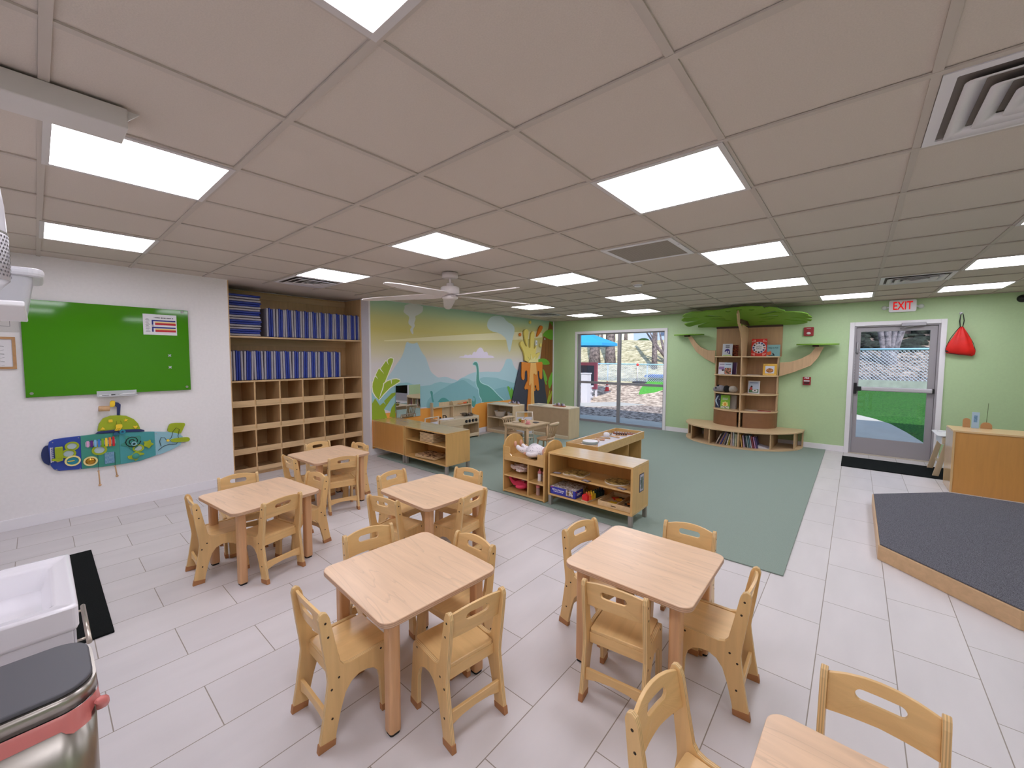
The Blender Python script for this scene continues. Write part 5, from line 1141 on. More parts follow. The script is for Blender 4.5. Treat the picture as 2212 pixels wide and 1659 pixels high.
for z0, z1 in ((.584, .606), (.892, .912), (1.222, 1.241), (1.556, 1.575)):
    for s in (-1, 1):
        o = half_oval(TA, TD, XT - .0205, tc_)
        if s > 0: p = [(x, max(y, tc_ + .0102)) for x, y in o]
        else: p = [(x, min(y, tc_ - .0102)) for x, y in o]
        q = []
        for v_ in p:
            if not q or (abs(v_[0] - q[-1][0]) + abs(v_[1] - q[-1][1])) > 1e-5: q.append(v_)
        if s > 0: q = [v_ for i, v_ in enumerate(q) if not (abs(v_[1] - tc_ - .0102) < 1e-6 and i not in (0, len(q) - 1) and v_[0] > XT - .03 - TD and abs(q[i - 1][1] - v_[1]) < 1e-6 and abs(q[(i + 1) % len(q)][1] - v_[1]) < 1e-6)]
        MB().prism(q, z0, z1).build('shelf', birch_y, tree)
for s in (-1, 1):
    ring = [(XT - .0205 - .12 - (TD - .135) * math.sin(PI * k / 28), tc_ + (TA - .012) * math.cos(PI * k / 28)) for k in range(29)]
    ring = [(x, y) for x, y in ring if (y - tc_) * s > .011]
    ring = [(XT - .022, tc_ + s * (TA - .012))] + (ring if s > 0 else ring[::-1])
    inner = [(x + (.012 if i else 0), y - s * .012) for i, (x, y) in enumerate(ring)]
    MB().prism(ring + inner[::-1], .316, .584).build('curved_front_panel', trunk_brown, tree)
    y0, y1 = sorted((tc_ + s * (TA - .03), tc_ + s * (TA - .012))); MB().box(XT - .15, XT - .0205, y0, y1, .607, 1.556).build('side_panel', birch_z, tree)
rib = [(XT - .021, .316), (XT - .021 - TD + .005, .316), (XT - .021 - TD + .005, 1.60), (6.79, 1.70), (6.77, 1.86), (6.66, 2.0), (6.46, 2.12), (6.36, 2.28), (6.42, 2.338), (6.50, 2.30), (6.56, 2.17), (6.75, 2.06), (6.84, 2.125), (XT - .021, 2.09)]
MB().prism(rib, tc_ - .01, tc_ + .01, 'y').build('centre_rib', birch_z, tree, bevel=.002)
MB().box(XT - .05, XT, tc_ - .53, tc_ + .53, 2.101, 2.135).build('top_bracket', dark_bracket, tree)
MB().box(6.55, 7.25, tc_ - .03, tc_ - .0105, 2.13, 2.2).move(Matrix.Translation((0, 0, 0))).build('canopy_bracket', dark_bracket, tree)
# palm crown: one flat board with long slots, tilted up to the ceiling
can = MB(); px0, pz0, px1, pz1 = 7.33, 2.125, 6.42, 2.375
def crown_pt(u, w): return (px0 + (px1 - px0) * u, w, pz0 + (pz1 - pz0) * u)
crown = []
right = [(0, -.5), (.0, -.72), (.03, -.83), (.08, -.88), (.14, -.82), (.24, -.66), (.30, -.55), (.29, -.62), (.2, -.80), (.14, -.92), (.20, -.945), (.28, -.86), (.40, -.66), (.39, -.72), (.31, -.90), (.30, -.95), (.37, -.945), (.46, -.88), (.52, -.74), (.50, -.83), (.45, -.92), (.52, -.90), (.60, -.83), (.64, -.74), (.66, -.62), (.72, -.62), (.80, -.56), (.87, -.53), (.93, -.42), (.90, -.36), (.96, -.34), (1.0, -.2), (1.02, -.08)]
left = [(0, .5), (.03, .64), (.04, .80), (.06, .86), (.14, .84), (.28, .64), (.33, .56), (.33, .66), (.22, .86), (.12, 1.0), (.16, 1.04), (.28, 1.055), (.34, .98), (.42, .78), (.46, .66), (.47, .78), (.44, .95), (.46, 1.03), (.55, 1.04), (.64, .97), (.60, .78), (.60, .70), (.64, .74), (.72, .97), (.78, .95), (.86, .88), (.94, .75), (.91, .6), (.95, .5), (.93, .36), (.97, .24), (1.0, .1)]
ol = right + left[::-1]
holes = [[(.69, .61), (.71, .5), (.65, .36), (.59, .28), (.61, .42), (.65, .55)], [(.52, .58), (.54, .46), (.5, .28), (.47, .3), (.49, .45)], [(.42, .42), (.42, .3), (.39, .2), (.37, .24), (.39, .34)],
         [(.60, -.15), (.67, -.33), (.73, -.48), (.64, -.585), (.66, -.47), (.61, -.33)], [(.45, -.2), (.51, -.36), (.53, -.50), (.46, -.51), (.46, -.36)], [(.36, -.26), (.39, -.4), (.37, -.46), (.34, -.38)], [(.23, -.12), (.26, -.24), (.24, -.31), (.21, -.2)],
         circ(.869, .177, .035, .04, 12), circ(.907, 0, .022, .05, 12), circ(.869, -.177, .025, .045, 12)]
def wide(h_):
    c0 = sum(p[0] for p in h_) / len(h_)
    return [(c0 + (p[0] - c0) * 1.25, p[1]) for p in h_]
loops = [ol] + [wide(h_) for h_ in holes]
nrm = Vector((pz1 - pz0, 0, -(px1 - px0))).normalized() * .018
from mathutils.geometry import tessellate_polygon
flat = [p for l in loops for p in l]
A_ = [can.bm.verts.new(crown_pt(u, tc_ + w_)) for u, w_ in flat]; B_2 = [can.bm.verts.new(Vector(crown_pt(u, tc_ + w_)) + nrm) for u, w_ in flat]
for tri in tessellate_polygon([[Vector((u, w_, 0)) for u, w_ in l] for l in loops]):
    can.face([A_[k] for k in tri]); can.face([B_2[k] for k in tri][::-1])
o0 = 0
for l in loops:
    n = len(l)
    for k in range(n):
        a, b_ = o0 + k, o0 + (k + 1) % n; can.face([A_[a], A_[b_], B_2[b_], B_2[a]])
    o0 += n
canopy = can.build('leaf_canopy', leaf_g, tree)
for s, (pts, zc, yc0, yc1) in {1: ([(1.592, 1.684), (1.592, 1.435), (1.76, 1.52), (1.93, 1.66), (2.03, 1.82), (2.10, 1.96), (2.02, 1.965), (1.94, 1.84), (1.85, 1.75), (1.72, 1.69)], 1.99, 1.80, 2.38), -1: ([(.555, 1.467), (.555, 1.222), (.36, 1.30), (.12, 1.42), (.03, 1.55), (-.045, 1.735), (.06, 1.74), (.13, 1.62), (.25, 1.54), (.4, 1.48)], 1.765, -.25, .34)}.items():
    b_ = MB().prism(pts, XB - .14, XB - .12, 'x').build('branch', birch_z, tree, bevel=.002)
    yc = (yc0 + yc1) / 2; r = (yc1 - yc0) / 2
    MB().prism(smooth_poly([(XB - .0, yc - r * .8), (XB - .0, yc + r * .8), (XB - .1, yc + r), (XB - .2, yc + r * .9), (XB - .26, yc + r * .5), (XB - .3, yc + r * .1), (XB - .26, yc - r * .4), (XB - .22, yc - r * .85), (XB - .1, yc - r)]), zc, zc + .018).build('leaf_shelf', leaf_g, b_)
    MB().box(XB - .2, XB - .08, yc - .02 + (.0 if s > 0 else .0), yc + .06, zc - .03, zc).build('bracket', dark_bracket, b_)
# books standing on the tree
def book(lab, y, z, w, h, th, cover, x, lean=8, yaw=0, grp=None):
    """cover faces -x; y is the middle"""
    t = thing('picture_book', lab, 'book', (x, y, z), rad(yaw), grp)
    mt = Matrix.Rotation(rad(lean), 4, 'Y')
    c = MB().box(-.002, .0, -w / 2, w / 2, 0, h).box(th, th + .002, -w / 2, w / 2, 0, h).box(0, th, w / 2 - .002, w / 2, 0, h).move(mt).build('cover', cover, t)
    MB().box(.0005, th - .0005, -w / 2 + .004, w / 2 - .0025, .004, h - .004).move(mt).build('pages', paper_white, t)
    t['_m'] = 0; del t['_m']
    return t, mt
def art(t, mt, name, mat, pts, d=.0026):
    MB().prism(pts, -d - .0006, -d, 'x').move(mt).build(name, mat, t)
def atext(t, mt, s, size, mat, y, z, sx=1):
    o = text('title', s, size, mat, t, (0, 0, 0), (0, 0, 0), .0003, 1, bold=.0003)
    m = mt @ Matrix.Translation((-.0032, y, z)) @ Euler((rad(90), 0, rad(-90))).to_matrix().to_4x4() @ Matrix.Diagonal((sx, 1, 1, 1))
    o.data.transform(m)
C_ = lambda n, c, r=.5: plain('cover ' + n, c, r)
zs = [.606, .912, 1.241, 1.575]; xs = 7.13
t, mt = book('white book with a purple monster, on the top left tree shelf', 1.37, zs[3], .165, .232, .012, C_('monster white', (206, 212, 222)), xs)
art(t, mt, 'monster', C_('monster purple', (58, 44, 130)), [(-.05, .035)] + [(.045 * math.cos(rad(a)) - .0, .085 + .055 * math.sin(rad(a))) for a in range(0, 181, 20)] + [(-.06, .03), (.06, .03)][:0] + [(-.045, .035), (.045, .035)][:0], .0026)
art(t, mt, 'eyes', paper_white, circ(.018, .08, .012, .017), .0034); art(t, mt, 'eyes', paper_white, circ(-.018, .08, .012, .017), .0034); art(t, mt, 'grass', C_('grass', (190, 210, 130)), [(-.08, .003), (.08, .003), (.06, .025), (-.06, .025)])
art(t, mt, 'title_marks', ink, rrect(-.035, .035, .185, .2, .006, 2)); art(t, mt, 'title_marks', ink, rrect(-.035, .035, .158, .172, .006, 2))
t, mt = book('dark red patterned book behind the purple monster book', 1.285, zs[3], .16, .212, .01, speckle('cover dark red', (40, 16, 20), (170, 80, 40), 50, .5, 0, .42, .6), xs + .06)
t, mt = book('large red book with a white round emblem and the words great race', .872, zs[3], .236, .315, .014, C_('race red', (206, 44, 30)), xs + .03)
art(t, mt, 'round_panel', paper_white, circ(.0, .155, .104, .104, 36)); 
for k in range(12):
    a = rad(30 * k); art(t, mt, 'animal_badge', C_('badge %d' % (k % 4), [(52, 66, 130), (44, 26, 40), (176, 110, 84), (70, 60, 110)][k % 4]), circ(.084 * math.cos(a), .155 + .084 * math.sin(a), .0165, n=14), .0034)
for sy in (-1, 1):
    for sz in (-1, 1):
        for k in range(3): art(t, mt, 'leaf_ornament', C_('pale coral', (240, 190, 172)), [(sy * (.06 + .02 * k), .155 + sz * .1), (sy * (.068 + .02 * k), .155 + sz * .103), (sy * (.075 + .016 * k), .155 + sz * (.148 - .014 * k)), (sy * (.06 + .018 * k), .155 + sz * (.14 - .014 * k))], .0034)
atext(t, mt, 'THE', .012, ink, 0, .195); atext(t, mt, 'GREAT', .034, ink, 0, .17, .9); atext(t, mt, 'RACE', .034, ink, 0, .135, .95)
t, mt = book('teal book with an orange fox beside the red book', .66, zs[3], .20, .205, .01, C_('teal', (126, 172, 172)), xs + .06)
art(t, mt, 'fox', C_('fox orange', (214, 92, 34)), [(.09, .02), (.09, .085), (.06, .075), (.045, .1), (.03, .08), (.02, .06), (.03, .03), (.06, .015)]); art(t, mt, 'branch', black, [(.07, .008), (-.02, .01), (-.03, .02), (.0, .06), (.01, .05), (.0, .022), (.06, .02)], .0034)
atext(t, mt, 'ting on Fall', .034, C_('title green', (30, 66, 64)), 0, .15, .95)
t, mt = book('white book with a child on its cover on the second left tree shelf', 1.43, zs[2], .13, .222, .012, C_('pale lilac', (214, 210, 224)), xs - .06)
art(t, mt, 'picture', C_('lilac art', (150, 120, 170)), rrect(-.06, .06, .09, .14, .01, 2)); art(t, mt, 'child', C_('child art', (70, 40, 44)), circ(-.01, .085, .022, .025)); art(t, mt, 'child_shirt', paper_white, rrect(-.04, .03, .004, .06, .01, 2), .0034); art(t, mt, 'title_marks', C_('title navy', (60, 60, 110)), rrect(-.05, .05, .18, .19, .004, 2))
t, mt = book('pale blue book with a crowd of children on the second left tree shelf', 1.33, zs[2], .13, .22, .012, C_('sky blue', (196, 216, 232)), xs - .075)
art(t, mt, 'crowd', speckle('crowd art', (40, 70, 40), (226, 150, 130), 45, .5, 0, .42, .58), rrect(-.05, .06, .004, .12, .02, 3)); art(t, mt, 'title_marks', C_('title navy', (60, 60, 110)), rrect(-.045, .05, .178, .188, .004, 2))
book('thin purple book standing edge on beside the pale blue book', 1.245, zs[2], .09, .222, .02, C_('violet', (80, 50, 90)), xs - .02, 4, -30)
t, mt = book('yellow bordered book with sleeping animals on the right tree shelf', .69, zs[2], .205, .205, .012, C_('gold yellow', (232, 182, 60)), xs)
art(t, mt, 'picture', C_('picture grey', (214, 218, 230)), rrect(-.068, .068, .035, .165, .004, 2)); art(t, mt, 'animals', speckle('animal art', (110, 70, 50), (226, 160, 90), 40, .6, 0, .4, .6), circ(0, .085, .055, .04, 20), .0034)
for k in range(10):
    for z in (.016, .188): art(t, mt, 'border_dots', C_('cream dots', (246, 228, 160)), circ(-.085 + .019 * k, z, .005, n=8), .0032)
t, mt = book('white bordered book with a farm animal picture on the third right tree shelf', .915, zs[1], .18, .226, .012, C_('white border', (222, 224, 232)), xs - .04)
art(t, mt, 'picture', C_('farm sky', (186, 204, 226)), rrect(-.075, .075, .015, .205, .004, 2)); art(t, mt, 'meadow', C_('farm meadow', (70, 116, 70)), rrect(-.074, .074, .016, .075, .004, 2), .0032); art(t, mt, 'child', C_('farm child', (190, 70, 60)), rrect(.02, .062, .06, .11, .008, 2), .0038); art(t, mt, 'child_head', C_('farm head', (40, 26, 26)), circ(.035, .122, .016), .0038); art(t, mt, 'calf', paper_white, rrect(-.06, .02, .03, .07, .012, 3), .004); art(t, mt, 'calf_patch', black, circ(-.02, .05, .014, .01), .0046); art(t, mt, 'title_marks', C_('farm title', (96, 110, 170)), rrect(-.06, .06, .182, .194, .004, 2), .0036)
t, mt = book('dark blue book with a crescent moon on the lowest left tree shelf', 1.465, zs[0], .14, .255, .012, C_('night blue', (20, 30, 62)), xs - .02)
art(t, mt, 'moon', C_('moon silver', (170, 186, 206)), [(.045 + .06 * math.cos(rad(a)) * -.0 + -.075 * math.cos(rad(a)) * -.0 + .0 - 0 + .05 * (1 - abs(a) / 70) * 1.0 - .01, .135 + .1 * math.sin(rad(a))) for a in range(-70, 71, 14)] + [(.02 + .035 * (1 - abs(a) / 70), .135 + .095 * math.sin(rad(a))) for a in range(70, -71, -14)])
for y, z in ((-.03, .05), (.02, .03), (-.02, .12), (.01, .16), (-.04, .2)): art(t, mt, 'star', paper_white, star(y, z, .01, .004), .003)
t, mt = book('bright green book with a yellow flower in front of the moon book', 1.355, zs[0], .155, .252, .014, C_('lime cover', (130, 186, 40)), xs - .1)
art(t, mt, 'flower', C_('flower cream', (240, 222, 130)), smooth_poly(star(0, .08, .06, .04, 7))); art(t, mt, 'flower_heart', C_('flower orange', (226, 156, 50)), circ(0, .08, .022, .03), .0034); art(t, mt, 'stems', speckle('stem art', (20, 30, 16), (240, 240, 220), 60, .5, 0, .4, .55), rrect(-.07, .07, .006, .045, .01, 2), .0031); art(t, mt, 'title_marks', paper_white, rrect(-.045, .045, .19, .2, .004, 2)); art(t, mt, 'title_marks', paper_white, rrect(-.04, .05, .17, .178, .004, 2))
t, mt = book('grey backed thick book leaning behind the green flower book', 1.25, zs[0], .12, .25, .03, C_('grey back', (176, 168, 160)), xs - .02, 5, -15)
for k, (y, z, l, c) in enumerate(((.92, zs[0], 'thin pale booklet lying left on the lowest right tree shelf', (206, 188, 170)), (.74, zs[0], 'red edged booklet lying right on the lowest right tree shelf', (186, 60, 56)), (.93, zs[2], 'thin pale booklet lying flat on the second right tree shelf', (210, 200, 184)))):
    t = thing('booklet', l, 'book', (7.08, y, z), rad(80 + 12 * k)); MB().box(-.1, .1, -.07, .07, 0.0005, .004).build('pages', paper_white, t); MB().box(-.101, .101, -.071, .071, .0042, .0055).build('cover', plain('booklet %d' % k, c, .5), t)
pl = thing('plush_badger', 'grey and black plush animal lying on the third left tree shelf', 'plush toy', (7.02, 1.35, zs[1])); pl.scale = (1.2, 1.22, 1.25)
fur = plain('grey plush', (142, 140, 146), .95, noise=.15, scale=60, bump=.5); furb = plain('black plush', (22, 22, 24), .95); furl = plain('pale plush', (176, 170, 160), .95, noise=.15, scale=60)
MB().ball((0, .07, .052), (.06, .075, .05)).ball((0, .13, .04), (.045, .045, .036)).build('head', fur, pl); MB().ball((.0, -.015, .05), (.062, .05, .052)).build('shoulder_band', furb, pl); MB().ball((0, -.1, .048), (.062, .065, .05)).build('rump', furl, pl)
MB().ball((-.04, .125, .06), (.012, .014, .01)).ball((-.03, .1, .095), (.016, .014, .014)).ball((.03, .1, .095), (.016, .014, .014)).build('ears_and_eye', furb, pl)
# books in the bench
rows = [(1.365, 24, (190, 170, 160), .20), (1.335, 24, (44, 36, 40), .235), (1.315, 22, (214, 160, 130), .235), (1.29, 22, (60, 64, 140), .235), (1.265, 20, (170, 130, 96), .225), (1.24, 17, (168, 162, 160), .21), (1.215, 15, (52, 46, 50), .2), (1.19, 12, (228, 220, 200), .2), (1.165, 9, (164, 150, 50), .2), (1.118, 0, (206, 176, 164), .238), (1.09, 0, (224, 226, 238), .235), (1.066, -1, (150, 156, 140), .22), (1.044, -1, (208, 206, 170), .215), (1.018, -4, (170, 166, 176), .2), (.985, -7, (62, 40, 40), .2), (.957, -8, (232, 186, 110), .215), (.925, -7, (196, 170, 200), .2), (.895, -8, (54, 60, 74), .195), (.868, -9, (150, 160, 160), .205), (.845, -9, (96, 130, 140), .2), (.82, -10, (190, 196, 210), .205), (.79, -11, (150, 70, 80), .195), (.762, -11, (186, 140, 180), .19), (.738, -12, (80, 70, 120), .185)]
cn = ['beige', 'black', 'salmon', 'blue', 'tan', 'grey', 'charcoal', 'cream', 'olive yellow', 'pink beige', 'white', 'grey green', 'pale yellow', 'lilac grey', 'dark brown', 'peach', 'pale violet', 'slate', 'silver grey', 'teal grey', 'pale blue', 'wine red', 'mauve', 'indigo']
bk = None
for k, (y, ln, c, hh) in enumerate(rows):
    lab = f'{cn[k]} thin book, {ordinal(k) if k < 20 else ["twenty first", "twenty second", "twenty third", "twenty fourth"][k - 20]} from the left in the bench book row'
    t = thing('shelved_book', lab, 'book', (6.47 + .012 * (k % 3) + .0035 * abs(k - 12), y, .0345), 0, 'books in the curved bench')
    mt = Matrix.Rotation(rad(ln), 4, 'X'); w = .016 if k not in (8, 9) else .022
    MB().box(0, .19, -w / 2, -w / 2 + .0015, 0, hh).box(0, .19, w / 2 - .0015, w / 2, 0, hh).box(-.0012, .0, -w / 2, w / 2, 0, hh).move(mt).build('cover', plain('bench book %d' % k, c, .5, noise=.25, scale=30), t)
    MB().box(.0005, .187, -w / 2 + .002, w / 2 - .002, .003, hh - .003).move(mt).build('pages', paper_white, t)
t = thing('open_book', 'white picture book lying half open in the right bench compartment', 'book', (6.66, .86 - .0, .0345), 0)
t.location = (6.68, .80, .0345)
MB().prism([(-.2, 0), (.0, .0), (-.13, .09), (-.2, .10)], 0, .0) if False else None
MB().prism([(-.0, .0), (-.24, .002), (-.24, .006), (-.0, .03)], -.1, .1, 'x').move(Matrix.Translation((0, -.0, 0))).build('lower_pages', paper_white, t); MB().prism([(.0, .03), (-.2, .012), (-.2, .016), (.0, .06), (.0, .05)], -.1, .1, 'x').build('raised_pages', plain('page lilac', (206, 200, 214), .7), t); 

# ---------------------------------------------------------------- window
pane = glass('window glass')
alu = plain('grey aluminium', (158, 156, 162), .4, .4)
w = thing('window_1', 'tall four pane window with grey bars and a white frame', None, (0, 0, 0)); w['kind'] = 'structure'
tr = MB(); tr.box(XG - .02, XG + .0, 2.545, 2.605, 0, 2.165).box(XG - .02, XG, 4.705, 4.765, 0, 2.165).box(XG - .0199, XG, 2.605, 4.705, 2.105, 2.1649); tr.build('frame', trim_white, w, bevel=.003)
fr = MB(); a, b_ = XG + .03, XG + .085
fr.box(a, b_, WY0, WY0 + .03, .0, WZ1).box(a, b_, WY1 - .06, WY1, 0, WZ1).box(a, b_, WY0 + .03, WY1 - .06, WZ1 - .03, WZ1).box(a, b_, WY0 + .03, WY1 - .06, 0, .05); fr.build('sash', alu, w, bevel=.002)
MB().box(a - .004, b_ + .004, 3.605, 3.672, .05, WZ1 - .03).build('mullion', alu, w, bevel=.002)
MB().box(a - .003, b_ + .003, WY0 + .03, 3.6045, .918, .972).build('transom', alu, w, bevel=.002); MB().box(a - .003, b_ + .003, 3.6725, WY1 - .06, .918, .972).build('transom', alu, w, bevel=.002)
for y0, y1 in ((WY0 + .03, 3.605), (3.672, WY1 - .06)):
    for z0, z1 in ((.05, .918), (.972, WZ1 - .03)): MB().box(XG + .055, XG + .06, y0 + .001, y1 - .001, z0 + .001, z1 - .001).build('pane', pane, w)
# ---------------------------------------------------------------- door
dgrey = plain('door grey', (160, 156, 160), .42); 
dr = thing('door_1', 'grey glazed exit door with a push bar and white frame', None, (0, 0, 0)); dr['kind'] = 'structure'
tr = MB(); tr.box(XG - .02, XG, -1.43, -1.37, 0, 2.122).box(XG - .02, XG, -.415, -.355, 0, 2.122).box(XG - .0199, XG, -1.37, -.415, 2.06, 2.1219); tr.build('frame', trim_white, dr, bevel=.003)
fr = MB(); fr.box(XG + .0, XG + .1, -1.375, -1.348, 0, DZ1).box(XG, XG + .1, -.437, -.41, 0, DZ1).box(XG, XG + .1, -1.348, -.437, DZ1 - .028, DZ1); fr.build('jamb', dgrey, dr)
lx0, lx1 = XG + .035, XG + .08; gy0, gy1, gz0, gz1 = -1.272, -.495, .268, 1.968
MB().holed([(-1.346, .012), (-.439, .012), (-.439, 2.04), (-1.346, 2.04)], [(gy0, gz0), (gy1, gz0), (gy1, gz1), (gy0, gz1)], lx0, lx1, 'x').build('leaf', dgrey, dr, bevel=.002)
MB().box(lx0 + .02, lx0 + .025, gy0 + .001, gy1 - .001, gz0 + .001, gz1 - .001).build('pane', pane, dr)
br = MB().box(lx0 - .06, lx0 - .02, -1.325, -.53, 1.03, 1.094).build('push_bar', plain('bar silver', (198, 196, 202), .35, .3), dr, bevel=.012)
MB().box(lx0 - .062, lx0, -.53, -.465, 1.025, 1.095).box(lx0 - .03, lx0, -.475, -.435, .975, 1.15).build('latch_case', black, br, bevel=.004); MB().box(lx0 - .055, lx0, -1.345, -1.325, 1.028, 1.096).build('end_cap', black, br, bevel=.003)
cl = MB().box(lx0 - .05, lx0 - .002, -1.215, -.955, 2.04 - .005, 2.085).move(Matrix.Translation((-.03, 0, .0))).build('door_closer', plain('closer silver', (176, 174, 180), .4, .3), dr, bevel=.005)
MB().tube([(lx0 - .06, -1.08, 2.03), (lx0 - .13, -1.0, 2.015), (lx0 - .03, -.95, 2.0)], .009, 8).build('closer_arm', alu, cl)
MB().tube([(lx0 - .008, -.46, 1.80), (lx0 - .02, -.46, 1.78), (lx0 - .02, -.462, 1.66), (lx0 - .006, -.462, 1.62)], .012, 8).build('pull_strap', plain('strap silver', (180, 178, 184), .4, .3), dr)
MB().box(XG - .02, XG + .1, -1.375, -.41, 0, .012).build('threshold', plain('threshold', (196, 186, 172), .5), dr)
# ---------------------------------------------------------------- exit sign, alarms, camera, bag
ex = thing('exit_sign', 'white exit sign with red letters and two small lamps over the door', 'exit sign', (XG, -.95, 2.34))
MB().prism(rrect(-.15, .15, -.09, .09, .022, 4), -.05, -.001, 'x').build('housing', plain('sign white', (242, 242, 246), .4), ex, bevel=.004)
text('lettering', 'EXIT', .17, emit('exit red', (214, 10, 14), .45), ex, (-.0515, -.0, -.004), (rad(90), 0, rad(-90)), .0008, .62, bold=.003)
clr = milky('clear lens', (226, 230, 226), .5)
for s in (-1, 1): MB().cyl((-.02, s * .151, -.01), (-.02, s * .19, -.02), .012).build('lamp_arm', plain('sign white', (242, 242, 246), .4), ex); MB().lathe([(.032, 0), (.034, .02), (.02, .03)], seg=18).move(Matrix.Translation((-.02, s * .20, -.02)) @ Matrix.Rotation(rad(-90), 4, 'Y')).build('lamp_head', clr, ex)
redp = plain('alarm red', (150, 24, 30), .4)
al = thing('fire_strobe', 'red fire alarm strobe with white lens between the tree and the door', 'fire alarm', (XG, .178, 1.996))
MB().prism(rrect(-.068, .068, -.073, .073, .01, 3), -.04, -.001, 'x').build('housing', redp, al, bevel=.004); MB().ball((-.04, 0, -.03), (.026, .03, .022)).build('strobe_lens', plain('strobe lens', (226, 226, 232), .15), al); MB().box(-.0412, -.04, -.03, .03, .05, .056).build('label', paper_white, al)
al = thing('fire_pull_station', 'small red fire pull station low on the green wall by the door', 'fire alarm', (XG, .174, 1.155))
MB().prism(rrect(-.055, .055, -.07, .07, .006, 2), -.035, -.001, 'x').build('housing', redp, al, bevel=.003); text('lettering', 'FIRE', .036, paper_white, al, (-.036, 0, .05), (rad(90), 0, rad(-90)), .0004, 1, bold=.001); MB().box(-.045, -.0355, -.04, .04, -.01, .012).build('pull_handle', plain('pull white', (206, 202, 206), .4), al, bevel=.002); MB().box(-.037, -.035, -.035, .035, -.055, -.02).build('dark_panel', plain('pull dark', (70, 20, 26), .5), al)
tag(MB().lathe([(.05, 0), (.05, .02), (.03, .045), (.0, .055)], seg=20, caps=False).move(Matrix.Translation((XG, -2.10, 2.35)) @ Matrix.Rotation(rad(-90), 4, 'Y')).build('security_camera', black), 'black dome camera high on the green wall at the right edge', 'camera')
tag(MB().lathe([(.018, 0), (.018, .004), (.008, .006), (.008, .02), (.012, .024)], seg=14).move(Matrix.Translation((XG, -1.557, 2.19)) @ Matrix.Rotation(rad(-90), 4, 'Y')).build('wall_hook', white_plastic), 'small white wall hook holding the red bag', 'hook')
bg = thing('drawstring_bag', 'red drawstring bag with black cords hanging on the green wall right of the door', 'bag', (XG, -1.565, 0))
redc = plain('red nylon', (226, 30, 22), .55, noise=.12, scale=9, bump=.6)
prof = [(2.0, .008, .02), (1.97, .03, .03), (1.9, .06, .05), (1.82, .095, .062), (1.74, .125, .07), (1.67, .142, .066), (1.62, .142, .045), (1.6, .12, .02)]
b = MB(); R = []
for z, a, d in prof: R.append([b.bm.verts.new((-.035 - d * .5 + d * .5 * math.sin(2 * PI * k / 28) * 1.0 + .004 * math.sin(7 * 2 * PI * k / 28), a * math.cos(2 * PI * k / 28) * (1 + .03 * math.sin(5 * z * 9 + k)), z + (.03 * (k / 28.) if False else .0) + .018 * math.cos(2 * PI * k / 28) * (1 if z < 1.8 else 0))) for k in range(28)])
for i in range(len(R) - 1):
    for k in range(28): b.face([R[i][k], R[i][(k + 1) % 28], R[i + 1][(k + 1) % 28], R[i + 1][k]], 0, True)
b.face(R[0][::-1]); b.face(R[-1]); b.build('pouch', redc, bg)
cd = MB()
for s, dx in ((1, -.03), (-1, -.05)):
    cd.tube([(dx, .01 * s, 1.99), (dx, .022 * s, 2.08), (-.025, .012 * s, 2.17), (-.02, .0, 2.196), (-.025, -.012 * s, 2.17), (dx - .01, -.02 * s, 2.08), (dx, -.012 * s, 1.99)], .004, 6)
cd.tube([(-.05, .012, 2.0), (-.06, .05, 1.94), (-.06, .10, 1.84), (-.06, .125, 1.76), (-.05, .14, 1.70)], .004, 6); cd.tube([(-.05, -.012, 2.0), (-.06, -.06, 1.9), (-.065, -.12, 1.76), (-.05, -.145, 1.66)], .003, 6)
cd.tube([(-.055, .14, 1.66), (-.07, .1, 1.622), (-.068, 0, 1.60), (-.068, -.08, 1.596), (-.055, -.142, 1.62)], .004, 6)
cd.build('cord', black, bg); MB().box(-.075, -.045, .11, .145, 1.64, 1.70).build('corner_patch', black, bg, bevel=.01)

# ---------------------------------------------------------------- platform, mat, right cabinet
pf = thing('carpet_platform', 'low birch sided platform topped with charcoal carpet at the right', 'platform', (0, 0, 0))
pp = [(2.905, -.64), (2.33, -1.225), (2.33, -2.35), (2.905, -2.92), (4.45, -2.92), (5.045, -2.35), (5.045, -1.245), (4.445, -.64)]
MB().prism(pp, .001, .112).build('base', wood('platform birch', (208, 172, 130), 'x', .4, .1), pf, bevel=.002)
cxp = sum(p[0] for p in pp) / 8; cyp = sum(p[1] for p in pp) / 8
MB().prism([(cxp + (x - cxp) * .99, cyp + (y - cyp) * .99) for x, y in pp], .1125, .122).build('carpet_top', speckle('charcoal carpet', (62, 62, 68), (132, 132, 140), 190, .98, .6, .36, .66), pf, bevel=.002)
dm_ = speckle('door mat black', (12, 14, 14), (26, 30, 30), 160, .95, .5)
tag(MB().box(6.22, 6.98, -1.75, -.348, .0005, .012).build('door_mat', dm_, bevel=.003), 'black entrance mat in front of the glazed door', 'mat')
tag(MB().box(XW + .02, -1.05, 2.63, 4.085, .0005, .012).build('floor_mat', dm_, bevel=.003), 'black floor mat under the sink at the left edge', 'mat')
cb = thing('wooden_cabinet', 'amber backed wooden cabinet standing at the right edge behind the platform', 'cabinet', (5.6, -1.335, 0))
MB().box(0, .47, -1.3, 0, .703, .723).build('top', wood('cabinet top', (222, 188, 140), 'y', .3, .08), cb, bevel=.002); MB().box(0, .47, -.02, 0, .0, .703).build('side_panel', wood('cabinet side', (214, 180, 132), 'z', .14, .08), cb, bevel=.002)
MB().box(0, .47, -1.3, -1.28, 0, .703).build('side_panel', M['cabinet side'], cb); MB().box(.008, .018, -1.28, -.02, .0, .703).build('back_panel', amber_deep, cb); MB().box(.02, .46, -1.28, -.02, .34, .358).build('shelf', M['cabinet side'], cb)
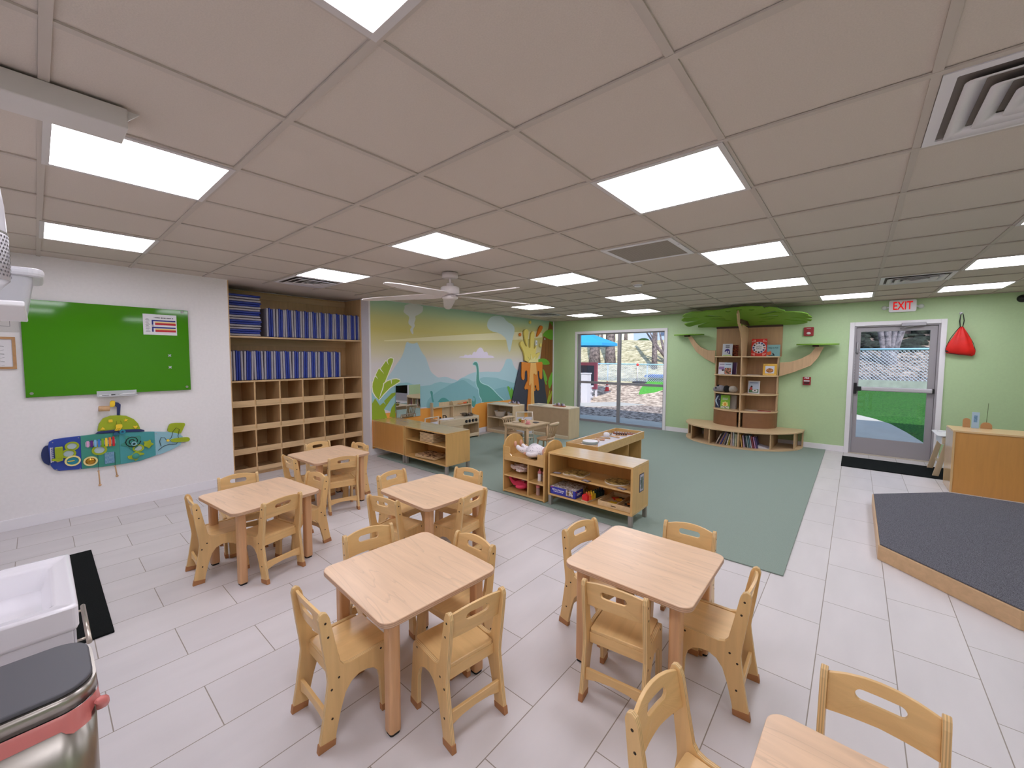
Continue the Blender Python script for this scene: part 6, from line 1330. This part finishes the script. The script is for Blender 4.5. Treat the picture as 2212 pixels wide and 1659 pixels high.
for (y, w_, hh, l) in ((-1.49, .03, .11, 'rounded brown board end standing at the left on the cabinet'),):
    tag(MB().prism([(y - w_, .7235), (y + w_, .7235)] + [(y + w_ * math.cos(rad(a)), .7235 + hh - w_ + w_ * math.sin(rad(a))) for a in range(0, 181, 20)], 6.0, 6.02, 'x').build('wooden_paddle', plain('paddle brown', (190, 144, 96), .5)), l, 'wooden toy')
t = thing('blue_card', 'pale blue card standing on the cabinet top', 'card', (5.98, -1.555, .7235)); MB().box(-.003, .0, -.03, .03, 0, .19).build('sheet', plain('pale blue card', (176, 204, 226), .5), t); MB().box(-.0036, -.003, -.014, .014, .07, .15).build('print', plain('card blue print', (110, 150, 190), .5, noise=.4, scale=80), t)
t = thing('stick_ball', 'round brown wooden piece with a thin upright stick on the cabinet', 'wooden toy', (6.0, -1.645, .7235)); MB().prism([(-.045, 0), (.045, 0)] + [(.045 * math.cos(rad(a)), .03 + .045 * math.sin(rad(a))) for a in range(0, 181, 15)], -.01, .01, 'x').build('disc', M['paddle brown'], t); MB().cyl((0, 0, .075), (0, -.006, .3), .0025, seg=6).build('stick', plain('green stick', (96, 110, 70), .6), t)
ws = thing('play_stand', 'wooden play stand holding a white tub between the door and the cabinet', 'play stand', (6.62, -1.46, .0))
for x in (-.27, .25):
    MB().prism([(.19, .013), (.13, .013), (.05, .44), (.1, .44)], x, x + .02, 'x').build('leg', pale_z, ws, bevel=.003); MB().prism([(-.19, .013), (-.13, .013), (-.05, .44), (-.1, .44)], x, x + .02, 'x').build('leg', pale_z, ws, bevel=.003); MB().box(x, x + .02, -.12, .12, .4405, .53).build('end_board', pale_x, ws, bevel=.01)
MB().box(-.249, .249, .1, .118, .15, .17).build('stretcher', pale_x, ws)
tubm = plain('white tub', (236, 236, 240), .3)
MB().holed(rrect(-.29, .29, -.17, .17, .05, 4), rrect(-.235, .235, -.125, .125, .04, 4), .541, .552).build('tub_rim', tubm, ws, bevel=.003); o = MB().prism(rrect(-.236, .236, -.126, .126, .04, 4), .43, .541); o.build('tub', tubm, ws)

# ---------------------------------------------------------------- sink corner at the left edge
por = plain('white porcelain', (236, 234, 240), .12, 0, .5, coat=.4)
sk = thing('sink', 'white rectangular porcelain sink on a white cabinet at the left edge', 'sink', (0, 0, 0))
sx0, sx1, sy0, sy1, sz = XW + .002, -1.205, 1.85, 2.50, .56
outer = rrect(sx0, sx1, sy0, sy1, .018, 4); ang = sorted(math.atan2(y - (sy0 + sy1) / 2, x - (sx0 + sx1) / 2) for x, y in outer)
def ringat(inset, z, r):
    p = rrect(sx0 + inset, sx1 - inset, sy0 + inset * 1.2, sy1 - inset * 1.2, r, 4); return [(x, y, z) for x, y in p]
b = MB(); rings = [ringat(.006, sz - .10, .015), ringat(0, sz - .085, .018), ringat(0, sz - .008, .018), ringat(.006, sz, .016), ringat(.018, sz, .016), ringat(.024, sz - .006, .02), ringat(.055, sz - .008, .03), ringat(.07, sz - .02, .035), ringat(.105, sz - .12, .04), ringat(.16, sz - .135, .03)]
V_ = [[b.bm.verts.new(p) for p in r] for r in rings]; n = len(V_[0])
for i in range(len(V_) - 1):
    for k in range(n): b.face([V_[i][k], V_[i][(k + 1) % n], V_[i + 1][(k + 1) % n], V_[i + 1][k]], 0, i not in (1,))
b.face(V_[0][::-1]); b.face(V_[-1]); b.build('basin', por, sk)
MB().lathe([(.03, sz - .1335), (.03, sz - .131)], (-1.43, 2.175, 0), 20).build('drain', steel, sk)
cabw = plain('white lacquer', (220, 218, 224), .35)
MB().box(sx0, -1.222, sy0 + .012, sy1 - .012, .10, sz - .101).build('cabinet', cabw, sk, bevel=.003); MB().box(-1.2215, -1.214, sy0 + .016, sy1 - .016, .12, sz - .105).build('door', cabw, sk, bevel=.002)
MB().box(sx0, -1.27, sy0 + .03, sy1 - .03, .013, .0995).build('plinth', cabw, sk)
hd = MB().cyl((-1.178, 1.915, .36), (-1.178, 2.285, .36), .009, seg=14); hd.cyl((-1.2135, 1.96, .36), (-1.178, 1.96, .36), .005).cyl((-1.2135, 2.24, .36), (-1.178, 2.24, .36), .005); hd.build('handle', plain('nickel', (196, 186, 174), .3, .8), sk)
tc2 = thing('trash_can', 'brushed steel trash can with a dark grey lid at the bottom left corner', 'trash can', (0, 0, 0))
tx0, tx1, ty0, ty1, tz = XW + .01, -1.20, 1.135, 1.42, .63
brushed = plain('brushed stainless', (172, 166, 158), .28, .9, noise=.06, scale=6)
MB().prism(rrect(tx0, tx1, ty0, ty1, .08, 8), .012, tz - .055, smooth=True).build('body', brushed, tc2)
MB().prism(rrect(tx0 - .003, tx1 + .003, ty0 - .003, ty1 + .003, .082, 8), tz - .05, tz - .008, smooth=True).build('rim_band', brushed, tc2)
MB().prism(rrect(tx0 + .004, tx1 - .004, ty0 + .004, ty1 - .004, .076, 8), tz - .0078, tz + .006, smooth=True).build('lid', plain('lid graphite', (84, 84, 90), .45), tc2, bevel=.004)
MB().prism(rrect(tx0 + .02, tx1 - .02, ty0 + .02, ty1 - .02, .07, 8), 0, .0118).build('base', black, tc2)
rg = rrect(tx0 - .004, tx1 + .006, ty0 - .005, ty1 + .004, .084, 8); b = MB(); rr_ = random.Random(4)
A_ = [b.bm.verts.new((x, y, tz - .052)) for x, y in rg]; B_2 = [b.bm.verts.new((x + .006 * math.sin(k * 1.7), y - .004 + .005 * math.cos(k * 2.3), tz - .105 - .012 * math.sin(k * .9))) for k, (x, y) in enumerate(rg)]
for k in range(len(rg)): b.face([A_[k], A_[(k + 1) % len(rg)], B_2[(k + 1) % len(rg)], B_2[k]], 0, True)
b.build('bag_edge', milky('pink bin bag', (226, 130, 124), .15), tc2); 
MB().tube([(-1.205, 1.14, tz - .062), (-1.196, 1.15, tz - .068), (-1.189, 1.162, tz - .08), (-1.189, 1.175, tz - .095), (-1.194, 1.186, tz - .108), (-1.2, 1.192, tz - .118)], [.004, .011, .014, .015, .010, .003], 12).build('bag_knot', M['pink bin bag'], tc2)
# little shelf with the white device and the clear tub
sf = thing('wall_shelf', 'small white wall shelf above the sink at the left edge', 'shelf', (0, 0, 0)); MB().box(XW, -1.285, .93, 1.55, 1.655, 1.667).build('board', trim_white, sf, bevel=.003); MB().prism([(XW, 1.654), (-1.36, 1.654), (XW, 1.56)], 1.2, 1.215, 'y').build('bracket', trim_white, sf)
dv = thing('air_purifier', 'white rounded device with a perforated lower half on the wall shelf at the left edge', 'air purifier', (-1.405, 1.03, 1.668))
dw = plain('device white', (214, 212, 220), .35)
MB().lathe([(.05, 0), (.07, .004), (.085, .03), (.1, .05)], seg=40).build('foot', dw, dv); perf = MB().lathe([(.1005, .05), (.102, .15), (.1005, .152)], seg=48); perf.build('perforated_sleeve', dw, dv)
hl_ = MB()
for i in range(11):
    for k in range(56):
        a = 2 * PI * (k + .5 * (i % 2)) / 56; z = .06 + .0085 * i; c = Vector((.1015 * math.cos(a), .1015 * math.sin(a), z)); d = Vector((math.cos(a), math.sin(a), 0)); u = Vector((-d.y, d.x, 0))
        hl_.face([hl_.bm.verts.new(c + d * .0009 + u * .0028 * math.cos(q * PI / 3) + Vector((0, 0, .0028 * math.sin(q * PI / 3)))) for q in range(6)])
hl_.build('perforations', plain('hole grey', (84, 80, 84), .8), dv)
MB().lathe([(.101, .1525), (.1015, .157)], seg=48, caps=False).build('chrome_ring', steel, dv); MB().lathe([(.1, .157), (.098, .22), (.094, .262), (.08, .285), (.05, .296), (0, .298)], seg=48, caps=False).build('upper_shell', dw, dv)
clear_bin = milky('clear bin plastic', (222, 222, 228), .38)
bi = thing('clear_bin', 'translucent plastic bin with a white lid on the wall shelf above the green board corner', 'bin', (-1.40, 1.40, 1.668))
b = MB().prism(rrect(-.10, .115, -.105, .105, .015, 3), 0, .004)
o1 = rrect(-.10, .115, -.105, .105, .015, 3); o2 = rrect(-.115, .13, -.118, .118, .018, 3)
A_ = [b.bm.verts.new((x, y, .0)) for x, y in o1]; B_2 = [b.bm.verts.new((x, y, .098)) for x, y in o2]
for k in range(len(o1)): b.face([A_[k], A_[(k + 1) % len(o1)], B_2[(k + 1) % len(o1)], B_2[k]], 0, True)
b.build('tub', clear_bin, bi); MB().prism(rrect(-.128, .152, -.128, .128, .03, 5), .0985, .122).build('lid', plain('frosted lid', (226, 226, 232), .3), bi, bevel=.009)
# ---------------------------------------------------------------- outside
gz = -.08
pave = plain('pale concrete', (190, 188, 184), .8, noise=.05, scale=3)
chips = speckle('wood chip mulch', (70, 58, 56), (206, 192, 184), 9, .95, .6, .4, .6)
chips2 = speckle('pale wood chips', (110, 92, 82), (226, 208, 192), 5, .95, .4, .36, .6)  # paler chip colour for the playground than the mulch bed has
hillm = speckle('dry grass hill', (126, 122, 84), (222, 212, 182), 3.2, .95, .2, .34, .6)
litter = speckle('leaf litter', (60, 50, 50), (190, 172, 162), 5, .95, .5, .4, .62)
turf = speckle('artificial turf', (30, 74, 34), (66, 122, 52), 30, .95, .5, .35, .65)
def sheet(name, pts, mat, lab, cat='ground'):
    b = MB(); b.face([b.bm.verts.new(p) for p in pts]); o = b.build(name, mat); tag(o, lab, cat); o['kind'] = 'structure'; return o
def zslope(x): return gz if x < 8 else gz + .13 * (x - 8)
# in front of the big window
MB_ = MB().prism([(7.53, 1.6), (8.72, 1.6), (8.91, 3.18), (9.02, 4.34), (8.78, 5.43), (8.6, 9), (7.53, 9)], -.2, gz)
o = MB_.build('patio_strip', pave); struct(o, 'pale concrete strip just outside the big window')
o = MB().prism([(8.72, 1.6), (15.2, 1.6), (13.0, 4.64), (11.3, 5.57), (10.42, 6.39), (9.6, 9), (8.6, 9), (8.78, 5.43), (9.02, 4.34), (8.91, 3.18)], -.3, gz - .01).build('mulch_bed', chips); struct(o, 'dark mulch bed outside the window')
o = MB().prism([(13.0, 4.64), (14.9, 4.5), (14.21, 5.08), (12.43, 6.11), (11.35, 6.94), (10.4, 9), (9.6, 9), (10.42, 6.39), (11.3, 5.57)], -.3, gz + .005).build('garden_path', pave); struct(o, 'pale concrete path crossing the playground')
b = MB(); grid = {}
xs_ = [10.8, 12, 14, 16, 18, 20, 23, 26, 30, 36, 44]; zs_ = [-.12, -.1, .02, .38, .72, 1.1, 1.85, 2.62, 2.9, 3.0, 3.1]
ys_ = [1.6, 4, 6, 8, 10, 12, 14, 17, 20, 24, 28]
rr_ = random.Random(8)
for i, x in enumerate(xs_):
    for j, y in enumerate(ys_): grid[i, j] = b.bm.verts.new((x, y * (1 if i < 6 else 1.15), zs_[i] + (rr_.uniform(-.06, .06) if i > 3 else 0)))
for i in range(len(xs_) - 1):
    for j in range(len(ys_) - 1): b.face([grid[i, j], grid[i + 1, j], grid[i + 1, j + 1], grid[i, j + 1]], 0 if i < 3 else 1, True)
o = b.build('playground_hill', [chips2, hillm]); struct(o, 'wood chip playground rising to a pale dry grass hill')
def trunk(lab, x, y, z, r0, r1, h, lean=(0, 0), mat=None, seed=0, name='tree'):
    t = thing(name, lab, 'tree', (x, y, z)); rr2 = random.Random(seed)
    path = [(lean[0] * h * q * q + rr2.uniform(-.04, .04) * q, lean[1] * h * q + rr2.uniform(-.04, .04) * q, h * q - .15 * (q == 0)) for q in (0, .12, .3, .5, .75, 1)]
    MB().tube(path, [r0 * 1.25, r0, r0 * .92, r0 * .8 + r1 * .2, (r0 + r1) / 2, r1], 12).build('trunk', mat or bark, t)
    for k in range(3):
        a = rr2.uniform(0, 2 * PI); zz = h * (.7 + .1 * k); MB().tube([(lean[0] * zz, lean[1] * zz, zz), (lean[0] * zz + math.cos(a) * .7, lean[1] * zz + math.sin(a) * .7, zz + .6), (lean[0] * zz + math.cos(a) * 1.4, lean[1] * zz + math.sin(a) * 1.4, zz + 1.5)], [r1 * .6, r1 * .4, r1 * .15], 7).build('branch', mat or bark, t)
    return t
bark = speckle('grey bark', (66, 60, 66), (150, 138, 140), 8, .95, .8, .35, .65)
trunk('thick tree trunk behind the blue umbrella pole', 20.2, 11.2, 1.1, .30, .2, 7, (0, .01), seed=1)
trunk('second thick tree trunk right of the umbrella pole', 20.5, 10.35, 1.15, .27, .18, 7, (0, .02), seed=2)
trunk('slim tree trunk at the right of the big window', 19.5, 7.4, 1.02, .125, .09, 7, (0, .008), seed=3)
trunk('low cut stump at the far right of the big window', 20.5, 7.1, 1.15, .2, .19, .45, seed=4, name='tree_stump').children[0].name = 'trunk'
for k in range(12):
    x = 31 + 1.1 * (k % 4); y = 14.2 + 1.15 * k + (.5 if k % 2 else 0); trunk(f'{ordinal(k)} thin woodland trunk from the right on the hilltop', x, y, 2.85, .13 + .03 * (k % 3), .08, 6.5, (0, .01 * (k % 3 - 1)), seed=20 + k)['group'] = 'thin trunks on the hilltop'
hs = thing('house', 'pale blue house on the hilltop seen through the window', 'house', (42, 15.6, 2.8)); blu = plain('pale blue siding', (170, 190, 222), .7)
MB().box(-3, 3, -3.6, 1.4, 0, 3.0).build('wall', blu, hs); MB().prism([(-3.9, 3.0), (1.7, 3.0), (-1.1, 4.4)], -3.3, 3.3, 'x').build('roof', plain('slate roof', (120, 128, 150), .8), hs); MB().box(-3.06, -3.0, -2.6, -1.4, .9, 2.0).build('window', plain('far window', (86, 104, 140), .2), hs)
t = thing('bush', 'small dark round bush in front of the hilltop house', 'bush', (35, 14.3, 2.9)); MB().ball((0, 0, .1), (.5, .55, .3)).ball((.2, .4, .05), (.35, .35, .25)).build('foliage', speckle('bush green', (30, 52, 36), (70, 100, 60), 9, .95, .8), t)
# umbrella, posts, chalkboard
um = thing('patio_umbrella', 'bright blue patio umbrella outside the big window', 'umbrella', (12.3, 7.62, 0)); ub = plain('umbrella blue', (46, 160, 222), .7)
b = MB(); top = b.bm.verts.new((0, 0, 2.62)); R1 = [b.bm.verts.new((1.45 * math.cos(rad(45 * k + 20)), 1.45 * math.sin(rad(45 * k + 20)), 2.06)) for k in range(8)]; R2 = [b.bm.verts.new((1.45 * math.cos(rad(45 * k + 20)), 1.45 * math.sin(rad(45 * k + 20)), 1.96)) for k in range(8)]
for k in range(8): b.face([top, R1[k], R1[(k + 1) % 8]]); b.face([R1[k], R2[k], R2[(k + 1) % 8], R1[(k + 1) % 8]])
o = b.build('canopy', ub, um); o.modifiers.new('thick', 'SOLIDIFY').thickness = .01
MB().cyl((0, 0, .5), (0, 0, 2.61), .03, seg=12).build('pole', plain('umbrella pole', (46, 84, 70), .5), um); MB().lathe([(.06, 1.15), (.08, 1.2), (.08, 1.3), (.03, 1.34)], seg=14).build('crank_hub', black, um)
rb = MB(); [rb.cyl((0, 0, 2.55), (1.43 * math.cos(rad(45 * k + 20)), 1.43 * math.sin(rad(45 * k + 20)), 2.03), .01, seg=6) for k in range(8)]; rb.build('ribs', M['umbrella pole'], um)
ps = thing('play_post', 'white square playground post under the blue umbrella', 'post', (11.75, 6.95, gz)); wp = plain('weathered white wood', (206, 204, 214), .7)
MB().box(-.13, .13, -.13, .13, -.05, 1.02).build('post', wp, ps); MB().box(-.15, .15, -.15, .15, 1.02, 1.06).build('cap', wp, ps)
cbd = thing('outdoor_chalkboard', 'outdoor chalkboard in a red frame outside the left of the window', 'chalkboard', (13.2, 8.18, 0)); MB().box(0, .04, -.8, .5, .35, 1.22).build('board', plain('slate board', (66, 66, 84), .6), cbd); MB().holed([(-.9, .28), (.6, .28), (.6, 1.34), (-.9, 1.34)], [(-.78, .38), (.48, .38), (.48, 1.22), (-.78, 1.22)], -.03, .05, 'x').build('frame', plain('red frame', (196, 92, 112), .6), cbd)
for y in (-.85, .55): MB().box(0, .05, y - .04, y + .04, -.3, .28).build('leg', wp, cbd)
bnc = thing('slat_bench', 'low weathered slatted bench beside the white post', 'bench', (12.3, 7.55, gz)); [MB().box(-.2, .2, -.5, .4, .1 + .2 * k, .16 + .2 * k).build('slat', wp, bnc) for k in range(3)]; [MB().box(-.18, .18, y, y + .06, -.1, .56).build('leg', wp, bnc) for y in (-.45, .3)]
t = thing('small_cone', 'small red and white playground cone beyond the chalkboard', 'cone', (14.6, 7.55, .1)); MB().lathe([(.14, 0), (.14, .02), (.09, .03), (.03, .42), (.0, .43)], seg=16, caps=False).build('cone', plain('cone red', (214, 60, 60), .5), t); MB().lathe([(.075, .12), (.057, .25)], seg=16, caps=False).build('cone_band', paper_white, t)
t = thing('toy_pole', 'thin white pole with a red tip standing on a dark foot in the playground', 'pole', (16.2, 6.9, .42)); MB().cyl((0, 0, 0), (0, 0, .75), .02).build('shaft', wp, t); MB().ball((0, 0, .8), .06, 10, 8).build('tip', M['cone red'], t); MB().ball((0, -.1, .02), (.15, .35, .06)).build('foot', plain('dark foot', (60, 62, 74), .7), t)
o = MB().prism(smooth_poly([(13.9, 5.9), (17.2, 4.6), (17.4, 6.7), (15.4, 6.4)]), .0, .01).build('turf_patch', plain('bright turf', (84, 168, 62), .9, noise=.2, scale=20)); 
for v_ in o.data.vertices: v_.co.z += .02 + max(0, (v_.co.x - 14)) * .185
struct(o, 'bright green turf patch at the right of the playground')
t = thing('blue_tarp', 'bright blue flat cover on the turf patch', 'cover', (17.0, 5.8, .66)); MB().box(-.5, .5, -1.2, .9, 0, .1).build('cover', plain('tarp blue', (50, 112, 214), .6), t)
def fence(lab, X, y0, y1, z0, z1, step, posts):
    f = thing('chain_link_fence', lab, 'fence', (X, 0, 0)); zinc = plain('galvanised wire', (190, 204, 222), .4, .3); hh = z1 - z0
    b = MB()
    for s in (1, -1):
        y = y0 - hh
        while y < y1:
            a, c = (y, z0), (y + hh, z1)
            if s < 0: a, c = (y + hh, z0), (y, z1)
            # clip to the fence
            def clip(p, q):
                if p[0] > q[0]: p, q = q, p
                if q[0] <= y0 or p[0] >= y1: return None
                m = (q[1] - p[1]) / (q[0] - p[0])
                if p[0] < y0: p = (y0, p[1] + m * (y0 - p[0]))
                if q[0] > y1: q = (y1, q[1] + m * (y1 - q[0]))
                return p, q
            r = clip(a, c)
            if r: b.cyl((.004 * s, *r[0]), (.004 * s, *r[1]), .0095 if s > 0 else .005, seg=4, caps=False)
            y += step
    b.build('wire_mesh', zinc, f)
    MB().cyl((0, y0, z1), (0, y1, z1), .028, seg=10).build('top_rail', plain('pale blue rail', (150, 196, 224), .4), f)
    for y in posts: MB().cyl((.03, y, z0 - .4), (.03, y, z1 + .03), .03, seg=10).build('post', zinc, f)
    return f
fence('chain link fence across the playground outside the big window', 16.4, 4.5, 12.5, .42, 1.24, .085, (6.55, 8.45, 10.4, 12.2))
# outside the door
b = MB(); zz = [(7.5, gz), (8, gz), (14.2, zslope(14.2))]
b.face([b.bm.verts.new((x, y, z)) for x, y, z in ((7.53, 1.59, gz), (7.53, -6, gz), (8, -6, gz), (8, 1.59, gz))]); b.face([b.bm.verts.new((x, y, z)) for x, y, z in ((8, 1.59, gz), (8, -6, gz), (14.2, -6, zslope(14.2)), (14.2, 1.59, zslope(14.2)))])
struct(b.build('lawn', turf), 'green artificial turf slope outside the door')
pth = [(7.53, -1.62), (8.2, -1.58), (9.0, -1.40), (9.56, -1.235), (10.1, -1.04), (10.47, -.78), (10.72, -.51), (10.85, -.2), (10.7, .6), (10.2, 1.55), (7.53, 1.55)]
b = MB(); b.face([b.bm.verts.new((x, y, zslope(x) + .012)) for x, y in pth if x <= 8.3] ) if False else None
P1 = [(7.53, -1.62), (8.0, -1.59), (8.0, 1.55), (7.53, 1.55)]; P2 = [(8.0, -1.59)] + pth[1:-1] + [(8.0, 1.55)]
b.face([b.bm.verts.new((x, y, gz + .012)) for x, y in P1]); b.face([b.bm.verts.new((x, y, zslope(x) + .012)) for x, y in P2])
struct(b.build('door_path', pave), 'curved pale concrete path outside the door')
struct(MB().box(14.2, 14.4, -6, 1.6, .3, .93).build('low_wall', plain('grey block wall', (150, 160, 156), .85, noise=.15, scale=6)), 'low grey retaining wall at the top of the turf')
b = MB(); b.face([b.bm.verts.new(p) for p in ((14.4, 1.6, .88), (14.4, -6, .88), (17.5, -6.5, 1.45), (17.5, 1.6, 1.45))]); b.face([b.bm.verts.new(p) for p in ((17.5, 1.6, 1.45), (17.5, -6.5, 1.45), (24, -8, 3.4), (24, 1.6, 3.4))]); b.face([b.bm.verts.new(p) for p in ((24, 1.6, 3.4), (24, -8, 3.4), (30, -9, 5.2), (30, 1.6, 5.2))])
struct(b.build('wooded_bank', litter), 'bank of leaf litter rising behind the fence')
fence('chain link fence on the low wall outside the door', 14.32, -4.2, .2, .93, 1.80, .085, (-3.4, -.2))
lt = speckle('smooth grey bark', (70, 68, 78), (150, 146, 156), 6, .9, .6, .35, .65)
mt_ = thing('multi_stem_tree', 'pale tree with several leaning stems behind the fence outside the door', 'tree', (17.0, -1.27, 1.2))
MB().tube([(0, 0, -.2), (0, .0, .3), (0, .02, .55)], [.24, .2, .19], 14).build('base_trunk', lt, mt_)
for dy, ln, r in ((.16, .17, .085), (.05, .04, .10), (-.07, -.05, .075), (-.16, -.2, .085)):
    MB().tube([(0, dy * .5, .3), (0, dy, .75), (0, dy + ln * .9, 1.6), (0, dy + ln * 2.2, 3.2), (.1, dy + ln * 3.6, 5.5)], [r * 1.1, r, r * .95, r * .8, r * .5], 12).build('stem', lt, mt_)
for k, (x, y, r) in enumerate(((19, -.35, .12), (20, -2.6, .14), (21, -1.9, .1), (21.5, -.2, .13), (19.5, -3.4, .11))):
    trunk(f'{["left", "right", "middle right", "far left", "rightmost"][k]} woodland trunk on the leafy bank behind the fence', x, y, zslope(14) + (x - 14) * .27, r, r * .6, 6, seed=40 + k)
ug = random.Random(5); ub_ = MB()
for k in range(240):
    x = ug.uniform(18.5, 24); y = ug.uniform(-5, 1.2); z = 1.45 + max(0, (x - 17.5)) * .3; ub_.ball((x, y, z + .05), (ug.uniform(.1, .3), ug.uniform(.15, .4), ug.uniform(.05, .16)), 7, 5)
tag(ub_.build('undergrowth', speckle('undergrowth', (16, 20, 22), (62, 72, 66), 12, .95, .9)), 'dark woodland undergrowth on the bank', 'undergrowth', None, 'stuff')

# ---------------------------------------------------------------- world and sun
wd = bpy.data.worlds.new('sky'); SC.world = wd; wd.use_nodes = True; nt = wd.node_tree; bgn = nt.nodes['Background']
st = nt.nodes.new('ShaderNodeTexSky'); st.sky_type = 'NISHITA'; st.sun_disc = False; st.sun_elevation = rad(42); st.sun_rotation = rad(200); st.air_density = 1.2; st.dust_density = .6
nt.links.new(st.outputs[0], bgn.inputs[0]); bgn.inputs[1].default_value = .19
sun = bpy.data.lights.new('sun', 'SUN'); sun.energy = 3.6; sun.angle = rad(.6); sun.color = (1, .95, .88)
so = bpy.data.objects.new('sun', sun); COL.objects.link(so); so.location = (-10, -10, 20)
d = Vector((.62, .38, -.68)); so.rotation_euler = d.to_track_quat('-Z', 'Y').to_euler()
for o in list(COL.objects):
    if o.type == 'MESH' and o.parent is None and 'kind' not in o and 'label' not in o: print('UNTAGGED', o.name)
